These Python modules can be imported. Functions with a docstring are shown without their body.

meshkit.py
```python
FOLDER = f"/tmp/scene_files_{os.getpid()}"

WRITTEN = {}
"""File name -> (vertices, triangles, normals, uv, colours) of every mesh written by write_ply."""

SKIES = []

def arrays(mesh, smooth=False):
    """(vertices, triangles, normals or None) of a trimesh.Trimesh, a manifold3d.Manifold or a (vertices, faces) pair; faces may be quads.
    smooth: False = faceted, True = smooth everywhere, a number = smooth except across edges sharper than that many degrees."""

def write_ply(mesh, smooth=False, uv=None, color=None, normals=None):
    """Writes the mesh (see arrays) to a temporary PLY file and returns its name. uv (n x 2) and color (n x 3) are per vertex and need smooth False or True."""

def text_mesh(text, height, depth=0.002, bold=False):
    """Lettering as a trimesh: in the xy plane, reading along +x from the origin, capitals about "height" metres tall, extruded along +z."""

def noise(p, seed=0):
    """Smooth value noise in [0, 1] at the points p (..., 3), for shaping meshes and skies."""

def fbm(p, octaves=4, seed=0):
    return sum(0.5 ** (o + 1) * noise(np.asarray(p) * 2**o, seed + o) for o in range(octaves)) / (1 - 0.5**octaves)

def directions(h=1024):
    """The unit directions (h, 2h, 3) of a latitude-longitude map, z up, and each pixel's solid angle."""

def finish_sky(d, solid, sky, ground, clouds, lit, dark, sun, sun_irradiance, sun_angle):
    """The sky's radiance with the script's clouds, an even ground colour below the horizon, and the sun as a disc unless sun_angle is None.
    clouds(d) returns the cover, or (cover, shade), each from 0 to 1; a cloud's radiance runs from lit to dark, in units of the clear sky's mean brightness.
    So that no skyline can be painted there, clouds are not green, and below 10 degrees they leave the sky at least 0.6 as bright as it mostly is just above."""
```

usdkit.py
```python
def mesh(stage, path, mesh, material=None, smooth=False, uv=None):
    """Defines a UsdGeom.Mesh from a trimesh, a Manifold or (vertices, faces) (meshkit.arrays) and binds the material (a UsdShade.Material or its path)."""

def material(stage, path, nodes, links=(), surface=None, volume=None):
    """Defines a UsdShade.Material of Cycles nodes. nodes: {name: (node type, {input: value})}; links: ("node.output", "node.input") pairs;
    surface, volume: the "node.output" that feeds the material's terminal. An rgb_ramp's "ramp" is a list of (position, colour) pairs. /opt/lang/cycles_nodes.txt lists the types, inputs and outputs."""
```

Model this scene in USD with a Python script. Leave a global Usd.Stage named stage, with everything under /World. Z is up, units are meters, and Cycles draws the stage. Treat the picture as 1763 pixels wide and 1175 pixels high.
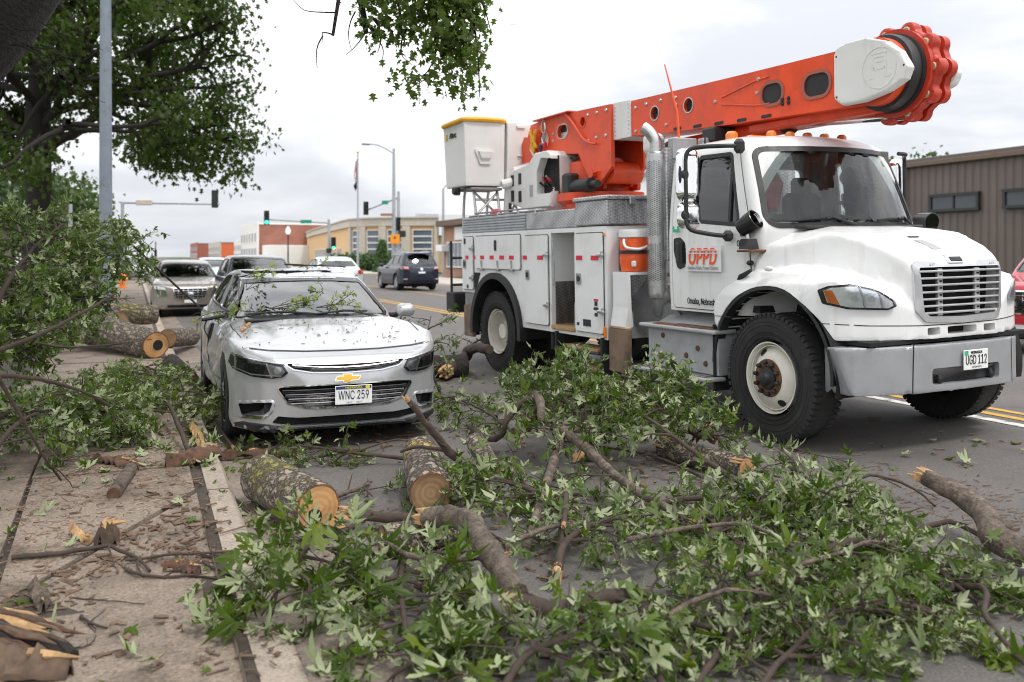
import math, random
import numpy as np, trimesh, usdkit, meshkit
import manifold3d as m3
from manifold3d import Manifold, CrossSection
from shapely.geometry import Polygon, Point, LineString, box as sbox
from shapely import affinity
from pxr import Usd, UsdGeom, UsdLux, UsdShade, Gf, Sdf, Vt
PI = math.pi
stage = Usd.Stage.CreateInMemory()
UsdGeom.SetStageUpAxis(stage, UsdGeom.Tokens.z)
UsdGeom.SetStageMetersPerUnit(stage, 1.0)
UsdGeom.Xform.Define(stage, '/World'); UsdGeom.Scope.Define(stage, '/World/Looks')
# ------------------------------------------------------------------ camera (street runs along +y, kerb side is -x)
FPX, CX, HY, CAM_H = 1540.0, 881.5, 440.0, 1.6
YAW = math.atan((CX - 230) / FPX)
CF = np.array([math.sin(YAW), math.cos(YAW), 0]); CR = np.array([math.cos(YAW), -math.sin(YAW), 0]); UP = np.array([0, 0, 1.0])
CAM = np.array([0, 0, CAM_H])
cam = UsdGeom.Camera.Define(stage, '/World/camera')
cam.AddTranslateOp().Set(Gf.Vec3d(0, 0, CAM_H)); cam.AddRotateXYZOp().Set(Gf.Vec3f(90, 0, -math.degrees(YAW)))
cam.CreateHorizontalApertureAttr(36.0); cam.CreateVerticalApertureAttr(36.0 * 682 / 1024)
cam.CreateFocalLengthAttr(36.0 * FPX / 1763)
cam.CreateVerticalApertureOffsetAttr(-36.0 * (587.5 - HY) / 1763)
cam.CreateClippingRangeAttr(Gf.Vec2f(0.1, 2000))
cam.CreateFStopAttr(2.1); cam.CreateFocusDistanceAttr(6.6)
cam.CreateExposureAttr(0.35)
# ------------------------------------------------------------------ overcast sky and veiled sun
SUN_EL, SUN_AZ = math.radians(60), math.radians(165)      # azimuth = atan2(x, y) of the direction towards the sun
SKY_STRENGTH, SUN_I = 0.097, 0.4
dome = UsdLux.DomeLight.Define(stage, '/World/sky'); dome.GetPrim().SetCustomDataByKey('kind', 'structure')
skym = usdkit.material(stage, '/World/Looks/sky_overcast', {
    'sky': ('sky_texture', {'sky_type': 'single_scattering', 'sun_disc': False, 'sun_elevation': SUN_EL, 'sun_rotation': SUN_AZ, 'aerosol_density': 2.0}),
    'tc': ('texture_coordinate', {}),
    'sep': ('separate_xyz', {}),
    'up': ('math', {'math_type': 'maximum', 'value2': 0.0}),
    'grad': ('math', {'math_type': 'multiply_add', 'value2': 10.6, 'value3': 8.4}),
    'mp': ('mapping', {'scale': (1.0, 1.0, 3.2)}),
    'n1': ('noise_texture', {'scale': 2.3, 'detail': 5.0, 'roughness': 0.55, 'distortion': 0.3}),
    'nr': ('map_range', {'from_min': 0.34, 'from_max': 0.62, 'to_min': 0.76, 'to_max': 1.12, 'clamp': True, 'range_type': 'smoothstep'}),
    'mul': ('math', {'math_type': 'multiply'}),
    'tint': ('rgb_ramp', {'ramp': [(0.0, (0.90, 0.93, 1.0)), (1.0, (0.985, 0.99, 1.0))]}),
    'nc': ('map_range', {'from_min': 0.76, 'from_max': 1.1, 'clamp': True}),
    'cc': ('combine_color', {}),
    'cloud': ('mix', {'mix_type': 'multiply', 'fac': 1.0}),
    'mix': ('mix', {'mix_type': 'mix', 'fac': 0.94}),
    'bg': ('background_shader', {'strength': SKY_STRENGTH})},
    [('tc.generated', 'sep.vector'), ('sep.z', 'up.value1'), ('up.value', 'grad.value1'), ('tc.generated', 'mp.vector'), ('mp.vector', 'n1.vector'),
     ('n1.fac', 'nr.value'), ('nr.result', 'mul.value1'), ('grad.value', 'mul.value2'), ('nr.result', 'nc.value'), ('nc.result', 'tint.fac'),
     ('mul.value', 'cc.r'), ('mul.value', 'cc.g'), ('mul.value', 'cc.b'), ('cc.color', 'cloud.color1'), ('tint.color', 'cloud.color2'),
     ('sky.color', 'mix.color1'), ('cloud.color', 'mix.color2'), ('mix.color', 'bg.color')], surface='bg.background')
UsdShade.MaterialBindingAPI.Apply(dome.GetPrim()).Bind(skym)
sun = UsdLux.DistantLight.Define(stage, '/World/sun')
sun.CreateNormalizeAttr(True); sun.CreateIntensityAttr(SUN_I); sun.CreateAngleAttr(10.0); sun.CreateColorAttr(Gf.Vec3f(1.0, 0.965, 0.91))
sun.AddRotateXYZOp().Set(Gf.Vec3f(90 - math.degrees(SUN_EL), 0, 180 - math.degrees(SUN_AZ)))

# ------------------------------------------------------------------ helpers
rng = np.random.default_rng(7); random.seed(7)
_used = {}
XSCALE = 1.0
def uniq(name, parent='/World'):
    k = (parent, name); n = _used.get(k, 0); _used[k] = n + 1
    return f'{parent}/{name}' if n == 0 else f'{parent}/{name}_{n:03d}'
def tagp(prim, label=None, cat=None, group=None, kind=None):
    for k, v in (('label', label), ('category', cat), ('group', group), ('kind', kind)):
        if v: prim.SetCustomDataByKey(k, v)
    return prim
def pathof(p): return '/World' if p is None else (p if isinstance(p, str) else str(p.GetPath()))
def thing(name, label=None, cat=None, loc=(0, 0, 0), rotz=0.0, group=None, kind=None, matrix=None):
    x = UsdGeom.Xform.Define(stage, uniq(name))
    if matrix is not None:
        x.AddTransformOp().Set(Gf.Matrix4d(*[list(map(float, r)) for r in np.asarray(matrix).T]))
    else:
        x.AddTranslateOp().Set(Gf.Vec3d(*map(float, loc)))
        if rotz: x.AddRotateZOp().Set(float(rotz))
    tagp(x.GetPrim(), label, cat, group, kind)
    return str(x.GetPath())
def obj(name, mesh, mat, parent=None, smooth=35, label=None, cat=None, group=None, kind=None):
    if hasattr(mesh, 'build'): mesh = mesh.build()
    v, f, _ = meshkit.arrays(mesh); u, inv = np.unique(f, return_inverse=True); mesh = (v[u] * [XSCALE, 1, 1] if XSCALE != 1 else v[u], inv.reshape(f.shape))
    m = usdkit.mesh(stage, uniq(name, pathof(parent)), mesh, MAT[mat] if isinstance(mat, str) else mat, smooth=smooth)
    tagp(m.GetPrim(), label, cat, group, kind)
    return str(m.GetPath())
def copy_thing(src, name, loc, rotz, label, cat=None, group=None):
    s = stage.GetPrimAtPath(src)
    x = UsdGeom.Xform.Define(stage, uniq(name)); p = x.GetPrim()
    p.GetReferences().AddInternalReference(Sdf.Path(src)); p.SetInstanceable(True)
    x.ClearXformOpOrder(); x.AddTranslateOp(opSuffix='c').Set(Gf.Vec3d(*map(float, loc))); x.AddRotateZOp(opSuffix='c').Set(float(rotz))
    was = s.GetCustomData(); tagp(p, label, cat or was.get('category'), group or was.get('group'))
    return str(x.GetPath())
def rot(axis, ang):
    return trimesh.transformations.rotation_matrix(ang, axis)[:3, :3]
def frame(d, up=(0, 0, 1)):
    d = np.asarray(d, float); d = d / (np.linalg.norm(d) + 1e-12)
    u = np.asarray(up, float)
    if abs(d @ u) > .97: u = np.array([1.0, 0, 0])
    s = np.cross(d, u); s /= np.linalg.norm(s)
    return s, np.cross(s, d), d
class MB:
    def __init__(s): s.v, s.f, s.n = [], [], 0
    def add(s, v, f):
        v = np.asarray(v, float); f = np.asarray(f, int)
        if f.shape[1] == 4: f = np.vstack([f[:, [0, 1, 2]], f[:, [0, 2, 3]]])
        s.v.append(v); s.f.append(f + s.n); s.n += len(v); return s
    def mesh(s, m, T=None):
        v, f, _ = meshkit.arrays(m)
        if T is not None: v = v @ np.asarray(T)[:3, :3].T + np.asarray(T)[:3, 3]
        return s.add(v, f)
    def box(s, c, size, R=None):
        h = np.asarray(size, float) / 2
        v = np.array([[x, y, z] for x in (-1, 1) for y in (-1, 1) for z in (-1, 1)]) * h
        if R is not None: v = v @ np.asarray(R).T
        f = [[0, 1, 3, 2], [4, 6, 7, 5], [0, 4, 5, 1], [2, 3, 7, 6], [0, 2, 6, 4], [1, 5, 7, 3]]
        return s.add(v + np.asarray(c, float), f)
    def cbox(s, c, size, ch=0.01, R=None):
        """box with bevelled edges"""
        h = np.asarray(size, float) / 2; ch = min(ch, *(h * .9)); P = []
        for x in (-1, 1):
            for y in (-1, 1):
                for z in (-1, 1):
                    sg = np.array([x, y, z])
                    for k in range(3):
                        q = h - ch; q = q.copy(); q[k] = h[k]; P.append(sg * q)
        m = Manifold.hull_points(np.array(P, np.float32)).to_mesh(); v = np.asarray(m.vert_properties[:, :3], float)
        if R is not None: v = v @ np.asarray(R).T
        return s.add(v + np.asarray(c, float), m.tri_verts)
    def cyl(s, a, b, r0, r1=None, n=12, caps=True):
        return s.tube([a, b], [r0, r0 if r1 is None else r1], n, caps)
    def tube(s, P, r, n=8, caps=True, wob=0.0, seed=0):
        P = np.asarray(P, float); m = len(P); r = np.broadcast_to(np.asarray(r, float), (m,))
        T = np.gradient(P, axis=0) if m > 2 else np.repeat([P[1] - P[0]], 2, 0)
        T /= np.linalg.norm(T, axis=1, keepdims=True) + 1e-12
        s0, u0, _ = frame(T[0]); V = []
        th = np.arange(n) / n * 2 * PI
        for i in range(m):
            u0 = u0 - T[i] * (u0 @ T[i]); u0 /= np.linalg.norm(u0) + 1e-12; s0 = np.cross(T[i], u0)
            ring = np.outer(np.cos(th), s0) + np.outer(np.sin(th), u0)
            rr = r[i] * np.ones(n)
            if wob: rr = rr * (1 + wob * (meshkit.noise((P[i] + ring * r[i]) * (0.55 / max(r.max(), .01)) + seed, seed) * 2 - 1))
            V.append(P[i] + ring * rr[:, None])
        V = np.vstack(V); F = []
        i, j = np.meshgrid(np.arange(m - 1), np.arange(n), indexing='ij')
        a = (i * n + j).ravel(); b = (i * n + (j + 1) % n).ravel()
        F.append(np.stack([a, b, b + n, a + n], 1))
        F = np.vstack(F); F = np.vstack([F[:, [0, 2, 1]], F[:, [0, 3, 2]]])
        if caps:
            k = len(V); V = np.vstack([V, P[0], P[-1]]); jj = np.arange(n)
            F = np.vstack([F, np.stack([np.full(n, k), jj, (jj + 1) % n], 1), np.stack([np.full(n, k + 1), (m - 1) * n + (jj + 1) % n, (m - 1) * n + jj], 1)])
        return s.add(V, F)
    def lathe(s, prof, c=(0, 0, 0), axis=(0, 0, 1), n=32, arc=2 * PI):
        """prof: (radius, height) pairs along axis"""
        sx, ux, dx = frame(axis); prof = np.asarray(prof, float); m = len(prof)
        th = np.arange(n) / n * arc
        ring = np.outer(np.cos(th), sx) + np.outer(np.sin(th), ux)
        V = np.vstack([np.asarray(c, float) + ring * r + dx * h for r, h in prof])
        i, j = np.meshgrid(np.arange(m - 1), np.arange(n), indexing='ij')
        a = (i * n + j).ravel(); b = (i * n + (j + 1) % n).ravel()
        return s.add(V, np.stack([a, b, b + n, a + n], 1))
    def ext(s, poly, depth, o=(0, 0, 0), ex=(1, 0, 0), ey=(0, 1, 0), ez=None):
        """extrudes a 2-D polygon (points or shapely) lying in the plane ex, ey at o by depth along ez"""
        if not hasattr(poly, 'exterior'): poly = Polygon(poly)
        if hasattr(poly, 'geoms'):
            for g in poly.geoms: s.ext(g, depth, o, ex, ey, ez)
            return s
        m = trimesh.creation.extrude_polygon(poly, abs(depth), engine='earcut')
        ex, ey = np.asarray(ex, float), np.asarray(ey, float); ez = np.cross(ex, ey) if ez is None else np.asarray(ez, float)
        if depth < 0: ez = -ez
        v = np.asarray(m.vertices) @ np.stack([ex, ey, ez]) + np.asarray(o, float); f = np.asarray(m.faces)
        if np.dot(np.cross(ex, ey), ez) < 0: f = f[:, ::-1]
        return s.add(v, f)
    def ball(s, c, r, sub=2, scale=(1, 1, 1)):
        m = trimesh.creation.icosphere(sub, 1.0); return s.add(np.asarray(m.vertices) * r * np.asarray(scale) + np.asarray(c, float), m.faces)
    def quad(s, a, b, c, d): return s.add([a, b, c, d], [[0, 1, 2, 3]])
    def build(s): return (np.vstack(s.v), np.vstack(s.f))
    def man(s): return to_man(s.build())
def to_man(mesh):
    v, f, _ = meshkit.arrays(mesh); t = trimesh.Trimesh(v, f); t.merge_vertices()
    return Manifold(m3.Mesh(np.asarray(t.vertices, np.float32), np.asarray(t.faces, np.uint32)))
def tri(man):
    m = man.to_mesh(); return trimesh.Trimesh(np.asarray(m.vert_properties[:, :3], float), np.asarray(m.tri_verts), process=True)
def rpoly(pts, r, n=4):
    """polygon with rounded corners"""
    p = Polygon(pts); return p.buffer(-r, join_style=2).buffer(r, quad_segs=n) if r > 0 else p
def rrect(x0, y0, x1, y1, r, n=4): return rpoly([(x0, y0), (x1, y0), (x1, y1), (x0, y1)], r, n)
def spline(P, n):
    from scipy.interpolate import CubicSpline, PchipInterpolator
    P = np.asarray(P, float); t = np.r_[0, np.cumsum(np.linalg.norm(np.diff(P, axis=0), axis=1))]
    return PchipInterpolator(t, P)(np.linspace(0, t[-1], n)) if len(P) > 2 else np.linspace(P[0], P[1], n)
def man_ext(poly, depth, plane, at):
    """closed Manifold prism: a polygon in plane 'yz' | 'xz' | 'xy', extruded from 'at' by depth along the third axis"""
    b = MB()
    if plane == 'yz': b.ext(poly, depth, (at, 0, 0), (0, 1, 0), (0, 0, 1))
    elif plane == 'xz': b.ext(poly, depth, (0, at, 0), (1, 0, 0), (0, 0, 1), (0, 1, 0))
    else: b.ext(poly, depth, (0, 0, at), (1, 0, 0), (0, 1, 0))
    return b.man()
def soften(man, edge=0.05, it=6):
    t = tri(man.refine_to_length(edge)); trimesh.smoothing.filter_taubin(t, lamb=0.5, nu=0.51, iterations=it); return t
class Proj:
    """lays 2-D patches (decals, lamps, panel gaps) onto a mesh along one axis"""
    def __init__(s, mesh, axis, sign):
        v, f, _ = meshkit.arrays(mesh); s.t = trimesh.Trimesh(v, f, process=False); s.axis, s.sign = axis, sign
        s.o = [k for k in range(3) if k != axis]
    def hit(s, uv, fallback=None):
        uv = np.atleast_2d(np.asarray(uv, float)); far = 50.0
        O = np.zeros((len(uv), 3)); O[:, s.o[0]], O[:, s.o[1]] = uv[:, 0], uv[:, 1]; O[:, s.axis] = s.sign * far
        D = np.zeros_like(O); D[:, s.axis] = -s.sign
        loc, ray, _ = s.t.ray.intersects_location(O, D, multiple_hits=False)
        out = np.full(len(uv), np.nan); out[ray] = loc[:, s.axis]
        bad = np.isnan(out)
        if bad.any():
            good = ~bad
            if good.any():
                from scipy.spatial import cKDTree
                out[bad] = out[good][cKDTree(uv[good]).query(uv[bad])[1]]
            else: out[:] = fallback if fallback is not None else 0.0
        return out
    def patch(s, poly, off=0.006, cell=0.04, thick=0.0):
        """mesh of the polygon draped on the surface, 'off' proud of it along the axis; thick > 0 closes the sides down into the surface"""
        if not hasattr(poly, 'exterior') and not hasattr(poly, 'geoms'): poly = Polygon(poly)
        if hasattr(poly, 'geoms'):
            b = MB()
            for g in poly.geoms: b.mesh(s.patch(g, off, cell, thick))
            return b.build()
        V2, F = grid_tri(poly, cell)
        a = s.hit(V2) + s.sign * off
        V = np.zeros((len(V2), 3)); V[:, s.o[0]], V[:, s.o[1]], V[:, s.axis] = V2[:, 0], V2[:, 1], a
        n = np.cross(V[F[:, 1]] - V[F[:, 0]], V[F[:, 2]] - V[F[:, 0]])[:, s.axis]
        F = np.where((n * s.sign > 0)[:, None], F, F[:, ::-1])
        if thick:
            e = np.vstack([F[:, [0, 1]], F[:, [1, 2]], F[:, [2, 0]]]); key = np.sort(e, 1)
            _, idx, cnt = np.unique(key, axis=0, return_index=True, return_counts=True); be = e[idx[cnt == 1]]
            m = len(V); W = V.copy(); W[:, s.axis] -= s.sign * thick
            F = np.vstack([F, np.stack([be[:, 1], be[:, 0], be[:, 0] + m], 1), np.stack([be[:, 1], be[:, 0] + m, be[:, 1] + m], 1)]); V = np.vstack([V, W])
        return (V, F)
    def line(s, pts, w=0.008, off=0.003, cell=0.05):
        """a thin strip (panel gap) along a 2-D polyline"""
        return s.patch(LineString(pts).buffer(w / 2, cap_style=2, join_style=1, quad_segs=2).simplify(w * .05), off, cell)
def grid_tri(poly, cell):
    """triangulates a polygon finely: the polygon's boundary is resampled and inner grid points are added"""
    from scipy.spatial import Delaunay
    from shapely import contains_xy, prepare
    pts = []
    for ring in [poly.exterior, *poly.interiors]:
        L = ring.length; q = []
        c = np.asarray(ring.coords)
        for a, b in zip(c[:-1], c[1:]):
            k = max(1, int(np.ceil(np.linalg.norm(b - a) / cell)))
            q += [a + (b - a) * i / k for i in range(k)]
        pts.append(np.array(q))
    x0, y0, x1, y1 = poly.bounds
    gx, gy = np.meshgrid(np.arange(x0 + cell / 2, x1, cell), np.arange(y0 + cell / 2, y1, cell))
    g = np.stack([gx.ravel(), gy.ravel()], 1); inner = poly.buffer(-cell * .3)
    if not inner.is_empty and len(g): pts.append(g[contains_xy(inner, g[:, 0], g[:, 1])])
    P = np.vstack(pts); P = P + np.random.default_rng(1).normal(0, 1e-7, P.shape)
    D = Delaunay(P); c = P[D.simplices].mean(1); ok = contains_xy(poly.buffer(1e-6), c[:, 0], c[:, 1])
    F = D.simplices[ok]; u, inv = np.unique(F, return_inverse=True); return P[u], inv.reshape(F.shape)

# ------------------------------------------------------------------ materials
MAT = {}
def pm(name, col, rough=.5, metal=0., var=.12, scale=6., bump=0., bscale=40., coat=0., col2=None, detail=3., spec=.5, isl=0., bdist=.01, dirt=None, dscale=3., dlo=.55, dhi=.7, speck=None, streak=None):
    """a principled material with noise in its colour and roughness and, if asked, bump, and dirt in patches"""
    col = np.array(col, float); c2 = np.array(col2, float) if col2 is not None else np.clip(col * (1 - var), 0, 1)
    N = {'tc': ('texture_coordinate', {}), 'n': ('noise_texture', {'scale': scale, 'detail': detail, 'roughness': .6}),
         'r': ('rgb_ramp', {'ramp': [(.3, tuple(c2)), (.7, tuple(np.clip(col * (1 + (var * .4 if col2 is None else 0)), 0, 1)))]}),
         'p': ('principled_bsdf', {'metallic': metal, 'coat_weight': coat, 'coat_roughness': .04, 'specular_ior_level': spec}),
         'rr': ('map_range', {'from_min': .3, 'from_max': .7, 'to_min': max(rough * .85, .02), 'to_max': min(rough * 1.15, 1.)})}
    L = [('tc.object', 'n.vector'), ('n.fac', 'r.fac'), ('n.fac', 'rr.value'), ('rr.result', 'p.roughness')]
    out = 'r.color'
    if isl:
        N['g'] = ('geometry', {}); N['oi'] = ('object_info', {}); N['ad'] = ('math', {'math_type': 'add'}); N['fr'] = ('math', {'math_type': 'fraction'})
        N['mr'] = ('map_range', {'to_min': 1 - isl, 'to_max': 1 + isl}); N['cc'] = ('combine_color', {}); N['mx'] = ('mix', {'mix_type': 'multiply', 'fac': 1.})
        L += [('g.random_per_island', 'ad.value1'), ('oi.random', 'ad.value2'), ('ad.value', 'fr.value1'), ('fr.value', 'mr.value'), ('mr.result', 'cc.r'), ('mr.result', 'cc.g'), ('mr.result', 'cc.b'), (out, 'mx.color1'), ('cc.color', 'mx.color2')]
        out = 'mx.color'
    if dirt is not None:
        N['dn'] = ('noise_texture', {'scale': dscale, 'detail': 6., 'roughness': .65}); N['dr'] = ('map_range', {'from_min': dlo, 'from_max': dhi, 'clamp': True}); N['dm'] = ('mix', {'color2': dirt})
        L += [('tc.object', 'dn.vector'), ('dn.fac', 'dr.value'), ('dr.result', 'dm.fac'), (out, 'dm.color1')]; out = 'dm.color'
    if speck:
        N['sn'] = ('noise_texture', {'scale': speck[0], 'detail': 2., 'roughness': .7}); N['sr'] = ('rgb_ramp', {'ramp': [(.3, (1 - speck[1],) * 3), (.48, (1., 1., 1.)), (.56, (1., 1., 1.)), (.72, tuple(np.array(speck[2] if len(speck) > 2 else (1.3, 1.28, 1.25))))]}); N['sm'] = ('mix', {'mix_type': 'multiply', 'fac': 1.})
        L += [('tc.object', 'sn.vector'), ('sn.fac', 'sr.fac'), (out, 'sm.color1'), ('sr.color', 'sm.color2')]; out = 'sm.color'
    if streak:
        N['km'] = ('mapping', {'scale': (9., 9., .55)}); N['kn'] = ('noise_texture', {'scale': streak[0], 'detail': 5., 'roughness': .7}); N['kr'] = ('map_range', {'from_min': streak[1], 'from_max': streak[1] + .2, 'to_max': streak[3], 'clamp': True}); N['kx'] = ('mix', {'color2': streak[2]})
        L += [('tc.object', 'km.vector'), ('km.vector', 'kn.vector'), ('kn.fac', 'kr.value'), ('kr.result', 'kx.fac'), (out, 'kx.color1')]; out = 'kx.color'
    L.append((out, 'p.base_color'))
    if bump:
        N['bn'] = ('noise_texture', {'scale': bscale, 'detail': 4., 'roughness': .6}); N['b'] = ('bump', {'strength': bump, 'distance': bdist})
        L += [('tc.object', 'bn.vector'), ('bn.fac', 'b.height'), ('b.normal', 'p.normal')]
    MAT[name] = usdkit.material(stage, '/World/Looks/' + name, N, L, surface='p.BSDF'); return MAT[name]
def pane(name, tint=(.8, .85, .85), ior=1.6, rough=0.0, dark=0.0):
    """window glass: transparent mixed with gloss by fresnel"""
    MAT[name] = usdkit.material(stage, '/World/Looks/' + name, {'t': ('transparent_bsdf', {'color': tint}), 'g': ('glossy_bsdf', {'color': (1, 1, 1), 'roughness': rough}), 'f': ('fresnel', {'IOR': ior}), 'm': ('mix_closure', {})},
        [('f.fac', 'm.fac'), ('t.BSDF', 'm.closure1'), ('g.BSDF', 'm.closure2')], surface='m.closure')
def emit(name, col, strength):
    MAT[name] = usdkit.material(stage, '/World/Looks/' + name, {'e': ('emission', {'color': col, 'strength': strength})}, [], surface='e.emission')
pm('asphalt', (.128, .116, .107), .88, var=.3, scale=.9, speck=(75, .42, (1.6, 1.55, 1.5)), bump=.6, bscale=210, bdist=.004, detail=8, dirt=(.075, .07, .066), dscale=1.7, dlo=.58, dhi=.74)
pm('concrete', (.252, .200, .156), .9, speck=(62, .5, (1.6, 1.55, 1.5)), var=.22, scale=1.3, bump=.5, bscale=120, bdist=.004, detail=8, dirt=(.085, .064, .049), dscale=2.6, dlo=.46, dhi=.70)
pm('gutter_concrete', (.245, .20, .162), .9, speck=(70, .45, (1.5, 1.45, 1.4)), var=.25, scale=1.5, bump=.5, bscale=140, bdist=.004, detail=8, dirt=(.10, .08, .063), dscale=2.4, dlo=.46, dhi=.7)
pm('kerb_concrete', (.36, .30, .245), .9, speck=(65, .4, (1.4, 1.37, 1.33)), var=.2, scale=2., bump=.5, bscale=90, bdist=.005, dirt=(.15, .118, .092), dscale=3.2, dlo=.52, dhi=.72)
pm('far_concrete', (.42, .38, .33), .9, var=.12, scale=.5)
pm('soil', (.075, .058, .045), .95, var=.4, scale=9, bump=.8, bscale=60, bdist=.02)
pm('lawn', (.05, .075, .02), .95, var=.45, scale=1.2, bump=.9, bscale=50, bdist=.04, detail=7)
pm('yellow_paint', (.55, .31, .035), .75, var=.2, scale=9, dirt=(.16, .14, .12), dscale=8, dlo=.54, dhi=.66)
pm('white_paint', (.62, .6, .56), .75, var=.2, scale=9, dirt=(.16, .14, .12), dscale=8, dlo=.52, dhi=.64)
pm('silver_paint', (.45, .455, .465), .30, metal=.5, var=.05, scale=3, coat=.55, dirt=(.33, .325, .30), dscale=2.3, dlo=.56, dhi=.85)
pm('truck_white', (.74, .74, .735), .34, var=.03, scale=2, coat=.4, dirt=(.60, .575, .53), dscale=1.6, dlo=.54, dhi=.85, streak=(1., .56, (.42, .38, .33), .38))
pm('fibre_white', (.70, .69, .67), .45, var=.05, scale=3, streak=(1., .56, (.5, .47, .43), .3))
pm('boom_orange', (.72, .066, .012), .42, var=.14, scale=3, coat=.1, dirt=(.46, .05, .02), dscale=4, dlo=.5, dhi=.75, streak=(1.2, .57, (.30, .06, .03), .35)); pm('zinc', (.58, .52, .36), .35, metal=.9, var=.2)
pm('black_plastic', (.018, .018, .019), .5, var=.3, scale=9)
pm('trim_black', (.01, .01, .011), .25, var=.2, scale=5)
pm('rubber', (.017, .0165, .016), .8, var=.4, scale=14, bump=.25, bscale=60, dirt=(.05, .046, .042), dscale=6, dlo=.56, dhi=.8)
pm('dark_hollow', (.008, .008, .008), .9)
pm('chrome', (.86, .86, .87), .07, metal=1., var=.04)
pm('steel', (.55, .55, .55), .32, metal=1., var=.15, scale=12)
pm('grille_silver', (.50, .50, .51), .35, metal=.7, var=.08)
pm('bumper_silver', (.36, .37, .385), .42, metal=.5, var=.07, scale=5, bump=.1, bscale=200, bdist=.002, dirt=(.33, .33, .33), dscale=4)
pm('cast_grey', (.30, .30, .30), .5, metal=.6, var=.3, scale=8, bump=.2, bscale=90)
pm('galvanised', (.42, .44, .46), .5, metal=.6, var=.2, scale=7)
pm('pole_grey', (.21, .24, .285), .55, metal=.3, var=.15, scale=4, dirt=(.15, .155, .165), dscale=5)
pm('rust', (.16, .068, .03), .85, var=.5, scale=20, bump=.4, bscale=60)
pm('step_grey', (.40, .41, .42), .5, metal=.25, var=.15, scale=6, dirt=(.15, .085, .05), dscale=6, dlo=.63, dhi=.76, bump=.1)
pm('wheel_white', (.70, .67, .60), .42, var=.1, scale=6, dirt=(.36, .24, .14), dscale=8, dlo=.6, dhi=.8)
pm('wheel_black', (.012, .012, .013), .25, var=.2, coat=.3)
pm('red_tape', (.62, .012, .03), .4)
pm('orange_cooler', (.80, .11, .02), .45, var=.06)
pm('amber', (.72, .20, .02), .2, coat=.5)
pm('tail_red', (.42, .012, .012), .15, coat=.6)
pm('tail_pale', (.62, .40, .38), .12, coat=.6)
pm('plate_white', (.74, .75, .74), .45, var=.05, scale=15)
pm('plate_blue', (.02, .04, .13), .45)
pm('plate_yellow', (.72, .56, .03), .45)
pm('print_black', (.014, .014, .016), .55, var=.05)
pm('print_grey', (.36, .36, .36), .55, var=.05)
pm('print_orange', (.84, .10, .02), .5, var=.05)
pm('print_green', (.05, .42, .22), .5)
pm('gold', (.72, .44, .06), .25, metal=.7)
pm('interior_dark', (.026, .025, .024), .8, var=.2)
pm('interior_grey', (.12, .118, .112), .85, var=.15)
pm('paper', (.68, .72, .68), .8)
pm('hivis', (.28, .62, .12), .8)
pm('tan_paint', (.26, .235, .205), .28, metal=.5, var=.05, coat=.7)
pm('navy_paint', (.005, .009, .022), .3, metal=.1, var=.05, coat=.5); pm('hub_shaded_red', (.46, .034, .014), .42, var=.15, scale=5, coat=.1); pm('bark_shaded', (.014, .011, .009), .9, var=.5, scale=8, bump=1., bscale=24, bdist=.04)  # elbow hub red and leaning-tree bark darkened: shade put into their colour
pm('dark_paint', (.03, .032, .036), .28, metal=.3, var=.05, coat=.9)
pm('pale_paint', (.56, .63, .61), .28, metal=.4, var=.05, coat=.8)
pm('red_paint', (.42, .012, .03), .28, metal=.1, var=.05, coat=.9)
pm('yellow_pad', (.80, .42, .03), .7, var=.1, scale=25, bump=.2, bscale=30)
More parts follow.
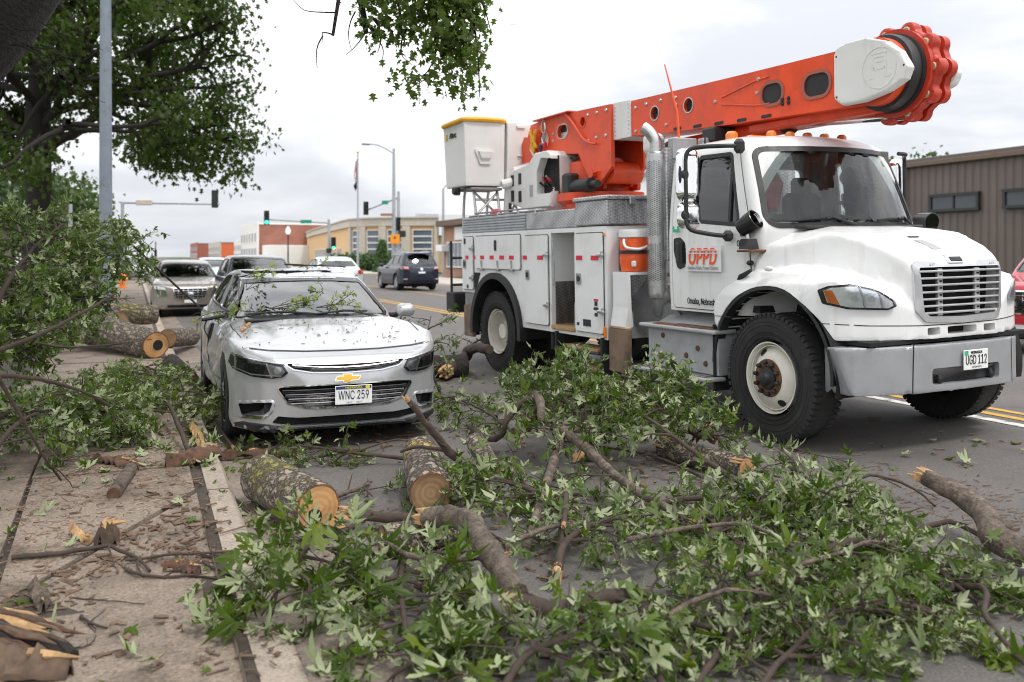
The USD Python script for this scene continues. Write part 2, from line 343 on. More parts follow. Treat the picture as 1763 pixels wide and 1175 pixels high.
pm('wood_old', (.20, .135, .095), .85, var=.5, scale=5, bump=.4, bscale=30, dirt=(.10, .07, .055), dscale=8)
pm('wood_board', (.40, .255, .115), .8, var=.4, scale=5, bump=.2, bscale=50)
pm('lime_brick', (.60, .39, .19), .9, var=.12, scale=20)
pm('limestone', (.50, .45, .38), .9, var=.12, scale=4)
pm('stone_white', (.70, .68, .64), .85, var=.08, scale=4)
pm('metal_siding', (.112, .090, .078), .5, metal=.15, var=.14, scale=1.5, streak=(.5, .5, (.12, .10, .09), .5))
pm('siding_dark', (.10, .081, .071), .5, metal=.15, var=.08)
pm('window_dark', (.03, .034, .04), .08, var=.3, scale=.4, spec=.8)
pm('window_blue', (.10, .12, .16), .1, var=.4, scale=.35, spec=.8)
pm('white_siding', (.72, .72, .71), .6, var=.05)
pm('roof_brown', (.13, .088, .065), .85, var=.2)
pm('roof_grey', (.25, .24, .24), .9, var=.2)
pm('orange_wall', (.62, .135, .05), .8, var=.12, scale=.8)
pm('red_wall', (.33, .105, .075), .85, var=.2, scale=.8)
pm('sign_green', (.01, .26, .17), .5)
pm('sign_orange', (.85, .30, .01), .5)
pm('sign_brown', (.30, .16, .10), .6)
pm('signal_black', (.015, .016, .017), .5)
pm('hydrant', (.72, .20, .03), .5)
pm('flag_red', (.45, .03, .05), .8); pm('flag_white', (.7, .7, .7), .8); pm('flag_blue', (.03, .05, .15), .8); pm('flag_black', (.02, .02, .025), .8)
pm('bark_dark', (.030, .024, .020), .95, var=.5, scale=8, bump=1., bscale=24, bdist=.04)
pm('bark_twig', (.060, .040, .030), .85, var=.5, scale=18, bump=.5, bscale=60, bdist=.006)
pm('bark_pale', (.165, .125, .095), .88, var=.55, scale=15, bump=1., bscale=55, bdist=.014, dirt=(.06, .046, .036), dscale=14, dlo=.46, dhi=.62, speck=(40, .5))
pm('debris_brown', (.12, .078, .052), .9, var=.55, scale=13, isl=.45)
pm('splinter', (.50, .31, .15), .85, var=.55, scale=9, bump=.4, bscale=50, dirt=(.30, .14, .055), dscale=7, dlo=.54, dhi=.68)
pm('splinter_red', (.125, .066, .042), .9, var=.65, scale=22, bump=.4, bscale=50, dirt=(.12, .06, .035), dscale=7)
pane('glass_clear', (.74, .80, .79), 1.75); pane('glass_dark', (.22, .24, .235), 1.8); pane('glass_shield', (.30, .34, .335), 2.5); pane('lamp_lens', (.9, .92, .93), 1.5); pane('glass_truck', (.70, .76, .74), 1.55)
emit('green_light', (.05, 1., .55), 2.4); emit('orange_light', (1., .16, .04), 1.6); emit('globe', (1., .97, .9), .9)
# brick for walls that are far away: courses from a brick texture on world position
def brickmat(name, c1, c2, mortar, sc, rotx=True):
    MAT[name] = usdkit.material(stage, '/World/Looks/' + name, {'tc': ('texture_coordinate', {}), 'sp': ('separate_xyz', {}), 'ad': ('math', {'math_type': 'add'}), 'cb': ('combine_xyz', {}),
        'b': ('brick_texture', {'color1': c1, 'color2': c2, 'mortar': mortar, 'scale': sc, 'mortar_size': .012, 'brick_width': .5, 'row_height': .2}),
        'n': ('noise_texture', {'scale': .5, 'detail': 4.}), 'r': ('rgb_ramp', {'ramp': [(.3, (.8, .8, .8)), (.7, (1.1, 1.1, 1.1))]}), 'm': ('mix', {'mix_type': 'multiply', 'fac': 1.}), 'p': ('principled_bsdf', {'roughness': .9})},
        [('tc.object', 'sp.vector'), ('sp.x', 'ad.value1'), ('sp.y', 'ad.value2'), ('ad.value', 'cb.x'), ('sp.z', 'cb.y'), ('cb.vector', 'b.vector'), ('tc.object', 'n.vector'), ('n.fac', 'r.fac'), ('b.color', 'm.color1'), ('r.color', 'm.color2'), ('m.color', 'p.base_color')], surface='p.BSDF')
brickmat('brick_tan', (.58, .36, .165), (.50, .30, .135), (.50, .40, .28), 2.)
brickmat('brick_red', (.32, .115, .075), (.25, .085, .06), (.36, .27, .22), 2.)
brickmat('brick_brown', (.40, .20, .115), (.31, .15, .085), (.42, .33, .25), 2.)
# diamond tread plate: two crossed sets of small raised bars
def treadmat(name, col, sc=38.):
    MAT[name] = usdkit.material(stage, '/World/Looks/' + name, {'tc': ('texture_coordinate', {}), 'mp': ('mapping', {'rotation': (.6, .5, .785), 'scale': (1, 1, 1)}), 'v': ('checker_texture', {'scale': sc, 'color1': (1, 1, 1), 'color2': (0, 0, 0)}),
        'b': ('bump', {'strength': .8, 'distance': .006}), 'n': ('noise_texture', {'scale': 8.}), 'r': ('rgb_ramp', {'ramp': [(.3, tuple(np.array(col) * .75)), (.7, col)]}),
        'mx': ('mix', {'mix_type': 'multiply', 'fac': .38}), 'p': ('principled_bsdf', {'metallic': .85, 'roughness': .33})},
        [('tc.object', 'mp.vector'), ('mp.vector', 'v.vector'), ('v.fac', 'b.height'), ('b.normal', 'p.normal'), ('tc.object', 'n.vector'), ('n.fac', 'r.fac'), ('r.color', 'mx.color1'), ('v.color', 'mx.color2'), ('mx.color', 'p.base_color')], surface='p.BSDF')
treadmat('tread_plate', (.62, .62, .63)); treadmat('tread_dark', (.34, .31, .29))
# maple leaf: green above, silvery below; object and island random vary it
def leafmat(name, top, bot, trans=.25, rough=.45):
    t0, t1 = np.array(top) * .62, np.array(top) * np.array([1.35, 1.28, 1.15]); b0, b1 = np.array(bot) * .8, np.array(bot) * 1.15
    MAT[name] = usdkit.material(stage, '/World/Looks/' + name, {'g': ('geometry', {}), 'oi': ('object_info', {}), 'ad': ('math', {'math_type': 'add'}), 'fr': ('math', {'math_type': 'fraction'}),
        'rt': ('rgb_ramp', {'ramp': [(0, tuple(t0)), (.8, tuple(t1)), (1., tuple(t1 * np.array([1.5, 1.25, .9])))]}), 'rb': ('rgb_ramp', {'ramp': [(0, tuple(b0)), (1, tuple(b1))]}), 'm': ('mix', {}),
        'p': ('principled_bsdf', {'roughness': rough, 'specular_ior_level': .35}), 'tr': ('translucent_bsdf', {}), 'tm': ('mix', {'mix_type': 'multiply', 'fac': 1., 'color2': (1.0, 1.25, .5)}), 'mc': ('mix_closure', {'fac': trans})},
        [('g.random_per_island', 'ad.value1'), ('oi.random', 'ad.value2'), ('ad.value', 'fr.value1'), ('fr.value', 'rt.fac'), ('fr.value', 'rb.fac'), ('g.backfacing', 'm.fac'), ('rt.color', 'm.color1'), ('rb.color', 'm.color2'), ('m.color', 'p.base_color'),
         ('rt.color', 'tm.color1'), ('tm.color', 'tr.color'), ('p.BSDF', 'mc.closure1'), ('tr.BSDF', 'mc.closure2')], surface='mc.closure')
leafmat('maple_leaf', (.052, .090, .009), (.33, .37, .21), .28)
leafmat('leaf_bright', (.17, .235, .03), (.28, .35, .13))
leafmat('crown_leaf', (.040, .066, .008), (.05, .08, .015), trans=.42); leafmat('hanging_leaf', (.06, .095, .018), (.10, .14, .035), trans=.45)
leafmat('far_leaf', (.06, .095, .035), (.07, .11, .05), trans=.25)
leafmat('hedge_leaf', (.05, .10, .025), (.06, .11, .04), trans=.2)
# cut wood with rings, rough bark with ridges and lichen
def cutmat(name, c1, c2):
    MAT[name] = usdkit.material(stage, '/World/Looks/' + name, {'tc': ('texture_coordinate', {}), 'w': ('wave_texture', {'wave_type': 'rings', 'rings_direction': 'y', 'scale': 9., 'distortion': 2.5, 'detail': 3., 'detail_scale': 1.5}), 'r': ('rgb_ramp', {'ramp': [(0, c1), (1, c2)]}),
        'n': ('noise_texture', {'scale': 7., 'detail': 5.}), 'r2': ('rgb_ramp', {'ramp': [(.35, (.62, .55, .5)), (.6, (1., 1., 1.))]}), 'm': ('mix', {'mix_type': 'multiply', 'fac': 1.}), 'p': ('principled_bsdf', {'roughness': .8})},
        [('tc.object', 'w.vector'), ('w.fac', 'r.fac'), ('tc.object', 'n.vector'), ('n.fac', 'r2.fac'), ('r.color', 'm.color1'), ('r2.color', 'm.color2'), ('m.color', 'p.base_color')], surface='p.BSDF')
cutmat('cut_wood', (.23, .138, .066), (.30, .19, .098)); cutmat('cut_orange', (.44, .235, .09), (.52, .30, .13)); pm('reflector', (.82, .83, .85), .22, metal=.7, var=.1)
def barkmat(name, col, lichen, lo, hi):
    c = np.array(col)
    MAT[name] = usdkit.material(stage, '/World/Looks/' + name, {'tc': ('texture_coordinate', {}), 'mp': ('mapping', {'scale': (1, .42, 1)}), 'v': ('voronoi_texture', {'feature': 'distance_to_edge', 'scale': 17.}), 'n': ('noise_texture', {'scale': 30., 'detail': 6.}), 'nm': ('mix', {'mix_type': 'linear_light', 'fac': .06}),
        'vr': ('map_range', {'from_min': 0., 'from_max': .22, 'clamp': True}), 'r': ('rgb_ramp', {'ramp': [(0, tuple(c * .18)), (.5, tuple(c * .8)), (1, tuple(c))]}), 'ln': ('noise_texture', {'scale': 4.2, 'detail': 6., 'roughness': .7}), 'lr': ('map_range', {'from_min': lo, 'from_max': hi, 'clamp': True}), 'lm': ('mix', {'color2': lichen}),
        'ml': ('math', {'math_type': 'multiply'}), 'b': ('bump', {'strength': 1., 'distance': .03}), 'p': ('principled_bsdf', {'roughness': .92})},
        [('tc.object', 'mp.vector'), ('tc.object', 'n.vector'), ('mp.vector', 'nm.color1'), ('n.color', 'nm.color2'), ('nm.color', 'v.vector'), ('v.distance', 'vr.value'), ('vr.result', 'r.fac'), ('tc.object', 'ln.vector'), ('ln.fac', 'lr.value'), ('lr.result', 'ml.value1'), ('vr.result', 'ml.value2'), ('ml.value', 'lm.fac'), ('r.color', 'lm.color1'), ('lm.color', 'p.base_color'), ('vr.result', 'b.height'), ('b.normal', 'p.normal')], surface='p.BSDF')
barkmat('log_bark_lichen', (.30, .245, .19), (.24, .215, .05), .46, .56); barkmat('log_bark', (.29, .235, .18), (.20, .19, .11), .52, .66); barkmat('log_bark_yellow', (.31, .25, .20), (.46, .30, .02), .55, .6)
# ------------------------------------------------------------------ placing helpers: pixels of the photograph to points of the street
def road_z(x): return np.interp(x, [0.6, 1.05, 7.6, 14.3, 14.8], [-.012, 0.0, 0.10, 0.0, 0.0])
def kerb_h(y): return float(np.interp(y, [4.6, 6.7], [0.018, 0.13]))
def ground_z(x, y): return kerb_h(y) if x < 0.55 else float(road_z(x))
def ray(px, py): return CF + CR * (px - CX) / FPX + UP * (HY - py) / FPX
def gp(px, py, z=None):
    """ground point under a pixel (or the point on the level z)"""
    r = ray(px, py); h = 0.05 if z is None else z
    for _ in range(6):
        p = CAM + r * ((h - CAM_H) / r[2])
        if z is not None: break
        h = ground_z(p[0], p[1])
    return p
def ad(px, py, d): return CAM + ray(px, py) * d
# ------------------------------------------------------------------ the setting: ground, road, kerb, pavement
def sheet(name, pts, mat, kind='structure', parent=None):
    v = np.array(pts, float); n = len(v)
    return obj(name, (v, np.array([[0, i, i + 1] for i in range(1, n - 1)])), mat, parent, smooth=False, kind=kind)
sheet('ground', [(-400, -60, -.16), (500, -60, -.16), (500, 900, -.16), (-400, 900, -.16)], 'lawn')
# road: crowned, with low swells
xs = np.array([0.98, 1.05, 2, 3, 4, 5, 6, 7, 7.6, 8.5, 10, 12, 14.3, 14.8]); ys = np.r_[np.arange(-12, 30, 1.5), np.arange(30, 700, 20)]
gx, gy = np.meshgrid(xs, ys); V = np.stack([gx.ravel(), gy.ravel(), np.interp(gx.ravel(), xs, road_z(xs))], 1)
i, j = np.meshgrid(np.arange(len(ys) - 1), np.arange(len(xs) - 1), indexing='ij'); a = (i * len(xs) + j).ravel()
obj('road', (V, np.stack([a, a + 1, a + 1 + len(xs), a + len(xs)], 1)), 'asphalt', smooth=True, kind='structure')
sheet('cross_street', [(-90, 58, -.01), (.98, 58, -.01), (.98, 70, -.01), (-90, 70, -.01)], 'asphalt')
sheet('cross_street', [(14.8, 58, -.01), (110, 58, -.01), (110, 70, -.01), (14.8, 70, -.01)], 'asphalt')
def stripe(name, x0, w, y0, y1, mat, z=.005):
    n = max(2, int((y1 - y0) / 2)); yy = np.linspace(y0, y1, n); V = np.array([(x, y, float(road_z(x)) + z) for y in yy for x in (x0, x0 + w)])
    obj(name, (V, np.array([[2 * k, 2 * k + 1, 2 * k + 3, 2 * k + 2] for k in range(n - 1)])), mat, smooth=False, kind='structure')
for x0 in (7.42, 7.68): stripe('yellow_line', x0, .11, -3, 57, 'yellow_paint')
for x0 in (10.9,): stripe('yellow_line', x0, .11, 9, 57, 'yellow_paint')
for k in range(8): stripe('white_line', 4.05, .11, 21 + k * 9, 24 + k * 9, 'white_paint')
stripe('white_line', 7.16, .12, 4.0, 8.9, 'white_paint')
# gutter pan in cast lengths, kerb stones, pavement slabs
gut = thing('gutter', kind='structure'); kerb = thing('kerb', kind='structure'); pav = thing('pavement', kind='structure')
yb = [-3, -.2, 2.9, 6.05, 9.2, 12.3, 15.4, 18.5, 21.6, 24.7, 27.8, 33, 39, 45, 51, 57]
for k in range(len(yb) - 1):
    y0, y1 = yb[k] + .006, yb[k + 1] - .006; n = 9; V = []; yy = np.linspace(y0, y1, n)
    for y in yy: V += [(.575, y, -.03 + .0), (.60, y, -.012), (1.0, y, .004), (1.05, y, -.03)]
    i, j = np.meshgrid(np.arange(n - 1), np.arange(3), indexing='ij'); a = (i * 4 + j).ravel()
    obj('gutter_length', (np.array(V), np.stack([a, a + 1, a + 5, a + 4], 1)), 'gutter_concrete', gut, smooth=False)
    V = []
    for y in yy:
        h = kerb_h(y); V += [(.435, y, -.1), (.435, y, h), (.565, y, h - .004), (.60, y, h * .45), (.615, y, -.02), (.615, y, -.1)]
    i, j = np.meshgrid(np.arange(n - 1), np.arange(5), indexing='ij'); a = (i * 6 + j).ravel()
    F = np.stack([a, a + 1, a + 7, a + 6], 1); obj('kerb_stone', (np.array(V), F), 'kerb_concrete', kerb, smooth=40)
# soil strip showing in the joint beside the kerb
b = MB()
for y in np.arange(-2, 57, 1.0):
    z0, z1 = kerb_h(y) - .004, kerb_h(y + 1) - .004; b.add([(.30, y, z0), (.44, y, z0), (.44, y + 1, z1), (.30, y + 1, z1)], [[0, 1, 2, 3]])
    b.add([(-2.6, y, z0), (-.2, y, z0), (-.2, y + 1, z1), (-2.6, y + 1, z1)], [[0, 1, 2, 3]]); b.add([(-.2, y, z0 - .03), (.3, y, z0 - .03), (.3, y + 1, z1 - .03), (-.2, y + 1, z1 - .03)], [[0, 1, 2, 3]])
obj('joint_soil', b, 'soil', smooth=False, kind='structure')
def slab(pts, dz=0.0):
    p = Polygon(pts).buffer(-.006); P2, F = grid_tri(p.segmentize(.4), .45)
    V = np.array([(x, y, kerb_h(y) + dz) for x, y in P2]); n = len(V)
    F = np.array([f if np.cross(P2[f[1]] - P2[f[0]], P2[f[2]] - P2[f[0]]) > 0 else f[::-1] for f in F])
    e = np.vstack([F[:, [0, 1]], F[:, [1, 2]], F[:, [2, 0]]]); _, ix, ct = np.unique(np.sort(e, 1), axis=0, return_index=True, return_counts=True); be = e[ix[ct == 1]]
    W = V - [0, 0, .09]; F = np.vstack([F, np.stack([be[:, 1], be[:, 0], be[:, 0] + n], 1), np.stack([be[:, 1], be[:, 0] + n, be[:, 1] + n], 1)])
    obj('paving_slab', (np.vstack([V, W]), F), 'concrete', pav, smooth=False)
slab([(-1.35, 1.0), (.395, 1.0), (.375, 6.02), (-.57, 4.56), (-1.35, 3.3)], .004)
slab([(-2.6, 1.0), (-1.37, 1.0), (-1.37, 3.28), (-.58, 4.54), (-.62, 4.9), (-2.6, 4.9)], .02)
slab([(-.585, 4.565), (.365, 6.04), (.36, 6.6), (-.61, 6.6)], .014)
for y0 in (4.92, 6.62): slab([(-2.6, y0), (-.622, y0), (-.622, y0 + 1.69), (-2.6, y0 + 1.69)], .024)
yy = 6.62
while yy < 56:
    y1 = yy + (1.7 if yy < 30 else 3.4)
    slab([(-1.2 if yy > 8 else -.62, yy), (.37, yy), (.37, y1 - .01), (-1.2 if yy > 8 else -.62, y1 - .01)], .01 + .006 * math.sin(yy * 3)); yy = y1
# far pavement, lawn beside it
far = thing('far_pavement', kind='structure')
for y0 in np.arange(-4, 57, 3.0):
    MBx = MB().cbox((17.0, y0 + 1.5, .04), (3.9, 2.985, .2), .012); obj('paving_slab', MBx, 'far_concrete', far, smooth=False)
for y0 in (71.5, 120): obj('far_pavement', MB().cbox((17.5, y0 + 24, .04), (5, 47.9, .2), .02), 'far_concrete', smooth=False, kind='structure')
obj('far_kerb', MB().cbox((14.88, 26, .03), (.16, 62, .2), .02), 'far_concrete', smooth=False, kind='structure')
obj('parking_lot', MB().box((60, 22, -.08), (70, 64, .1)), 'asphalt', smooth=False, kind='structure')
obj('verge', MB().box((22, 45, .04), (6, 26, .12)), 'lawn', smooth=False, kind='structure')
obj('left_lawn', MB().box((-8.7, 33, .06), (15, 48, .12)), 'lawn', smooth=False, kind='structure')
obj('left_pavement', MB().cbox((-2.5, 110, .04), (5.9, 78, .16), .02), 'far_concrete', smooth=False, kind='structure')

# ------------------------------------------------------------------ buildings
def wall_from(poly, h, z0=-.1):
    return MB().ext(poly, h - z0, (0, 0, z0))
def windows_on(t, p0, p1, zs, ws, mats=('window_dark', 'stone_white'), dep=.06, nmull=0, nrow=0):
    """windows on the wall from p0 to p1 (plan): zs = (low, high), ws = list of (start, end) metres along it"""
    p0, p1 = np.array([*p0, 0.]), np.array([*p1, 0.]); u = (p1 - p0) / np.linalg.norm(p1 - p0); nrm = np.cross(u, UP)
    for s0, s1 in ws:
        fr = MB(); zc, zh, sc, sw = (zs[0] + zs[1]) / 2, zs[1] - zs[0], (s0 + s1) / 2, s1 - s0; Rm = np.stack([u, nrm, UP], 1); c = p0 + u * sc + UP * zc
        for dz in (-1, 1): fr.box(c + UP * dz * zh / 2 + nrm * .03, (sw + .12, .12, .09), Rm)
        for dx in (-1, 1): fr.box(c + u * dx * sw / 2 + nrm * .025, (.09, .11, zh), Rm)
        for k in range(nmull): fr.box(c + u * (-sw / 2 + sw * (k + 1) / (nmull + 1)) + nrm * .02, (.06, .09, zh), Rm)
        for k in range(nrow): fr.box(c + UP * (-zh / 2 + zh * (k + 1) / (nrow + 1)) + nrm * .028, (sw, .1, .14), Rm)
        w = obj('window', fr, mats[1], t, smooth=False); obj('pane', MB().box(c + nrm * .012, (sw, .03, zh), Rm), mats[0], w, smooth=False)
# brown corrugated metal building at the right
t = thing('metal_building', 'long brown ribbed metal building with narrow high windows behind the truck bonnet', 'building')
obj('wall', wall_from([(25.7, -6), (40, -6), (40, 24.5), (25.7, 24.5)], 4.9), 'siding_dark', t, smooth=False)
x0 = 25.7
for y in np.arange(-5.9, 24.5, .3):
    zz = [(-.05, 4.86)]
    for (wa, wb) in ((21.15, 23.05), (17.4, 20.17)):
        if wa - .2 < y < wb + .1: zz = [(-.05, 3.06), (3.72, 4.86)]
    for za, zb in zz:
        P = [(0, 0), (-.05, .035), (-.05, .145), (0, .18)]
        b = MB().ext(Polygon([(-.0, y), (-.026, y + .045), (-.026, y + .205), (0, y + .25), (.01, y + .25), (.01, y)]), zb - za, (x0, 0, za)); obj('siding_rib', b, 'metal_siding', t, smooth=False)
obj('roof_edge', MB().cbox((32.8, 9.25, 4.95), (14.5, 30.8, .16), .02), 'siding_dark', t, smooth=False)
obj('down_pipe', MB().tube([(25.58, 24.2, 4.8), (25.58, 24.2, .1)], .06), 'siding_dark', t); obj('base_flashing', MB().cbox((25.62, 9.2, .12), (.12, 30.6, .3), .01), 'roof_grey', t, smooth=False); obj('gutter_trim', MB().cbox((25.56, 9.25, 4.82), (.1, 30.7, .16), .02), 'roof_brown', t, smooth=False)
windows_on(t, (25.64, 24.5), (25.64, -6), (3.14, 3.66), [(1.45, 3.35), (4.33, 7.1)], ('window_dark', 'signal_black'), nmull=1)
# tan brick shop behind the truck's tail
t = thing('brick_shop', 'low tan brown brick shop with a wide curtained window beside the truck tail', 'building')
obj('wall', wall_from([(20.5, 46.3), (32, 46.3), (32, 61), (20.5, 61)], 3.75), 'brick_brown', t, smooth=False)
obj('roof_fascia', MB().cbox((26.1, 53.6, 3.85), (12.2, 15.6, .42), .03), 'roof_brown', t, smooth=False)
windows_on(t, (20.5, 61), (20.5, 46.3), (.8, 2.5), [(.9, 4.0), (9, 12)], ('window_blue', 'stone_white'), nmull=3)
obj('name_board', MB().cbox((20.42, 57.6, 3.1), (.08, 1.6, .9), .01), 'white_siding', t, smooth=False)
obj('awning', MB().cbox((20.2, 60.4, 2.1), (.6, 1.4, .5), .05), 'white_siding', t, smooth=False)
# white clapboard house
t = thing('white_house', 'white clapboard house with a gable seen through the gap above the steel toolbox', 'house')
obj('wall', wall_from([(22.5, 40), (29, 40), (29, 46), (22.5, 46)], 4.7), 'white_siding', t, smooth=False)
for k in range(17): obj('clapboard', MB().ext([(0, 0), (.035, 0), (.012, .26), (0, .26)], 6.5, (22.5, 39.995, .15 + k * .265), (0, -1, 0), (0, 0, 1), (1, 0, 0)), 'white_siding', t, smooth=False)
b = MB(); b.ext([(22.2, 4.6), (29.3, 4.6), (25.75, 6.6)], 6.6, (0, 39.7, 0), (1, 0, 0), (0, 0, 1), (0, 1, 0)); obj('gable', b, 'white_siding', t, smooth=False)
b = MB()
for sg in (-1, 1): b.ext([(25.75 + sg * 3.8, 4.45), (25.75, 6.6), (25.75, 6.78), (25.75 + sg * 3.8, 4.63)], 7.0, (0, 39.5, 0), (1, 0, 0), (0, 0, 1), (0, 1, 0))
obj('roof', b, 'roof_grey', t, smooth=False)
# curved civic building with tall window bays
t = thing('civic_building', 'tan brick civic building with a curved front, stone cornice and tall window bays', 'building')
cv = [(34, 212), (24.5, 132), (21.2, 97), (21.0, 93.0), (21.7, 90.3), (23.2, 88.2), (25.2, 86.7), (28, 84.9), (33, 82.2), (46, 82), (60, 212)]
obj('wall', wall_from(cv, 4.55), 'lime_brick', t, smooth=False)
big = Polygon(cv)
obj('cornice', MB().ext(big.buffer(.18, join_style=2), .75, (0, 0, 4.56)), 'limestone', t, smooth=False)
obj('roof_coping', MB().ext(big.buffer(.3, join_style=2), .14, (0, 0, 5.32)), 'limestone', t, smooth=False)
for a, b_ in zip(cv[3:7], cv[4:8]):
    L = math.hypot(b_[0] - a[0], b_[1] - a[1]); windows_on(t, a, b_, (.95, 4.15), [(L * .2, L * .8)], ('window_blue', 'stone_white'), nmull=0, nrow=4)
    u = np.array([b_[0] - a[0], b_[1] - a[1]]) / L
    for s in (.06, .94):
        c = np.array(a) + u * L * s; obj('pier', MB().cbox((c[0] + u[1] * .12, c[1] - u[0] * .12, 2.2), (.42, .42, 4.6), .04, rot((0, 0, 1), math.atan2(u[1], u[0]))), 'limestone', t, smooth=False)
windows_on(t, cv[7], cv[8], (.95, 4.15), [(.35, 1.6)], ('window_blue', 'stone_white'), nrow=4)
windows_on(t, cv[1], cv[2], (1.0, 2.4), [(k * 2.3 + 1, k * 2.3 + 2.7) for k in range(14)], ('window_blue', 'stone_white'), nmull=2)
for x_, y_ in ((30, 95), (36, 100), (33, 112)): obj('roof_unit', MB().cbox((x_, y_, 5.7), (2.2, 1.8, 1.1), .08), 'galvanised', t, smooth=False)
sg = thing('name_board', 'large white board with faint lettering on the civic building roof line', 'sign')
u = np.array([5., -2.7]) / math.hypot(5, 2.7); Rm = np.array([[u[0], u[1], 0], [u[1], -u[0], 0], [0, 0, 1.]]).T
bc = np.array([29.6, 84.0, 4.62]) + np.array([u[1], -u[0], 0]) * .5
obj('board', MB().cbox(bc, (3.5, .1, 2.1), .02, np.stack([[u[0], u[1], 0], [-u[1], u[0], 0], [0, 0, 1]], 1)), 'white_siding', sg, smooth=False)
obj('lettering', MB().mesh(meshkit.text_mesh('FIRE HALL', .42), np.block([[np.stack([[u[0], u[1], 0], [0, 0, 1], [u[1], -u[0], 0]], 1), (bc + np.array([u[1], -u[0], 0]) * .052 - np.array([u[0], u[1], 0]) * 1.2 - [0, 0, .1])[:, None]], [0, 0, 0, 1]])), 'print_grey', sg, smooth=False) if False else None
# street of shops further up
def shop(name, label, x0, y0, x1, y1, h, mat, front, cap):
    t = thing(name, label, 'building'); obj('wall', wall_from([(x0, y0), (x1, y0), (x1, y1), (x0, y1)], h), mat, t, smooth=False)
    obj('front_wall', MB().cbox((x0 - .12, (y0 + y1) / 2, h / 2 + .2), (.3, y1 - y0 + .1, h + .5), .04), front, t, smooth=False)
    obj('parapet', MB().cbox(((x0 + x1) / 2, (y0 + y1) / 2, h + .12), (x1 - x0 + .2, y1 - y0 + .2, .26), .04), cap, t, smooth=False); n = int((y1 - y0) // 4)
    windows_on(t, (x0 - .27, y1), (x0 - .27, y0), (h * .58, h * .8), [(k * 4 + 1, k * 4 + 2.8) for k in range(n)]); windows_on(t, (x0 - .27, y1), (x0 - .27, y0), (.6, h * .42), [(k * 4 + .6, k * 4 + 3.3) for k in range(n)]); return t
tb = shop('brick_building', 'two storey red brick building with a white shop front', 19.0, 152, 46, 176, 6.7, 'brick_red', 'stone_white', 'stone_white')
obj('side_annex', MB().cbox((24, 149.5, 1.6), (9, 4.8, 3.3), .05), 'white_siding', tb, smooth=False)
shop('white_shop', 'small white shop front just beyond the red brick building', 20.5, 182, 34, 204, 4.6, 'stone_white', 'stone_white', 'stone_white')
shop('orange_building', 'bright orange painted shop with a pale front far up the street', 21.5, 250, 42, 290, 4.9, 'orange_wall', 'limestone', 'roof_grey')
shop('dark_red_building', 'dark red brick building furthest up the street right of the signal', 19.5, 310, 44, 350, 5.4, 'red_wall', 'red_wall', 'roof_grey')
shop('pale_store', 'low white store at the far left end of the street', -30, 170, -6.5, 215, 3.6, 'stone_white', 'stone_white', 'roof_grey')
t = thing('dark_outbuilding', 'low dark building under the big tree behind the fallen leaves', 'building'); obj('wall', wall_from([(-16, 33.5), (-4.4, 33.5), (-4.4, 40), (-16, 40)], 2.55), 'siding_dark', t, smooth=False); obj('roof', MB().cbox((-10.2, 36.8, 2.68), (12.4, 7.4, .25), .04), 'signal_black', t, smooth=False)

# ------------------------------------------------------------------ street furniture
def tubes(P, r, n=8): return MB().tube(P, r, n)
def signal_head(t, c, d, lit=None, n=3, name='signal_head', s=1.0):
    """traffic-signal head at c facing along d: housing, visors, lenses"""
    sx, ux, dx = frame(d); Rm = np.stack([sx, dx, ux], 1); h = obj(name, MB().cbox(c, (.36 * s, .2 * s, .33 * n * s), .03, Rm), 'signal_black', t, smooth=False)
    for k in range(n):
        q = np.asarray(c) + ux * (.33 * s * ((n - 1) / 2 - k)); on = lit == k
        vz = MB()
        for a in np.linspace(-.2 * PI, 1.2 * PI, 9)[:-1]:
            p0 = q + (sx * math.cos(a) + ux * math.sin(a)) * .15 * s; a1 = a + 1.4 * PI / 8; p1 = q + (sx * math.cos(a1) + ux * math.sin(a1)) * .15 * s
            vz.quad(p0 + dx * .1 * s, p1 + dx * .1 * s, p1 + dx * .28 * s, p0 + dx * .28 * s)
        obj('visor', vz, 'signal_black', h, smooth=False)
        obj('lens', MB().cyl(q + dx * .1 * s, q + dx * .125 * s, .13 * s, n=16), ('green_light' if on else 'trim_black'), h, smooth=False)
FACE = np.array([-.05, -1, 0.])
# grey lamp pole by the pavement
p = gp(182, 546); t = thing('lamp_pole', 'tall plain grey steel pole standing on the pavement beside the cut logs', 'lamp pole', p)
obj('shaft', MB().lathe([(.17, -.1), (.15, 1), (.135, 5), (.115, 9.5)], n=20), 'pole_grey', t); obj('base_plate', MB().cbox((0, 0, .03), (.48, .48, .07), .01), 'pole_grey', t, smooth=False)
obj('hand_hole', MB().cbox((.04, -.15, 2.2), (.07, .03, .1), .01), 'galvanised', t, smooth=False)
for k in range(4): obj('anchor_bolt', MB().cyl((.18 * (-1) ** k, .18 * (-1) ** (k // 2), .06), (.18 * (-1) ** k, .18 * (-1) ** (k // 2), .13), .02, n=6), 'steel', t, smooth=False)
obj('lamp_arm', tubes([(0, 0, 9.4), (.9, .2, 9.9), (2.6, .5, 10.1)], .05), 'pole_grey', t)
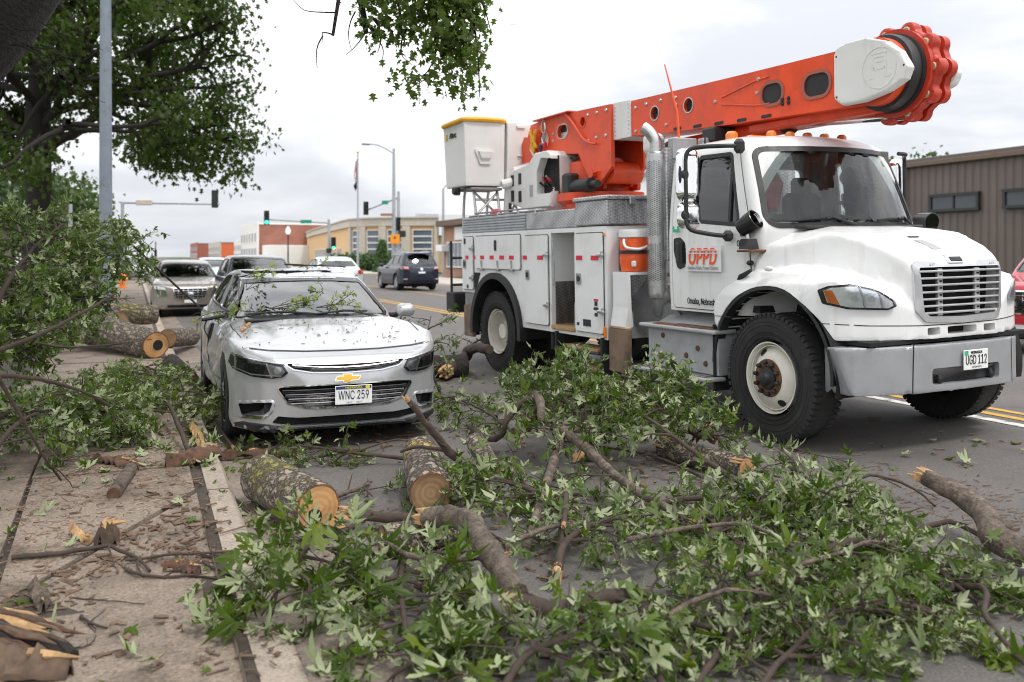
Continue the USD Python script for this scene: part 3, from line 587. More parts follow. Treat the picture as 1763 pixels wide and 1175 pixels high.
# signal mast at the near left corner with its arm over the street
p = ad(211, 440, 50.); p[2] = 0; t = thing('signal_mast', 'grey signal mast at left with a long arm carrying a pale box sign', 'signal mast', p)
zc = lambda py, d: CAM_H + (HY - py) / FPX * d
sc_ = lambda px, py, d: ad(px, py, d) - p
obj('post', tubes([(0, 0, 0), (0, 0, zc(348, 50))], [.13, .09], 10), 'galvanised', t)
obj('mast_arm', tubes([sc_(208, 349, 50), sc_(378, 352, 50)], [.07, .05]), 'galvanised', t)
obj('box_sign', MB().cbox(sc_(248, 349, 49.9), (.9, .15, .3), .03, np.stack([CR, CF, UP], 1)), 'limestone', t, smooth=False)
signal_head(t, sc_(370, 346, 50) + [0, 0, .1], FACE * -1)
obj('control_box', MB().cbox(sc_(208, 408, 49.8), (.3, .25, 1.9), .03), 'signal_black', t, smooth=False)
signal_head(t, sc_(196, 398, 49.8), FACE * -1)
# corner pole with pedestrian head behind the leaf heap
p = ad(121, 440, 44.); p[2] = 0; t = thing('pedestrian_signal', 'short grey signal post with a pedestrian head under the left tree', 'signal', p)
obj('post', tubes([(0, 0, 0), (0, 0, zc(352, 44))], .1, 10), 'galvanised', t); signal_head(t, sc_(110, 366, 43.9), -FACE); obj('walk_head', MB().cbox(sc_(116, 420, 43.8), (.4, .22, .42), .03), 'orange_light', t, smooth=False)
# green light with street sign on the far mast
p = ad(566, 440, 78.); p[2] = 0; t = thing('green_signal_mast', 'far signal mast with green lights and a green street sign on its arm', 'signal mast', p)
obj('post', tubes([(0, 0, 0), (0, 0, zc(378, 78))], [.16, .11], 10), 'galvanised', t); obj('mast_arm', tubes([sc_(566, 384, 78), sc_(459, 378, 78)], [.1, .06]), 'galvanised', t)
signal_head(t, sc_(459, 375, 77.8), FACE, 2, s=1.22); signal_head(t, sc_(574, 420, 77.8), FACE, 2, s=1.15)
sgn = obj('street_sign', MB().cbox(sc_(527, 382, 77.9), (.95, .05, .32), .01, np.stack([CR, CF, UP], 1)), 'sign_green', t, smooth=False)
obj('walk_head', MB().cbox(sc_(566, 432, 77.7), (.42, .25, .42), .03), 'signal_black', t, smooth=False); obj('walk_lamp', MB().cbox(sc_(577, 430, 77.5), (.2, .1, .22), .02), 'orange_light', t, smooth=False)
# right-hand signal mast
p = ad(686, 440, 70.); p[2] = 0; t = thing('right_signal_mast', 'signal mast right of the street lamp with a slanting arm and dark heads', 'signal mast', p)
obj('post', tubes([(0, 0, 0), (0, 0, zc(330, 70))], [.15, .11], 10), 'galvanised', t); obj('mast_arm', tubes([sc_(686, 340, 70), sc_(632, 362, 70)], [.09, .06]), 'galvanised', t)
signal_head(t, sc_(630, 359, 69.8), FACE, s=1.05); signal_head(t, sc_(685, 386, 69.6), FACE, s=1.05); obj('walk_head', MB().cbox(sc_(692, 403, 69.6), (.55, .35, .5), .04), 'signal_black', t, smooth=False)
obj('street_sign', MB().cbox(sc_(663, 349, 69.9), (.5, .05, .3), .01, np.stack([CR, CF, UP], 1)), 'sign_green', t, smooth=False)
# street lamp with curved arm, brown and orange signs on it
p = ad(678, 440, 64.); p[2] = 0; t = thing('street_lamp', 'tall street lamp with a curved arm reaching left over the road', 'street lamp', p)
obj('pole', tubes([(0, 0, 0), (0, 0, 4), (0, 0, zc(256, 64))], [.17, .14, .09], 10), 'galvanised', t)
obj('lamp_arm', tubes(spline([sc_(678, 265, 64), sc_(664, 256, 64), sc_(646, 249, 64), sc_(628, 248, 64)], 10), .055), 'galvanised', t); obj('lamp_head', MB().cbox(sc_(630, 248.5, 64), (.62, .28, .13), .05), 'cast_grey', t, smooth=False)
t2 = thing('orange_sign', 'small square orange warning sign low on the street lamp', 'sign', ad(680, 412, 63.7)); obj('panel', MB().cbox((0, 0, 0), (.66, .04, .66), .01, np.stack([CR, CF, UP], 1)), 'sign_orange', t2, smooth=False); obj('arrow_symbol', MB().cbox(-CF * .03 + UP * .1, (.1, .03, .16), .01), 'print_black', t2, smooth=False)
t2 = thing('brown_sign', 'long thin brown street name sign hung on the street lamp', 'sign', ad(666, 370, 63.7)); obj('panel', MB().cbox((0, 0, 0), (.9, .05, .19), .01, np.stack([CR, CF, UP], 1)), 'sign_brown', t2, smooth=False)
p = ad(763, 440, 75.); p[2] = 0; t = thing('street_lamp', 'second grey street lamp just left of the truck bucket', 'street lamp', p); obj('pole', tubes([(0, 0, 0), (0, 0, zc(325, 75))], [.14, .09], 10), 'galvanised', t); obj('lamp_arm', tubes([sc_(763, 327, 75), sc_(767, 320, 75), sc_(776, 316, 75)], .06), 'galvanised', t)
# flag pole
p = ad(616, 440, 82.); p[2] = 0; t = thing('flag_pole', 'silver flag pole in front of the civic building', 'flag pole', p); obj('pole', tubes([(0, 0, 0), (0, 0, zc(263, 82))], [.11, .06], 10), 'galvanised', t); obj('finial', MB().ball((0, 0, zc(262, 82)), .11), 'gold', t)
def flag(name, label, top, bot, px, d, mats):
    t = thing(name, label, 'flag', ad(px, top, d)); h = (bot - top) / FPX * d; n = len(mats)
    for k, m in enumerate(mats):
        V = []
        for i in range(13):
            s = i / 12; z = -h * s; fold = .1 * math.sin(s * 9 + k); wdt = .18 + .55 * s
            for e in (k / n, (k + 1) / n): V.append(np.array(CR) * -(.03 + wdt * e * (.45 + .2 * math.sin(s * 5))) + np.array(CF) * (fold * e * 2 + .1 * math.sin(e * 12)) + UP * (z - e * .35))
        obj('stripe' if n > 3 else 'cloth', (np.array(V), np.array([[2 * i, 2 * i + 1, 2 * i + 3, 2 * i + 2] for i in range(12)])), m, t, smooth=True)
flag('national_flag', 'limp red white and blue flag high on the flag pole', 273, 308, 615, 81.9, ['flag_blue', 'flag_red', 'flag_white', 'flag_red', 'flag_white', 'flag_red'])
flag('dark_flag', 'limp black flag lower on the flag pole', 306, 325, 615, 81.9, ['flag_black', 'flag_black'])
# globe lamp post
p = ad(496, 440, 105.); p[2] = 0; t = thing('globe_lamp', 'old style dark lamp post with a white globe before the brick building', 'street lamp', p)
obj('post', MB().lathe([(.22, 0), (.16, .6), (.09, .9), (.075, zc(403, 105))], n=12), 'signal_black', t); obj('lamp_globe', MB().lathe([(.01, 0), (.18, .02), (.32, .3), (.3, .55), (.16, .85), (.03, 1.0)], (0, 0, zc(404, 105)), n=14), 'globe', t)
# hydrant, far signals
p = gp(211, 497); t = thing('fire_hydrant', 'orange and yellow fire hydrant on the pavement beyond the lamp pole', 'hydrant', p)
obj('barrel', MB().lathe([(.19, 0), (.19, .06), (.13, .08), (.13, .52), (.17, .54), (.17, .58), (.12, .66), (.05, .73), (.001, .75)], n=16), 'hydrant', t); obj('nozzle', MB().cyl((-.22, 0, .42), (.22, 0, .42), .06), 'yellow_pad', t)
p = ad(268, 440, 170.); p[2] = 0; t = thing('far_signal', 'tiny dark traffic signal far up the street', 'signal', p); obj('post', tubes([(0, 0, 0), (0, 0, zc(440, 170)), (0, 0, 4.2)], .1), 'signal_black', t); signal_head(t, (0, -.2, zc(438, 170) + .2), FACE, s=1.3)
# ladder rack / pole rack behind the truck tail: parked trailer frame
# ------------------------------------------------------------------ white utility bucket truck (local frame: x to its left-hand kerb.. far side, y from front axle to tail, z up)
TK_YAW, TK_ROLL = math.radians(-3.91), math.radians(1.0)
tb_ = np.array([math.sin(TK_YAW), math.cos(TK_YAW), 0]); tr_ = np.array([math.cos(TK_YAW), -math.sin(TK_YAW), 0])
TKM = np.eye(4); TKM[:3, 0] = tr_ * math.cos(TK_ROLL) + UP * math.sin(TK_ROLL); TKM[:3, 1] = tb_; TKM[:3, 2] = UP * math.cos(TK_ROLL) - tr_ * math.sin(TK_ROLL); TKM[:3, 3] = (4.85, 5.98, .062)
truck = thing('bucket_truck', 'white utility bucket truck with orange boom folded forward over its cab', 'truck', matrix=TKM)
T = truck
def text_on(s, h, o, ex, ey, width=None, depth=.003, bold=False, shear=0.0):
    m = meshkit.text_mesh(s, h, depth, bold); v = np.array(m.vertices); v[:, 0] -= v[:, 0].min()
    if width: v[:, 0] *= width / v[:, 0].max()
    v[:, 0] += shear * v[:, 1]
    ex, ey = np.asarray(ex, float), np.asarray(ey, float); ez = np.cross(ex, ey)
    return (np.asarray(o, float) + v[:, :1] * ex + v[:, 1:2] * ey + v[:, 2:3] * ez, np.asarray(m.faces))
SX, SY = (0, -1, 0), (0, 0, 1)            # lettering on the near side reads towards the front; its normal is -x
def arc_shell(x0, x1, y, z, r, a0=-.2, a1=PI + .2, n=28):
    b = MB(); A = np.linspace(a0, a1, n); P = [(y + r * math.cos(a), z + r * math.sin(a)) for a in A]; V = np.array([(x, *p) for p in P for x in (x0, x1)]); return b.add(V, np.array([[2 * i, 2 * i + 1, 2 * i + 3, 2 * i + 2] for i in range(n - 1)]))
def side_box(y0, y1, z0, z1, x, th=.03, ch=.008): return MB().cbox((x - th / 2 + .001, (y0 + y1) / 2, (z0 + z1) / 2), (th, y1 - y0, z1 - z0), ch)
TXC = 1.2
def mirror_pts(p): return [(2 * TXC - x, y) for x, y in p][::-1]
# -- bonnet with fenders
XSCALE = .955
hood_prof = [(.34, .88), (.34, 1.79), (.12, 1.79), (-.1, 1.765), (-.4, 1.70), (-.68, 1.60), (-.84, 1.51), (-.905, 1.42), (-.925, 1.2), (-.93, .88)]
pl = [(.16, .34), (.24, .1), (.36, -.2), (.48, -.5), (.58, -.75), (.66, -.89), (.8, -.94)]
hood = man_ext(Polygon(hood_prof), 2.6, 'yz', -.1) ^ man_ext(Polygon(pl + mirror_pts(pl)), 1.2, 'xy', .8)
hx = [(.0, .8), (.12, 1.4), (.26, 1.62), (.46, 1.735), (.8, 1.785), (1.2, 1.80)]
hood = hood ^ man_ext(Polygon(hx + [(2.4 - x, z) for x, z in hx[::-1]]), 1.6, 'xz', -1.1)
fp = [(.66, .88), (.70, 1.08), (.58, 1.24), (.36, 1.395), (.1, 1.455), (-.18, 1.445), (-.45, 1.385), (-.68, 1.32), (-.82, 1.26), (-.9, 1.1), (-.925, .88)]
fpl = [(-.01, .70), (-.015, -.32), (.01, -.46), (.07, -.59), (.18, -.71), (.34, -.80), (.55, -.87), (.72, -.91), (.9, -.93), (.9, .70)]
fxz = [(-.05, .8), (-.03, 1.15), (.03, 1.30), (.12, 1.39), (.3, 1.46), (.95, 1.52), (.95, .8)]
fen = man_ext(Polygon(fp), 1.1, 'yz', -.06) ^ man_ext(Polygon(fpl), 1.0, 'xy', .7) ^ man_ext(Polygon(fxz), 1.9, 'xz', -1.0)
fen2 = fen.mirror((1, 0, 0)).translate((2 * TXC, 0, 0))
front = soften(hood + fen + fen2, .045, 14)
fm = to_man(front)
arch = MB().cyl((-.3, .02, .58), (.62, .02, .58), .705, n=48).man(); arch2 = MB().cyl((1.78, .02, .58), (2.7, .02, .58), .705, n=48).man()
grille_poly = rpoly([(.715, 1.45), (.73, 1.10), (.80, 1.02), (1.20, .995), (1.60, 1.02), (1.67, 1.10), (1.685, 1.45), (1.62, 1.475), (1.46, 1.47), (1.41, 1.445), (.99, 1.445), (.94, 1.47), (.78, 1.475)], .02)
grille_in = affinity.scale(rpoly([(.755, 1.43), (.785, 1.09), (.84, 1.055), (1.2, 1.04), (1.56, 1.055), (1.615, 1.09), (1.645, 1.43)], .02), 1, 1)
vents = [rrect(.78, .905, .93, .965, .015), rrect(1.02, .905, 1.38, .965, .015), rrect(1.47, .905, 1.62, .965, .015)]
grille_poly, grille_in = (affinity.scale(g_, 1.12, 1.03, origin=(1.2, 1.25)) for g_ in (grille_poly, grille_in))
cut = man_ext(grille_in, .3, 'xz', -1.1)
for v_ in vents: cut = cut + man_ext(v_, .3, 'xz', -1.1)
fm = fm - arch - arch2 - cut
hood_t = tri(fm)
hd = obj('bonnet', hood_t, 'truck_white', T, smooth=32)
Pf, Ps = Proj(front, 1, -1), Proj(front, 0, -1)
obj('wheel_well', arc_shell(.03, .60, .02, .58, .704).box((.61, .02, .95), (.01, 1.4, .74)), 'dark_hollow', T)
obj('wheel_well', arc_shell(1.8, 2.37, .02, .58, .704).box((1.79, .02, .95), (.01, 1.4, .74)), 'dark_hollow', T)
b = MB()
for k in range(25):
    a0, a1 = PI * (1.02 - k * 1.02 / 25), PI * (1.02 - (k + 1) * 1.02 / 25); c = lambda a, r: (.02 + r * math.cos(a), .58 + r * math.sin(a))
    (y0, z0), (y1, z1), (y2, z2), (y3, z3) = c(a0, .705), c(a1, .705), c(a1, .675), c(a0, .675)
    for x in (.0,): b.add([(x, y0, z0), (x, y1, z1), (x, y2, z2), (x, y3, z3), (x + .1, y0, z0), (x + .1, y1, z1), (x + .1, y2, z2), (x + .1, y3, z3)], [[0, 1, 2, 3], [3, 2, 6, 7], [4, 7, 6, 5]])
obj('arch_lip', b, 'black_plastic', T)
obj('mud_flap', MB().cbox((.16, .70, .62), (.34, .02, .6), .006), 'rubber', T, smooth=False)
obj('grille_hollow', MB().box((1.2, -.80, 1.24), (.98, .02, .5)).box((1.2, -.8, .93), (.9, .02, .12)), 'dark_hollow', T, smooth=False)
gr = obj('grille_frame', Pf.patch(grille_poly.difference(grille_in.buffer(-.004)), .016, .04, .03), 'grille_silver', T)
for k in range(7):
    z = 1.40 - k * .054; hw = .498 - (k * .006); obj('grille_bar', MB().cbox((1.2, -.905, z), (2 * hw, .05, .016), .005), 'grille_silver', gr, smooth=False)
for x in (.97, 1.43):
    obj('grille_post', MB().cbox((x, -.893, 1.235), (.06, .03, .37), .006), 'grille_silver', gr, smooth=False)
    for k in range(6): obj('post_slot', MB().box((x, -.9095, 1.375 - k * .054), (.028, .004, .014)), 'dark_hollow', gr, smooth=False)
for x in (.83, 1.57): obj('marker_lamp', MB().cbox((x, -.935, 1.452), (.055, .02, .02), .006), 'lamp_lens', gr, smooth=False)
obj('emblem_badge', Pf.patch(Point(1.2, 1.492).buffer(.1).intersection(sbox(1.05, 1.463, 1.35, 1.521)), .022, .02, .02), 'chrome', T); obj('emblem_inlay', Pf.patch(sbox(1.13, 1.475, 1.27, 1.509), .026, .03), 'print_black', T)
obj('bonnet_seam', [None, Ps.line([(.66, 1.0), (.45, 1.0)], .006)][1], 'print_black', T)
obj('bonnet_seam', Pf.line([(.02, 1.01), (.3, .995), (.7, .985), (1.2, .982), (2.38, 1.0)], .007, .002), 'print_black', T)
Pu = Proj(front, 2, 1); obj('bonnet_sticker', Pu.patch(sbox(1.1, -.74, 1.22, -.56), .004, .03), 'print_grey', T); obj('bonnet_latch', Pu.patch(sbox(1.13, -.50, 1.27, -.47), .006, .03), 'print_black', T)
obj('turn_lamp', MB().ball((.055, .05, 1.425), .05, 2, (.5, 1, .45)), 'stone_white', T)
for sx_ in (0, 1):
    if sx_: XSCALE = .94
    hp = rpoly([(.035, 1.265), (.065, 1.295), (.18, 1.31), (.34, 1.27), (.475, 1.185), (.49, 1.14), (.44, 1.118), (.16, 1.128), (.05, 1.165)], .012)
    mir = (lambda g: affinity.scale(g, -1, 1, origin=(TXC, 0))) if sx_ else (lambda g: g)
    hl = obj('headlight', Pf.patch(mir(hp.buffer(.006)), .004, .012), 'trim_black', T)
    inn = hp.buffer(-.010)
    obj('reflector', Pf.patch(mir(inn.intersection(sbox(.03, 1, .6, 2))), .012, .015), 'reflector', hl, smooth=30)
    obj('amber_lens', Pf.patch(mir(inn.intersection(Polygon([(.05, 1.26), (.07, 1.26), (.115, 1.13), (.075, 1.14)]).buffer(.008))), .017, .02), 'amber', hl)
    for cx_, r_ in ((.19, .055), (.30, .05)):
        obj('lamp_bowl', Pf.patch(mir(Point(cx_, 1.2).buffer(r_).intersection(inn)), .02, .02), 'reflector', hl); obj('bulb', Pf.patch(mir(Point(cx_, 1.2).buffer(r_ * .5)), .026, .02), 'lamp_lens', hl)
    for cx_ in (.25, .375): obj('lamp_divider', Pf.patch(mir(LineString([(cx_ - .03, 1.3), (cx_ + .02, 1.1)]).buffer(.006).intersection(inn)), .022, .03), 'grille_silver', hl)
    obj('lens_cover', Pf.patch(mir(hp.buffer(-.004)), .034, .012, .025), 'lamp_lens', hl)
# -- bumper
XSCALE = .945
bp = [(.0, -.62), (-.02, -.70), (.10, -.80), (.30, -.88), (.54, -.935), (.60, -.965), (1.2, -.985)]
wing = lambda x: x if x < 1.8 else 1.8 + (x - 1.8) * .62
bo = bp + [(wing(2.4 - x), y) for x, y in bp[::-1][1:]]; bi = [(x if abs(x - 1.2) < .7 else x + (.1 if x < 1.2 else -.1), y + .11) for x, y in bo][::-1]
bm = man_ext(Polygon(bo + bi).buffer(0), .36, 'xy', .475)
rake = man_ext(Polygon([(-.2, .3), (.13, .3), (-.045, 1.0), (-.2, 1.0)]), 1, 'xz', -1.2)
bm = to_man(soften(bm - rake - rake.mirror((1, 0, 0)).translate((wing(2.42), 0, 0)), .03, 8))
slot = rrect(.78, .53, 1.62, .655, .03); bump_t = tri(bm - man_ext(slot, .1, 'xz', -1.03))
Pb = Proj(tri(bm), 1, -1)
bu = obj('bumper', bump_t, 'bumper_silver', T, smooth=40); obj('bumper_slot', MB().box((1.2, -.92, .59), (.9, .02, .16)), 'dark_hollow', bu, smooth=False)
for x in (.57, 1.80): obj('bumper_joint', Pb.line([(x, .47), (x + .012 * (1 if x < 1 else -1), .85)], .008, .002), 'print_black', bu)
for x in (.88, 1.52): obj('tow_hook', MB().tube([(x, -.95, .60), (x, -.96, .57), (x + .02, -.95, .54)], .018), 'signal_black', bu)
obj('air_dam', MB().box((1.2, -.72, .86), (2.0, .3, .03)), 'dark_hollow', T, smooth=False)
pz = .70; lp = obj('licence_plate', MB().cbox((1.27, -1.003, pz), (.305, .008, .155), .003), 'plate_white', T, smooth=False)
obj('plate_number', text_on('UGD 112', .072, (1.14, -1.0075, pz - .035), (1, 0, 0), (0, 0, 1), .26), 'print_black', lp, smooth=False)
obj('plate_state', text_on('NEBRASKA', .02, (1.205, -1.0075, pz + .047), (1, 0, 0), (0, 0, 1), .14), 'print_black', lp, smooth=False)
obj('plate_sticker', MB().box((1.148, -1.008, pz + .055), (.045, .003, .034)), 'print_green', lp, smooth=False)
obj('plate_caption', text_on('GOVERNMENT', .012, (1.215, -1.0075, pz - .062), (1, 0, 0), (0, 0, 1), .12), 'print_grey', lp, smooth=False)
XSCALE = 1.0
# -- cab shell, hollow, with window openings
CXC = 1.15
def cab_ring(z, hw, fc, fm_, bk, rc=.13, rb=.08):
    """plan outline of the cab at height z: half width, front corner and front centre y, back y"""
    P = [(hw, bk - rb)] + [(hw, bk - rb + (fc + rc - bk + rb) * t) for t in (.33, .66)] + [(hw - rc + rc * math.cos(a), fc + rc - rc * math.sin(a) * .8) for a in np.linspace(0, PI / 2 * .8, 6)]
    x0 = P[-1][0]; y0 = P[-1][1]
    P += [(x0 * t, fm_ + (y0 - fm_) * t ** 2.2) for t in (.85, .7, .55, .4, .25, .12)]
    P = P + [(0, fm_)] + [(-x, y) for x, y in P[::-1]]
    P += [(-hw + rb * (1 - math.cos(a)), bk - rb + rb * math.sin(a)) for a in np.linspace(PI / 6, PI / 2, 3)] + [(0, bk)] + [(hw - rb * (1 - math.cos(a)), bk - rb + rb * math.sin(a)) for a in np.linspace(PI / 2, PI / 6, 3)]
    return np.array([(CXC + x, y, z) for x, y in P])
CABZ = np.array([(1.0, .975, .40, .2, 1.61), (1.3, .985, .34, .1, 1.61), (1.72, .985, .22, .0, 1.61), (1.80, .98, .22, .0, 1.61), (2.1, .955, .325, .115, 1.61), (2.4, .92, .44, .24, 1.605), (2.5, .895, .48, .29, 1.60), (2.56, .86, .53, .345, 1.585), (2.60, .80, .60, .42, 1.56), (2.63, .70, .70, .55, 1.50), (2.645, .5, .85, .75, 1.4)])
def cab_loft(dw=0., df=0., db=0., zlo=None, zhi=None):
    zz = np.r_[np.linspace(1.0, 2.5, 24), np.linspace(2.5, 2.645, 10)[1:]]; R_ = []
    for z in zz:
        q = [np.interp(z, CABZ[:, 0], CABZ[:, k]) for k in range(1, 5)]
        R_.append(cab_ring(z if zhi is None else min(max(z, zlo), zhi), q[0] - dw, q[1] + df, q[2] + df, q[3] - db))
    n = len(R_[0]); V = np.vstack(R_ + [R_[0].mean(0)[None], R_[-1].mean(0)[None]]); i, j = np.meshgrid(np.arange(len(R_) - 1), np.arange(n), indexing='ij')
    a = (i * n + j).ravel(); b = (i * n + (j + 1) % n).ravel(); F = np.vstack([np.stack([a, b, b + n], 1), np.stack([a, b + n, a + n], 1)]); k = len(R_) * n; jj = np.arange(n)
    F = np.vstack([F, np.stack([np.full(n, k), (jj + 1) % n, jj], 1), np.stack([np.full(n, k + 1), k - n + jj, k - n + (jj + 1) % n], 1)])
    t = trimesh.Trimesh(V, F, process=False); t.fix_normals(); return t
cab_t = cab_loft(); cabm = to_man(cab_t)
inner = to_man(cab_loft(.055, .055, .055)) ^ man_ext(sbox(.0, .0, 2.4, 1.7), 1.52, 'xy', 1.055)
wsp = rpoly([(.245, 1.80), (.325, 2.47), (1.975, 2.47), (2.055, 1.80)], .09, 6)
swp = rpoly([(1.17, 1.865), (1.17, 2.46), (.70, 2.45), (.55, 1.84), (.60, 1.815)], .05, 5)
shell = cabm - inner - man_ext(wsp, .9, 'xz', -.5) - man_ext(swp, 3.0, 'yz', -.3) - man_ext(rrect(.45, 1.95, 1.95, 2.42, .06), .4, 'xz', 1.4)
cab = obj('cab', tri(shell), 'truck_white', T, smooth=32)
Pcf, Pcs, Pcr = Proj(cab_t, 1, -1), Proj(cab_t, 0, -1), Proj(cab_t, 0, 1)
obj('windshield_gasket', Pcf.patch(wsp.buffer(.035).difference(wsp.buffer(-.012)), .006, .05, .012), 'black_plastic', T)
obj('windshield', Pcf.patch(wsp.buffer(-.008), -.012, .08), 'glass_truck', T, smooth=True)
obj('side_window_gasket', Pcs.patch(swp.buffer(.022).difference(swp.buffer(-.014)), .005, .05, .012), 'black_plastic', T)
obj('side_window', Pcs.patch(swp.buffer(-.008), -.012, .12), 'glass_dark', T, smooth=True); obj('side_window', Pcr.patch(swp.buffer(-.008), -.012, .12), 'glass_truck', T, smooth=True)
obj('window_bar', Pcs.patch(sbox(.66, 1.84, .69, 2.46), .004, .06, .02), 'black_plastic', T)
dr = obj('door', Pcs.patch(rpoly([(1.50, 1.03), (1.50, 2.0), (1.46, 2.55), (.62, 2.54), (.46, 2.0), (.40, 1.80), (.40, 1.32), (.52, 1.12), (.66, 1.03)], .05).difference(swp.buffer(.025)), .006, .05, .01), 'truck_white', T, smooth=40)
dout = rpoly([(1.50, 1.03), (1.50, 2.0), (1.46, 2.55), (.62, 2.54), (.46, 2.0), (.40, 1.80), (.40, 1.32), (.52, 1.12), (.66, 1.03)], .05)
obj('door_gap', Pcs.patch(dout.buffer(.008).difference(dout), .003, .04), 'print_black', dr, smooth=False)
obj('door_handle', Pcs.patch(rpoly([(1.47, 1.70), (1.37, 1.71), (1.30, 1.66), (1.27, 1.5), (1.31, 1.42), (1.38, 1.40), (1.42, 1.42), (1.47, 1.58)], .025), .012, .03, .008), 'trim_black', dr); obj('handle_lever', MB().cbox((.115, 1.36, 1.56), (.02, .05, .2), .008), 'black_plastic', dr, smooth=False)
xd = .130
obj('logo_panel', side_box(.74, 1.25, 1.385, 1.63, .132, .003, .001), 'truck_white', dr, smooth=False)
obj('logo_lettering', text_on('OPPD', .145, (xd - .0035, 1.21, 1.455), SX, SY, .40, .004, True, .12), 'print_orange', dr, smooth=False)
for zz in (1.585, 1.555): obj('logo_line', MB().box((xd - .0085, 1.0, zz), (.003, .44, .008)), 'plate_white', dr, smooth=False)
obj('owner_lettering', text_on('Omaha Public Power District', .03, (xd - .0035, 1.22, 1.405), SX, SY, .44), 'print_grey', dr, smooth=False)
obj('town_lettering', text_on('Omaha, Nebraska', .058, (xd + .0025, 1.235, 1.075), SX, SY, .43, .006), 'print_black', dr, smooth=False)
obj('number_lettering', text_on('6', .05, (xd + .02, .50, 1.70), SX, SY, .03, .006), 'print_black', dr, smooth=False); obj('number_lettering', text_on('OMA', .055, (xd + .02, .545, 1.615), SX, SY, .12, .006), 'print_black', dr, smooth=False)
obj('door_sticker', side_box(1.36, 1.46, 1.76, 1.82, .139, .004, .001), 'print_green', dr, smooth=False); obj('door_sticker', side_box(1.39, 1.43, 1.79, 1.82, .136, .003, .001), 'plate_white', dr, smooth=False)
obj('hinge_plug', MB().ball((.13, .36, 1.47), .035, 2, (.5, 1.3, .7)), 'trim_black', T); obj('bonnet_latch', MB().tube([(.10, .50, 1.27), (.06, .40, 1.35), (.07, .28, 1.41)], [.018, .026, .014]), 'rubber', T)
# interior
obj('dashboard', MB().cbox((1.15, .54, 1.60), (1.72, .42, .36), .08), 'interior_grey', T); obj('cab_floor', MB().box((1.2, .95, 1.06), (1.95, 1.2, .06)), 'interior_dark', T, smooth=False)
for x in (.62, 1.75):
    st = obj('seat', MB().cbox((x, 1.12, 1.42), (.52, .52, .2), .06), 'interior_dark', T); obj('backrest', MB().cbox((x, 1.38, 1.82), (.5, .16, .68), .06), 'interior_dark', st); obj('headrest', MB().cbox((x, 1.38, 2.22), (.28, .1, .2), .04), 'interior_dark', st)
an = np.linspace(0, 2 * PI, 33); sw_c = np.array([1.75, .68, 1.86]); sa, sb = np.array([1, 0, 0.]), np.array([0, .62, .78])
sw = obj('steering_wheel', MB().tube([sw_c + .22 * (sa * math.cos(q) + sb * math.sin(q)) for q in an], .018, 8, False), 'interior_dark', T)
for q in (.3, 2.84, 4.71): obj('spoke', MB().tube([sw_c, sw_c + .22 * (sa * math.cos(q) + sb * math.sin(q))], .016), 'interior_dark', sw)
obj('sun_visor', MB().cbox((.75, .47, 2.44), (.66, .03, .14), .01), 'interior_grey', T, smooth=False); obj('sun_visor', MB().cbox((1.65, .47, 2.44), (.66, .03, .14), .01), 'interior_grey', T, smooth=False)
obj('hanging_coat', MB().tube([(1.02, 1.3, 2.5), (1.0, 1.25, 2.2), (1.0, 1.22, 1.95)], [.14, .28, .2], 10), 'red_paint', T); obj('clipboard', MB().cbox((.52, .46, 1.80), (.4, .22, .05), .02), 'paper', T, smooth=False); obj('safety_vest', MB().cbox((.40, .48, 1.81), (.16, .2, .05), .02), 'hivis', T)
for x0, x1 in ((.42, 1.0), (1.28, 1.92)):
    w_ = obj('wiper', MB().tube([(x1, float(Pcf.hit([(x1, 1.79)])[0]) - .03, 1.79), ((x0 + x1) / 2 + .05, float(Pcf.hit([((x0 + x1) / 2, 1.84)])[0]) - .05, 1.86), ((x0 + x1) / 2, float(Pcf.hit([((x0 + x1) / 2, 1.84)])[0]) - .035, 1.845)], .011), 'signal_black', T)
    obj('wiper_blade', MB().tube([(x, float(Pcf.hit([(x, 1.825 + .02 * math.sin((x - x0) * 5))])[0]) - .022, 1.825 + .02 * math.sin((x - x0) * 5)) for x in np.linspace(x0, x1 - .08, 6)], .011), 'rubber', w_)
obj('cowl', MB().cbox((1.15, .06, 1.772), (1.45, .14, .03), .012), 'black_plastic', T, smooth=False)
for x in (.75, .98, 1.2, 1.42, 1.65):
    y = .50; mk = obj('marker_lamp', MB().lathe([(.048, -.02), (.045, .025), (.03, .042), (.001, .048)], (x - .05, y + .19, 2.64), n=14), 'amber', T)
obj('beacon', MB().lathe([(.06, 0), (.06, .07), (.04, .095), (.001, .10)], (.60, 1.12, 2.63), n=16), 'amber', T); obj('beacon', MB().cbox((.82, 1.0, 2.645), (.26, .12, .07), .025), 'amber', T)
obj('roof_antenna', MB().tube([(.42, 1.3, 2.6), (.42, 1.3, 2.72)], [.012, .006]), 'signal_black', T)
# mirrors
mA = [(.14, .50, 2.50), (.08, .50, 2.50), (-.16, .68, 2.50), (-.23, .735, 2.47), (-.25, .75, 2.38), (-.25, .75, 1.84), (-.22, .73, 1.77), (-.14, .70, 1.745), (.12, .62, 1.71)]
mr = obj('mirror_bracket', MB().tube(spline(mA, 40), .02, 10), 'black_plastic', T)
for c, s in (((.15, .50, 2.5), (.1, .09, .13)), ((.11, .62, 1.71), (.07, .12, .10))): obj('bracket_foot', MB().cbox(c, s, .03), 'black_plastic', mr)
def mirror_head(c, sz, nm):
    m = MB().cbox(c, sz, .05); m_ = soften(m.man(), .03, 8); h_ = obj('mirror_head', m_, 'chrome', mr, smooth=60)
mirror_head((-.19, .80, 2.26), (.25, .10, .47), ''); mirror_head((-.18, .80, 1.90), (.26, .10, .24), '')
for z_, h_ in ((2.26, .17), (1.90, .07)): obj('mirror_clamp', MB().ball((-.25, .765, z_), .04, 2, (1, .8, 1.3)), 'black_plastic', mr)
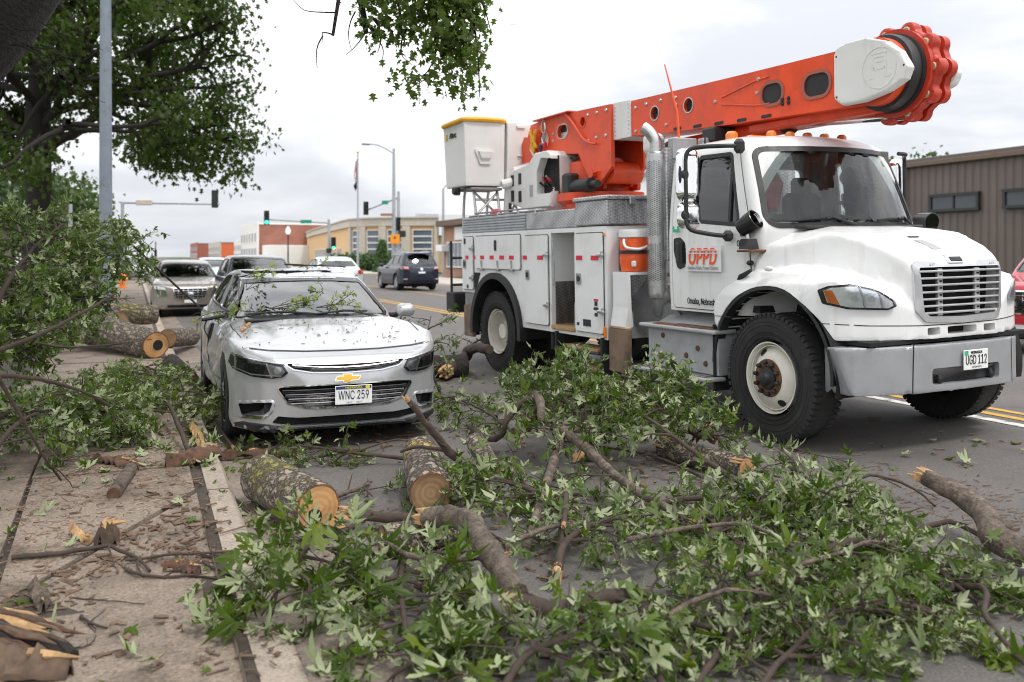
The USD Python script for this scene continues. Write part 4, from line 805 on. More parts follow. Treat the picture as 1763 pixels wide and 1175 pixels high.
obj('mirror_clamp', MB().ball((-.25, .785, 2.26), 1, 2, (.055, .03, .18)), 'trim_black', mr)
mB = [(2 * CXC - x, y, z) for x, y, z in mA]; mr2 = obj('mirror_bracket', MB().tube(spline(mB, 40), .02, 8), 'black_plastic', T); obj('mirror_head', soften(MB().cbox((2.55, .84, 2.26), (.22, .11, .47), .05).man(), .03, 8), 'chrome', mr2)
# spot lamps beside the windshield
for x, z, tilt in ((.10, 1.80, .35), (2.34, 1.83, 0)):
    sl = obj('spot_lamp', MB().lathe([(.03, .09), (.075, .07), (.085, -.02), (.092, -.10), (.085, -.105)], (x, .36, z), (-.25, .75, -.45) if x < 1 else (.1, .95, .1), n=20), 'trim_black', T)
    ax_ = np.array((-.25, .75, -.45) if x < 1 else (.1, .95, .1)); ax_ /= np.linalg.norm(ax_); obj('lamp_glass', MB().cyl(np.array((x, .36, z)) - ax_ * .1, np.array((x, .36, z)) - ax_ * .107, .082, n=20), 'lamp_lens', sl)
    obj('lamp_stalk', MB().tube([(x, .36, z - .06), (x, .34, z - .2)], .018), 'steel', sl)
obj('spot_bracket', MB().ext([(-.07, 0), (.07, 0), (.045, .09), (-.045, .09)], .1, (.10, .39, 1.59), (1, 0, 0), (0, 0, 1)), 'trim_black', T, smooth=False); obj('spot_shelf', MB().cbox((.12, .33, 1.575), (.2, .16, .02), .006), 'rust', T, smooth=False)
# -- wheels
def tyre_prof(r, w, rr=.30): return [(rr, -w * .30), (rr + .02, -w * .42), (r * .72, -w * .49), (r * .9, -w * .5), (r * .965, -w * .47), (r * .99, -w * .41), (r, -w * .33), (r, w * .33), (r * .99, w * .41), (r * .965, w * .47), (r * .9, w * .5), (r * .72, w * .49), (rr + .02, w * .42), (rr, w * .30)]
def truck_wheel(c, steer=0., dual=False, outer=1):
    """wheel at c (tyre centre); outer = -1 if its outside faces -x"""
    ax = np.array([outer * math.cos(steer), outer * math.sin(steer), 0]); w = obj('wheel', MB().lathe([(.26, -.1), (.27, -.1), (.27, .1), (.26, .1)], c, ax, 40), 'wheel_white', T)
    obj('tyre', MB().lathe(tyre_prof(.525, .28), c, ax, 72), 'rubber', w, smooth=30)
    s_, u_, d_ = frame(ax); tr = MB()
    for k in range(60):
        a0 = k / 60 * 2 * PI
        for sd in (-1, 1):
            q = np.asarray(c) + (s_ * math.cos(a0) + u_ * math.sin(a0)) * .519 + d_ * sd * .108; rd = s_ * math.cos(a0) + u_ * math.sin(a0); tg = np.cross(d_, rd)
            tr.box(q, (.035, .06, .03), np.stack([tg, d_, rd], 1))
    obj('tread_block', tr, 'rubber', w, smooth=False, kind='stuff')
    rings = MB()
    for rr_ in (.335, .375, .43, .46): rings.lathe([(rr_, .136), (rr_ + .006, .1425), (rr_ + .012, .136)], c, ax, 60)
    obj('sidewall_ring', rings, 'rubber', w)
    if dual: disc = [(.298, .13), (.29, .125), (.278, .06), (.272, -.02), (.25, -.055), (.2, -.06), (.14, -.055), (.14, -.01), (.11, .0), (.10, .06), (.001, .07)]
    else: disc = [(.298, .13), (.288, .128), (.276, .085), (.268, .06), (.245, .075), (.20, .125), (.165, .145), (.105, .147), (.085, .147)]
    obj('rim', MB().lathe(disc, c, ax, 56), 'wheel_white', w, smooth=30)
    if not dual:
        hub = obj('hub', MB().lathe([(.158, .146), (.155, .155), (.10, .157), (.095, .15)], c, ax, 40), 'rust', w)
        obj('hub_cap', MB().lathe([(.096, .13), (.092, .165), (.06, .18), (.045, .215), (.02, .225), (.001, .225)], c, ax, 24), 'signal_black', w)
        for k in range(10):
            a0 = k / 10 * 2 * PI + .2; q = np.asarray(c) + (s_ * math.cos(a0) + u_ * math.sin(a0)) * .13 + d_ * .15; obj('wheel_nut', MB().lathe([(.021, 0), (.019, .03), (.012, .045), (.001, .046)], q, ax, 6), 'signal_black', w, smooth=False)
        for a0 in (1.08, 1.08 + PI):
            q = np.asarray(c) + (s_ * math.cos(a0) * .222 + u_ * math.sin(a0) * .222) + d_ * .103; n_ = d_ * .8 + (s_ * math.cos(a0) + u_ * math.sin(a0)) * .6; n_ /= np.linalg.norm(n_)
            obj('hand_hole', MB().cyl(q - n_ * .01, q + n_ * .006, .034, n=16), 'dark_hollow', w)
    else:
        for k in range(10):
            a0 = k / 10 * 2 * PI; q = np.asarray(c) + (s_ * math.cos(a0) + u_ * math.sin(a0)) * .165 + d_ * -.058; obj('wheel_nut', MB().cyl(q, q + d_ * .04, .018, n=6), 'steel', w, smooth=False)
    return w
truck_wheel((.14, 0, .525), -.03, outer=-1); truck_wheel((2.15, 0, .525), -.03, outer=1)
for x, o in ((.11, -1), (.44, -1), (1.96, 1), (2.29, 1)): truck_wheel((x, 5.1, .525), 0, True, o)
obj('front_axle', MB().tube([(.2, 0, .5), (2.2, 0, .5)], .07), 'signal_black', T); obj('rear_axle', MB().tube([(.5, 5.1, .5), (1.9, 5.1, .5)], .1), 'signal_black', T); obj('differential', MB().ball((1.2, 5.1, .5), .24), 'signal_black', T)
for x in (.78, 1.62): obj('frame_rail', MB().cbox((x, 2.8, .82), (.09, 7.2, .26), .01), 'signal_black', T, smooth=False)
obj('fuel_tank', MB().cyl((2.05, 1.0, .62), (2.05, 2.2, .62), .28, n=24), 'steel', T); obj('gearbox', MB().cbox((1.2, 1.2, .8), (.6, 1.6, .5), .05), 'signal_black', T)
# -- steps below the door
sp = obj('step_box', MB().ext([(.66, .46), (1.72, .46), (1.72, .84), (.66, .84)], .30, (.02, 0, 0), (0, 1, 0), (0, 0, 1), (1, 0, 0)), 'step_grey', T, smooth=False)
obj('step_tread', MB().cbox((.07, 1.2, .852), (.26, 1.16, .035), .01), 'step_grey', sp, smooth=False); obj('grip_strip', MB().cbox((.02, 1.13, .874), (.10, .9, .012), .003), 'rust', sp, smooth=False); obj('grip_strip', MB().cbox((.10, 1.1, .874), (.05, .5, .012), .003), 'print_black', sp, smooth=False)
obj('step_tread', MB().cbox((-.03, 1.2, .43), (.22, 1.14, .035), .01), 'step_grey', sp, smooth=False); obj('grip_strip', MB().cbox((-.06, 1.2, .452), (.10, 1.0, .012), .003), 'tread_dark', sp, smooth=False)
obj('upper_plate', MB().ext([(0, .86), (.30, 1.0), (.33, 1.0), (.33, .86)], .98, (.12, .74, 0), (1, 0, 0), (0, 0, 1), (0, 1, 0)), 'step_grey', sp, smooth=False)
for y, z in ((1.5, .56), (1.12, .60), (.84, .55), (1.48, .76), (.95, .68)): obj('rusty_bolt', MB().lathe([(.028, 0), (.024, .012), (.001, .016)], (.02, y, z), (-1, 0, 0), 10), 'rust', sp)
obj('battery_panel', MB().ext([(1.75, .5), (2.55, .9), (2.1, 1.3), (1.72, 1.05), (1.55, .95), (1.55, .5)], .05, (.28, 0, 0), (0, 1, 0), (0, 0, 1), (1, 0, 0)), 'cast_grey', T, smooth=False)
# -- exhaust stack with pierced shield
ex = obj('exhaust_stack', MB().lathe([(.085, 1.1), (.1, 1.15), (.1, 2.56), (.085, 2.59), (.0, 2.59)], (.24, 1.86, 0), n=28), 'steel', T)
ho = MB()
for k in range(61):
    for j in range(6):
        a0 = PI + .62 + (j - 2.5) * .24; z = 1.28 + k * .02 + (.01 if j % 2 else 0)
        if 1.66 < z < 1.74: continue
        q = np.array([.24 + .1005 * math.cos(a0), 1.86 + .1005 * math.sin(a0), z]); ho.box(q, (.003, .017, .007), np.stack([[math.cos(a0), math.sin(a0), 0], [-math.sin(a0), math.cos(a0), 0], [0, 0, 1]], 1))
obj('shield_slot', ho, 'dark_hollow', ex, smooth=False, kind='stuff')
obj('tail_pipe', MB().tube(spline([(.24, 1.86, 2.56), (.24, 1.86, 2.68), (.21, 1.89, 2.77), (.15, 1.95, 2.85)], 14), .062, 18, False), 'steel', ex); obj('pipe_mouth', MB().tube([(.17, 1.93, 2.83), (.152, 1.948, 2.848)], .058, 18), 'dark_hollow', ex)
obj('stack_foot', MB().tube([(.24, 1.86, 1.2), (.3, 1.9, .95), (.55, 1.95, .8)], .07, 14), 'cast_grey', ex); obj('elbow_hose', MB().tube([(.3, 1.7, 1.15), (.3, 1.95, 1.0), (.4, 2.1, .85)], .06, 12), 'cast_grey', ex)
for z in (1.34, 2.2): obj('stack_clamp', MB().cbox((.3, 1.84, z), (.2, .06, .05), .01), 'steel', ex, smooth=False)
obj('cab_guard', MB().cbox((1.15, 1.76, 2.05), (1.75, .05, 1.15), .01), 'tread_plate', T, smooth=False)
# -- utility body
bl = Polygon([(2.36, .64), (6.16, .64), (6.16, 1.85), (2.36, 1.85)]).difference(Point(5.06, .55).buffer(.74, quad_segs=24)).difference(sbox(4.35, .5, 6.3, .66)).difference(sbox(5.55, .5, 6.3, 1.02))
side = man_ext(bl, .6, 'yz', -.05) - man_ext(sbox(3.02, .72, 3.56, 1.80), .5, 'yz', -.1)
ub = obj('utility_body', tri(side), 'truck_white', T, smooth=False)
side2 = man_ext(bl, .5, 'yz', 1.95); obj('utility_body', tri(side2), 'truck_white', T, smooth=False)
obj('deck', MB().cbox((1.25, 4.2, 1.12), (1.45, 3.9, .2), .01), 'tread_plate', T, smooth=False); obj('body_front', MB().cbox((1.25, 2.42, 1.4), (1.42, .08, .9), .01), 'truck_white', T, smooth=False)
obj('tail_panel', MB().cbox((1.2, 6.12, 1.3), (2.4, .06, .6), .01), 'truck_white', T, smooth=False)
def locker_door(y0, y1, z0, z1, name='locker_door', r=.03, hinge=True, latch=None):
    p = rrect(y0, z0, y1, z1, r); d = obj(name, MB().ext(p, .022, (-.05, 0, 0), (0, 1, 0), (0, 0, 1), (-1, 0, 0)), 'truck_white', ub, smooth=False)
    obj('door_seal', MB().ext(p.buffer(.01).difference(p.buffer(-.004)), .006, (-.05, 0, 0), (0, 1, 0), (0, 0, 1), (-1, 0, 0)), 'print_black', ub, smooth=False)
    if hinge:
        for z in (z0 + .22 * (z1 - z0) if z1 - z0 > .7 else z0 + .2, z1 - .22 * (z1 - z0) if z1 - z0 > .7 else z1 - .15): obj('strap_hinge', MB().cbox((-.085, y0 + .02, z), (.03, .13, .035), .01).cyl((-.085, y0 - .012, z - .04), (-.085, y0 - .012, z + .04), .014), 'steel', ub, smooth=False)
    if latch: 
        obj('latch_plate', MB().ext(rrect(latch[0] - .05, latch[1] - .06, latch[0] + .05, latch[1] + .06, .015), .008, (-.072, 0, 0), (0, 1, 0), (0, 0, 1), (-1, 0, 0)), 'steel', ub, smooth=False); obj('latch_grip', MB().cyl((-.08, *latch), (-.084, *latch), .035, n=14), 'print_black', ub)
    return d
locker_door(2.42, 2.99, .70, 1.78, latch=(2.90, 1.28)); locker_door(3.62, 4.22, .71, 1.78, latch=(4.12, 1.30)); locker_door(5.76, 6.12, 1.06, 1.80, latch=(6.03, 1.42))
locker_door(4.33, 5.68, 1.36, 1.80, hinge=False)
for y in (4.55, 4.95, 5.45): obj('strap_hinge', MB().cyl((-.075, y, 1.36), (-.085, y, 1.47), .012).cbox((-.08, y, 1.35), (.04, .06, .04), .01), 'steel', ub, smooth=False)
obj('latch_plate', MB().ext(rrect(4.99, 1.6, 5.05, 1.74, .02), .01, (-.072, 0, 0), (0, 1, 0), (0, 0, 1), (-1, 0, 0)), 'signal_black', ub, smooth=False)
for y0, y1 in ((6.0, 5.9), (5.72, 5.66), (5.5, 5.38), (5.2, 5.08), (4.9, 4.77), (4.62, 4.49), (4.24, 4.13), (3.86, 3.72), (2.95, 2.82), (2.64, 2.49)):
    obj('reflector_tape', MB().box((-.074, (y0 + y1) / 2, 1.512), (.004, abs(y0 - y1), .05)), 'red_tape', ub, smooth=False)
for y, z, w_, h_ in ((2.55, 1.06, .09, .02), (2.55, 1.02, .06, .05), (2.55, .965, .09, .03), (2.55, .90, .06, .04), (2.93, .78, .05, .03), (6.02, 1.74, .06, .08), (5.94, 1.10, .06, .05)):
    obj('warning_sticker', MB().box((-.0735, y, z), (.003, w_, h_)), 'print_black' if h_ > .025 else 'red_tape', ub, smooth=False)
obj('maker_plate', MB().box((-.0735, 2.74, .80), (.003, .16, .075)), 'print_black', ub, smooth=False); obj('clearance_lamp', MB().cbox((-.06, 2.40, .72), (.02, .05, .12), .008), 'amber', ub, smooth=False); obj('clearance_lamp', MB().cbox((-.06, 2.39, 1.76), (.02, .02, .03), .004), 'amber', ub, smooth=False)
# open access bay
obj('bay_back', MB().box((.42, 3.29, 1.3), (.03, .54, 1.1)), 'truck_white', ub, smooth=False); obj('bay_plate', MB().box((.40, 3.29, .98), (.02, .54, .5)), 'tread_dark', ub, smooth=False); obj('bay_side_plate', MB().box((.2, 3.553, .98), (.4, .012, .5)), 'tread_dark', ub, smooth=False)
obj('bay_step', MB().cbox((.15, 3.29, .70), (.44, .53, .05), .008), 'wood_board', ub, smooth=False); obj('bay_case', MB().cbox((.2, 3.12, .86), (.3, .2, .28), .01), 'galvanised', ub, smooth=False); obj('bay_tray', MB().cbox((.34, 3.2, 1.55), (.12, .3, .09), .01), 'galvanised', ub, smooth=False)
obj('grab_strap', MB().tube([(-.04, 3.54, 1.72), (-.03, 3.53, 1.4), (-.035, 3.54, 1.18)], .008), 'steel', ub)
# fold-down steps
for z in (.48, .28): obj('access_step', MB().cbox((.05, 2.95, z), (.3, .95, .025), .005), 'signal_black', ub, smooth=False); obj('step_board', MB().cbox((.05, 2.9, z + .03), (.26, .75, .035), .006), 'wood_board', ub, smooth=False)
for y in (3.42, 2.44): obj('step_side', MB().cbox((.06, y, .45), (.3, .03, .42), .005), 'signal_black', ub, smooth=False)
# flare, rear quarter
b = MB(); n_ = 30; A = np.linspace(-.12, 1.0 * PI + .12, n_)
for a0, a1 in zip(A[:-1], A[1:]):
    q = lambda a, r, x: (x, 5.06 + r * math.cos(a), .55 + r * math.sin(a))
    b.quad(q(a0, .76, -.10), q(a1, .76, -.10), q(a1, .68, -.10), q(a0, .68, -.10)); b.quad(q(a0, .76, -.10), q(a0, .76, .0), q(a1, .76, .0), q(a1, .76, -.10)); b.quad(q(a0, .68, -.10), q(a1, .68, -.10), q(a1, .68, .4), q(a0, .68, .4))
obj('wheel_flare', b, 'black_plastic', ub); obj('wheel_well', MB().cyl((.45, 5.06, .56), (.53, 5.06, .56), .74, n=32), 'dark_hollow', ub)
obj('corner_plate', MB().cbox((-.01, 5.92, .91), (.04, .42, .26), .006), 'cast_grey', ub, smooth=False); obj('filler_pocket', MB().ext([(5.72, 1.0), (5.72, 1.3), (5.55, 1.3), (5.66, 1.12)], .01, (-.052, 0, 0), (0, 1, 0), (0, 0, 1), (-1, 0, 0)), 'dark_hollow', ub, smooth=False)
for y in (5.9, 3.7): obj('hung_bracket', MB().cbox((.05, y, .56), (.06, .06, .3), .01), 'signal_black', ub, smooth=False)
# top rails and toolbox
tp = obj('top_tray', MB().cbox((-.02, 3.6, 1.96), (.04, 1.2, .21), .008), 'tread_plate', T, smooth=False)
for k in range(6): obj('tray_plank', MB().cbox((-.02 - .0015 * (k % 2), 5.18, 1.872 + k * .0355), (.05, 1.94, .033), .008), 'galvanised', tp, smooth=False)
obj('tray_floor', MB().box((.25, 4.6, 1.868), (.55, 3.1, .012)), 'galvanised', tp, smooth=False); obj('tray_end', MB().cbox((.25, 6.13, 1.96), (.5, .03, .2), .006), 'galvanised', tp, smooth=False); obj('tray_back', MB().cbox((.5, 4.6, 1.96), (.03, 3.1, .2), .006), 'galvanised', tp, smooth=False)
for z, x in ((2.085, -.01), (2.13, .08)): obj('hand_rail', MB().cbox((x, 4.85, z), (.05, 2.2, .022), .006), 'cast_grey', tp, smooth=False)
for y in (3.95, 4.4, 5.0, 5.6): obj('rail_clip', MB().cbox((-.03, y, 2.07), (.04, .04, .07), .008), 'steel', tp, smooth=False)
bx_ = obj('toolbox', MB().cbox((.42, 2.66, 2.0), (.95, .66, .27), .012), 'tread_plate', T, smooth=False); obj('toolbox_lid', MB().cbox((.42, 2.66, 2.155), (.99, .71, .045), .01), 'tread_plate', bx_, smooth=False); obj('lid_clasp', MB().cbox((.25, 2.3, 2.12), (.08, .02, .08), .006), 'steel', bx_, smooth=False)
obj('front_locker_plate', MB().cbox((.30, 2.352, 1.36), (.42, .012, .86), .003), 'tread_plate', T, smooth=False)
obj('cooler_shelf', MB().ext([(-.06, 1.365), (.2, 1.365), (.2, 1.335), (-.03, 1.335), (-.02, 1.0), (-.0, .80), (-.08, .78), (-.1, .80), (-.06, 1.0)], .28, (.05, 2.03, 0), (1, 0, 0), (0, 0, 1), (0, 1, 0)), 'truck_white', T, smooth=False)
# tail ladder hoops
for x in (.12, .5): obj('tail_hoop', MB().tube(spline([(x, 6.05, 2.05), (x, 6.1, 2.4), (x, 6.16, 2.52), (x, 6.3, 2.54), (x, 6.42, 2.45), (x, 6.48, 2.1), (x, 6.5, 1.5)], 26), .022), 'steel', T)
for a_, b_ in (((.12, 6.06, 2.1), (.5, 6.1, 2.45)), ((.5, 6.06, 2.1), (.12, 6.1, 2.45)), ((.12, 6.1, 2.34), (.75, 6.1, 2.34)), ((.62, 6.0, 2.05), (.85, 6.05, 2.5)), ((.85, 6.0, 2.05), (.62, 6.05, 2.5))): obj('tail_brace', MB().tube([a_, b_], .018), 'steel', T)
obj('tail_ladder', MB().tube([(-.03, 6.62, .75), (-.03, 6.62, 1.75)], .02).tube([(.3, 6.62, .75), (.3, 6.62, 1.75)], .02).tube([(-.03, 6.62, 1.5), (.3, 6.62, 1.5)], .02).tube([(-.03, 6.62, 1.1), (.3, 6.62, 1.1)], .02).cbox((.14, 6.6, .85), (.42, .3, .3), .02), 'signal_black', T, smooth=False)
obj('hose_bundle', MB().ball((.42, 6.0, 2.14), .09, 2, (1, 1, .7)), 'red_tape', T); obj('rack_pin', MB().cbox((.55, 5.8, 2.2), (.04, .04, .16), .01), 'signal_black', T, smooth=False)
# -- pedestal and turret
pd = obj('pedestal', MB().lathe([(.55, 1.2), (.55, 1.9), (.5, 2.2), (.58, 2.24), (.58, 2.34), (.42, 2.36), (.40, 2.75), (.3, 2.78)], (1.25, 4.5, 0), n=32), 'boom_orange', T)
for x in (.98, 1.50): obj('turret_plate', MB().ext(rpoly([(4.0, 2.36), (5.0, 2.36), (5.75, 2.95), (5.8, 3.1), (5.68, 3.2), (5.5, 3.16), (4.9, 2.7), (4.0, 2.62)], .03), .05, (x, 0, 0), (0, 1, 0), (0, 0, 1), (1, 0, 0)), 'boom_orange', pd, smooth=False)
obj('swing_motor', MB().cyl((.8, 4.0, 2.42), (.8, 4.45, 2.42), .09).cyl((.8, 3.85, 2.42), (.8, 4.0, 2.42), .05).cbox((.85, 4.5, 2.45), (.3, .2, .3), .03), 'signal_black', pd)
fr_ = rpoly([(6.0, 2.28), (5.2, 2.12), (4.78, 2.18), (4.72, 2.40), (4.74, 2.86), (4.80, 2.93), (5.15, 2.93), (5.35, 2.80), (5.9, 2.74), (5.98, 2.66)], .05, 5)
fa = man_ext(fr_, .42, 'yz', .62); fa = to_man(soften(fa, .03, 8)) - man_ext(rpoly([(5.12, 2.36), (4.72, 2.36), (4.72, 2.82), (5.0, 2.85), (5.12, 2.68)], .04), .25, 'yz', .5)
fg = obj('control_fairing', tri(fa), 'fibre_white', T, smooth=40); obj('control_hollow', MB().box((.74, 4.93, 2.6), (.01, .44, .52)), 'dark_hollow', fg, smooth=False)
for k in range(7): obj('control_lever', MB().tube([(.73, 4.80 + k * .045, 2.45 + .03 * (k % 3)), (.64, 4.80 + k * .045, 2.52 + .04 * (k % 3))], [.012, .018], 6), ('signal_black', 'red_tape', 'steel')[k % 3], fg)
for y, z in ((5.85, 2.60), (5.62, 2.61), (5.85, 2.38), (5.62, 2.36), (5.28, 2.42)): obj('warning_sticker', MB().box((.617, y, z), (.004, .09, .16)), 'print_black' if y > 5.5 else 'print_grey', fg, smooth=False)
# -- lower boom
BX0, BX1, BZT, BZB = .93, 1.36, 3.37, 2.88
bh = lambda y: (np.interp(y, [-.2, 1.5, 3.2, 5.6], [3.32, 3.34, 3.37, 3.46]), np.interp(y, [-.2, 1.5, 3.0, 3.3, 5.9], [2.81, 2.86, 2.93, 2.96, 2.96]))
def boom_seg(y0, y1, gx=0.0, holes=(), ch=.02):
    n_ = 12; yy = np.linspace(y0, y1, n_); top = [(y, bh(y)[0] + gx) for y in yy]; bot = [(y, bh(y)[1] - gx) for y in yy]
    p = Polygon(top + bot[::-1])
    for h_ in holes: p = p.difference(h_)
    m = man_ext(p, BX1 - BX0 + 2 * gx, 'yz', BX0 - gx); core = man_ext(Polygon([(y, z - .05) for y, z in top] + [(y, z + .05) for y, z in bot][::-1]).buffer(.0), BX1 - BX0 - .07, 'yz', BX0 + .035)
    return m, core
ovals = lambda y, z, w_, h_: rrect(y - w_ / 2, z - h_ / 2, y + w_ / 2, z + h_ / 2, min(w_, h_) * .45, 6)
holesF = [ovals(.92, 3.08, .27, .19), ovals(.35, 3.07, .30, .20), Point(2.82, 3.16).buffer(.075), Point(2.2, 3.16).buffer(.075)]
m, core = boom_seg(-.22, 3.29, 0, holesF); bm_ = obj('lower_boom', tri(m), 'boom_orange', T, smooth=False)
obj('boom_core', tri(core), 'interior_dark', bm_, smooth=False)
for h_ in holesF[:2]: obj('hole_rim', MB().ext(h_.buffer(.03).difference(h_), .008, (BX0, 0, 0), (0, 1, 0), (0, 0, 1), (-1, 0, 0)), 'red_wall', bm_, smooth=False); obj('hole_mesh', MB().ext(h_, .004, (BX0 + .01, 0, 0), (0, 1, 0), (0, 0, 1), (-1, 0, 0)), 'print_black', bm_, smooth=False)
for h_ in holesF[2:]: obj('hole_rim', MB().ext(h_.buffer(.012).difference(h_), .005, (BX0, 0, 0), (0, 1, 0), (0, 0, 1), (-1, 0, 0)), 'steel', bm_, smooth=False)
for y, z in [(3.2, 3.28), (2.98, 3.29), (2.7, 3.29), (3.2, 3.0), (2.95, 3.0), (2.6, 3.0), (2.42, 3.28), (2.42, 3.2), (1.75, 3.13), (1.1, 3.25), (1.12, 3.12), (.78, 3.0), (.78, 2.96), (.7, 3.0), (.7, 2.96)]:
    obj('boom_bolt', MB().lathe([(.022, 0), (.018, .012), (.001, .014)], (BX0, y, z), (-1, 0, 0), 8), 'steel' if y > 1 else 'print_black', bm_, smooth=False)
for y in (2.4, 2.05, 1.7, 1.35, 1.0): obj('boom_slot', MB().ext(rrect(y - .07, bh(y)[1] + .012, y + .07, bh(y)[1] + .045, .012), .004, (BX0, 0, 0), (0, 1, 0), (0, 0, 1), (-1, 0, 0)), 'print_black', bm_, smooth=False)
for zz in (1, -1): obj('boom_rib', MB().tube([(BX0 - .002, 1.65, 3.12 + zz * .035), (BX0 - .002, 1.15, 3.12 + zz * .12), (BX0 - .002, .95, 3.12 + zz * .13)], .008, 6), 'boom_orange', bm_)
m, core = boom_seg(3.29, 3.66, .012); ins = obj('boom_insulator', tri(m), 'fibre_white', T, smooth=False)
for y in (3.33, 3.62):
    for k in range(8): obj('rivet', MB().lathe([(.01, 0), (.007, .006), (.001, .007)], (BX0 - .012, y, 3.0 + k * .05), (-1, 0, 0), 6), 'steel', ins, smooth=False)
holesR = [ovals(4.85, 3.20, .26, .17), Point(5.36, 3.14).buffer(.13), Point(4.32, 3.26).buffer(.06)]
rp = Polygon([(3.66, 3.39), (5.1, 3.44), (5.75, 3.40), (5.95, 3.10), (5.75, 2.93), (5.0, 2.90), (4.45, 2.86), (4.12, 2.42), (3.98, 2.40), (3.66, 2.62)])
for h_ in holesR: rp = rp.difference(h_)
bk_ = obj('boom_heel', tri(man_ext(rpoly([(0, 0), (1, 0), (1, 1)], 0) if False else rp, .05, 'yz', BX0 - .05)), 'boom_orange', T, smooth=False)
obj('heel_plate', tri(man_ext(rp, .05, 'yz', BX1)), 'boom_orange', bk_, smooth=False); obj('heel_core', MB().box((1.19, 4.7, 3.19), (.50, 2.0, .38)), 'boom_orange', bk_, smooth=False)
obj('heel_flange', MB().cbox((BX0 - .04, 5.1, 3.435), (.14, 1.0, .02), .006), 'boom_orange', bk_, smooth=False)
obj('hole_plate', MB().box((BX0 + .01, 5.36, 3.14), (.01, .3, .3)), 'fibre_white', bk_, smooth=False); obj('hole_plate', MB().box((BX0 + .01, 4.85, 3.24), (.01, .3, .08)), 'interior_dark', bk_, smooth=False); obj('hole_plate', MB().box((BX0 + .012, 4.85, 3.15), (.01, .3, .09)), 'fibre_white', bk_, smooth=False)
for h_ in holesR: obj('hole_rim', MB().ext(h_.buffer(.018).difference(h_), .006, (BX0 - .05, 0, 0), (0, 1, 0), (0, 0, 1), (-1, 0, 0)), 'steel' if h_ is holesR[0] else 'boom_orange', bk_, smooth=False)
for y, z in [(3.76, 3.33), (3.98, 3.33), (4.2, 3.33), (3.78, 3.02), (4.0, 3.02), (4.2, 3.0), (5.1, 3.2), (5.1, 3.1)]: obj('boom_bolt', MB().lathe([(.024, 0), (.02, .012), (.001, .014)], (BX0 - .05, y, z), (-1, 0, 0), 8), 'steel', bk_, smooth=False)
obj('hose_tube', MB().tube(spline([(BX0 - .08, 4.72, 3.43), (BX0 - .085, 4.45, 3.2), (BX0 - .085, 4.25, 3.02), (BX0 - .085, 3.95, 2.93)], 16), .016), 'boom_orange', bk_)
obj('pin_lever', MB().cyl((BX0 - .06, 4.05, 2.56), (BX0 - .11, 4.05, 2.56), .05).cbox((BX0 - .09, 4.0, 2.58), (.02, .16, .025), .006), 'boom_orange', bk_, smooth=False)
obj('heel_pivot', MB().cyl((BX0 - .07, 5.78, 3.12), (BX1 + .07, 5.78, 3.12), .075, n=20), 'boom_orange', bk_); obj('heel_plate', MB().ext(rpoly([(5.55, 2.7), (5.95, 2.75), (6.02, 3.1), (5.9, 3.24), (5.74, 3.22), (5.5, 2.95)], .03), .03, (BX0 - .055, 0, 0), (0, 1, 0), (0, 0, 1), (-1, 0, 0)), 'boom_orange', bk_, smooth=False)
obj('heel_sticker', MB().ext([(0, 0), (.05, 0), (.05, .25), (0, .25)], .003, (BX0 - .087, 5.52, 2.9), (0, .7, -.7), (0, .7, .7), (-1, 0, 0)), 'plate_white', bk_, smooth=False)
obj('yellow_rope', MB().tube(spline([(BX0 - .09, 5.66, 3.32), (BX0 - .1, 5.63, 3.1), (BX0 - .1, 5.60, 3.0), (BX0 - .1, 5.56, 3.12), (BX0 - .09, 5.55, 3.3)], 18), .02).tube([(BX0 - .1, 5.70, 3.30), (BX0 - .1, 5.5, 3.05)], .02).tube([(BX0 - .1, 5.5, 3.30), (BX0 - .1, 5.68, 3.05)], .02), 'yellow_pad', bk_)
obj('snap_hook', MB().tube(spline([(BX0 - .09, 5.30, 3.42), (BX0 - .1, 5.34, 3.3), (BX0 - .1, 5.26, 3.18), (BX0 - .1, 5.36, 3.08)], 16), .014).tube(spline([(BX0 - .11, 5.24, 3.36), (BX0 - .11, 5.22, 3.26), (BX0 - .11, 5.32, 3.16), (BX0 - .11, 5.24, 3.05)], 12), .012), 'steel', bk_); obj('blue_clip', MB().ball((BX0 - .1, 5.38, 3.03), .03, 2, (1, .8, 1.7)), 'plate_blue', bk_); obj('red_clip', MB().ball((BX0 - .1, 5.25, 3.06), .03, 2, (1, .8, 1.7)), 'red_tape', bk_)
# lift cylinder under the boom heel, rod of the upper boom
cy = obj('lift_cylinder', MB().cyl((1.12, 5.3, 2.62), (1.12, 4.05, 2.60), .135, n=24).cyl((1.12, 4.05, 2.6), (1.12, 3.9, 2.6), .16, n=24), 'boom_orange', T)
obj('lift_eye', MB().cyl((.95, 3.85, 2.56), (1.4, 3.85, 2.56), .14, n=20), 'boom_orange', cy); obj('hydraulic_hose', MB().tube(spline([(.95, 4.8, 2.86), (.93, 4.6, 2.80), (.95, 4.4, 2.86), (1.0, 4.2, 2.8)], 14), .016), 'signal_black', cy)
rc = obj('fold_cylinder', MB().cyl((1.2, 2.9, 2.78), (1.2, 1.0, 2.80), .085, n=20), 'boom_orange', T); obj('fold_rod', MB().cyl((1.2, 1.0, 2.80), (1.25, -.35, 2.705), .034, n=16), 'chrome', rc); obj('rod_gland', MB().cyl((1.2, 1.02, 2.8), (1.2, .94, 2.803), .095, n=20), 'signal_black', rc)
obj('boom_channel', MB().cbox((1.2, .55, 2.80), (.30, 1.7, .1), .02), 'boom_orange', rc, smooth=False)
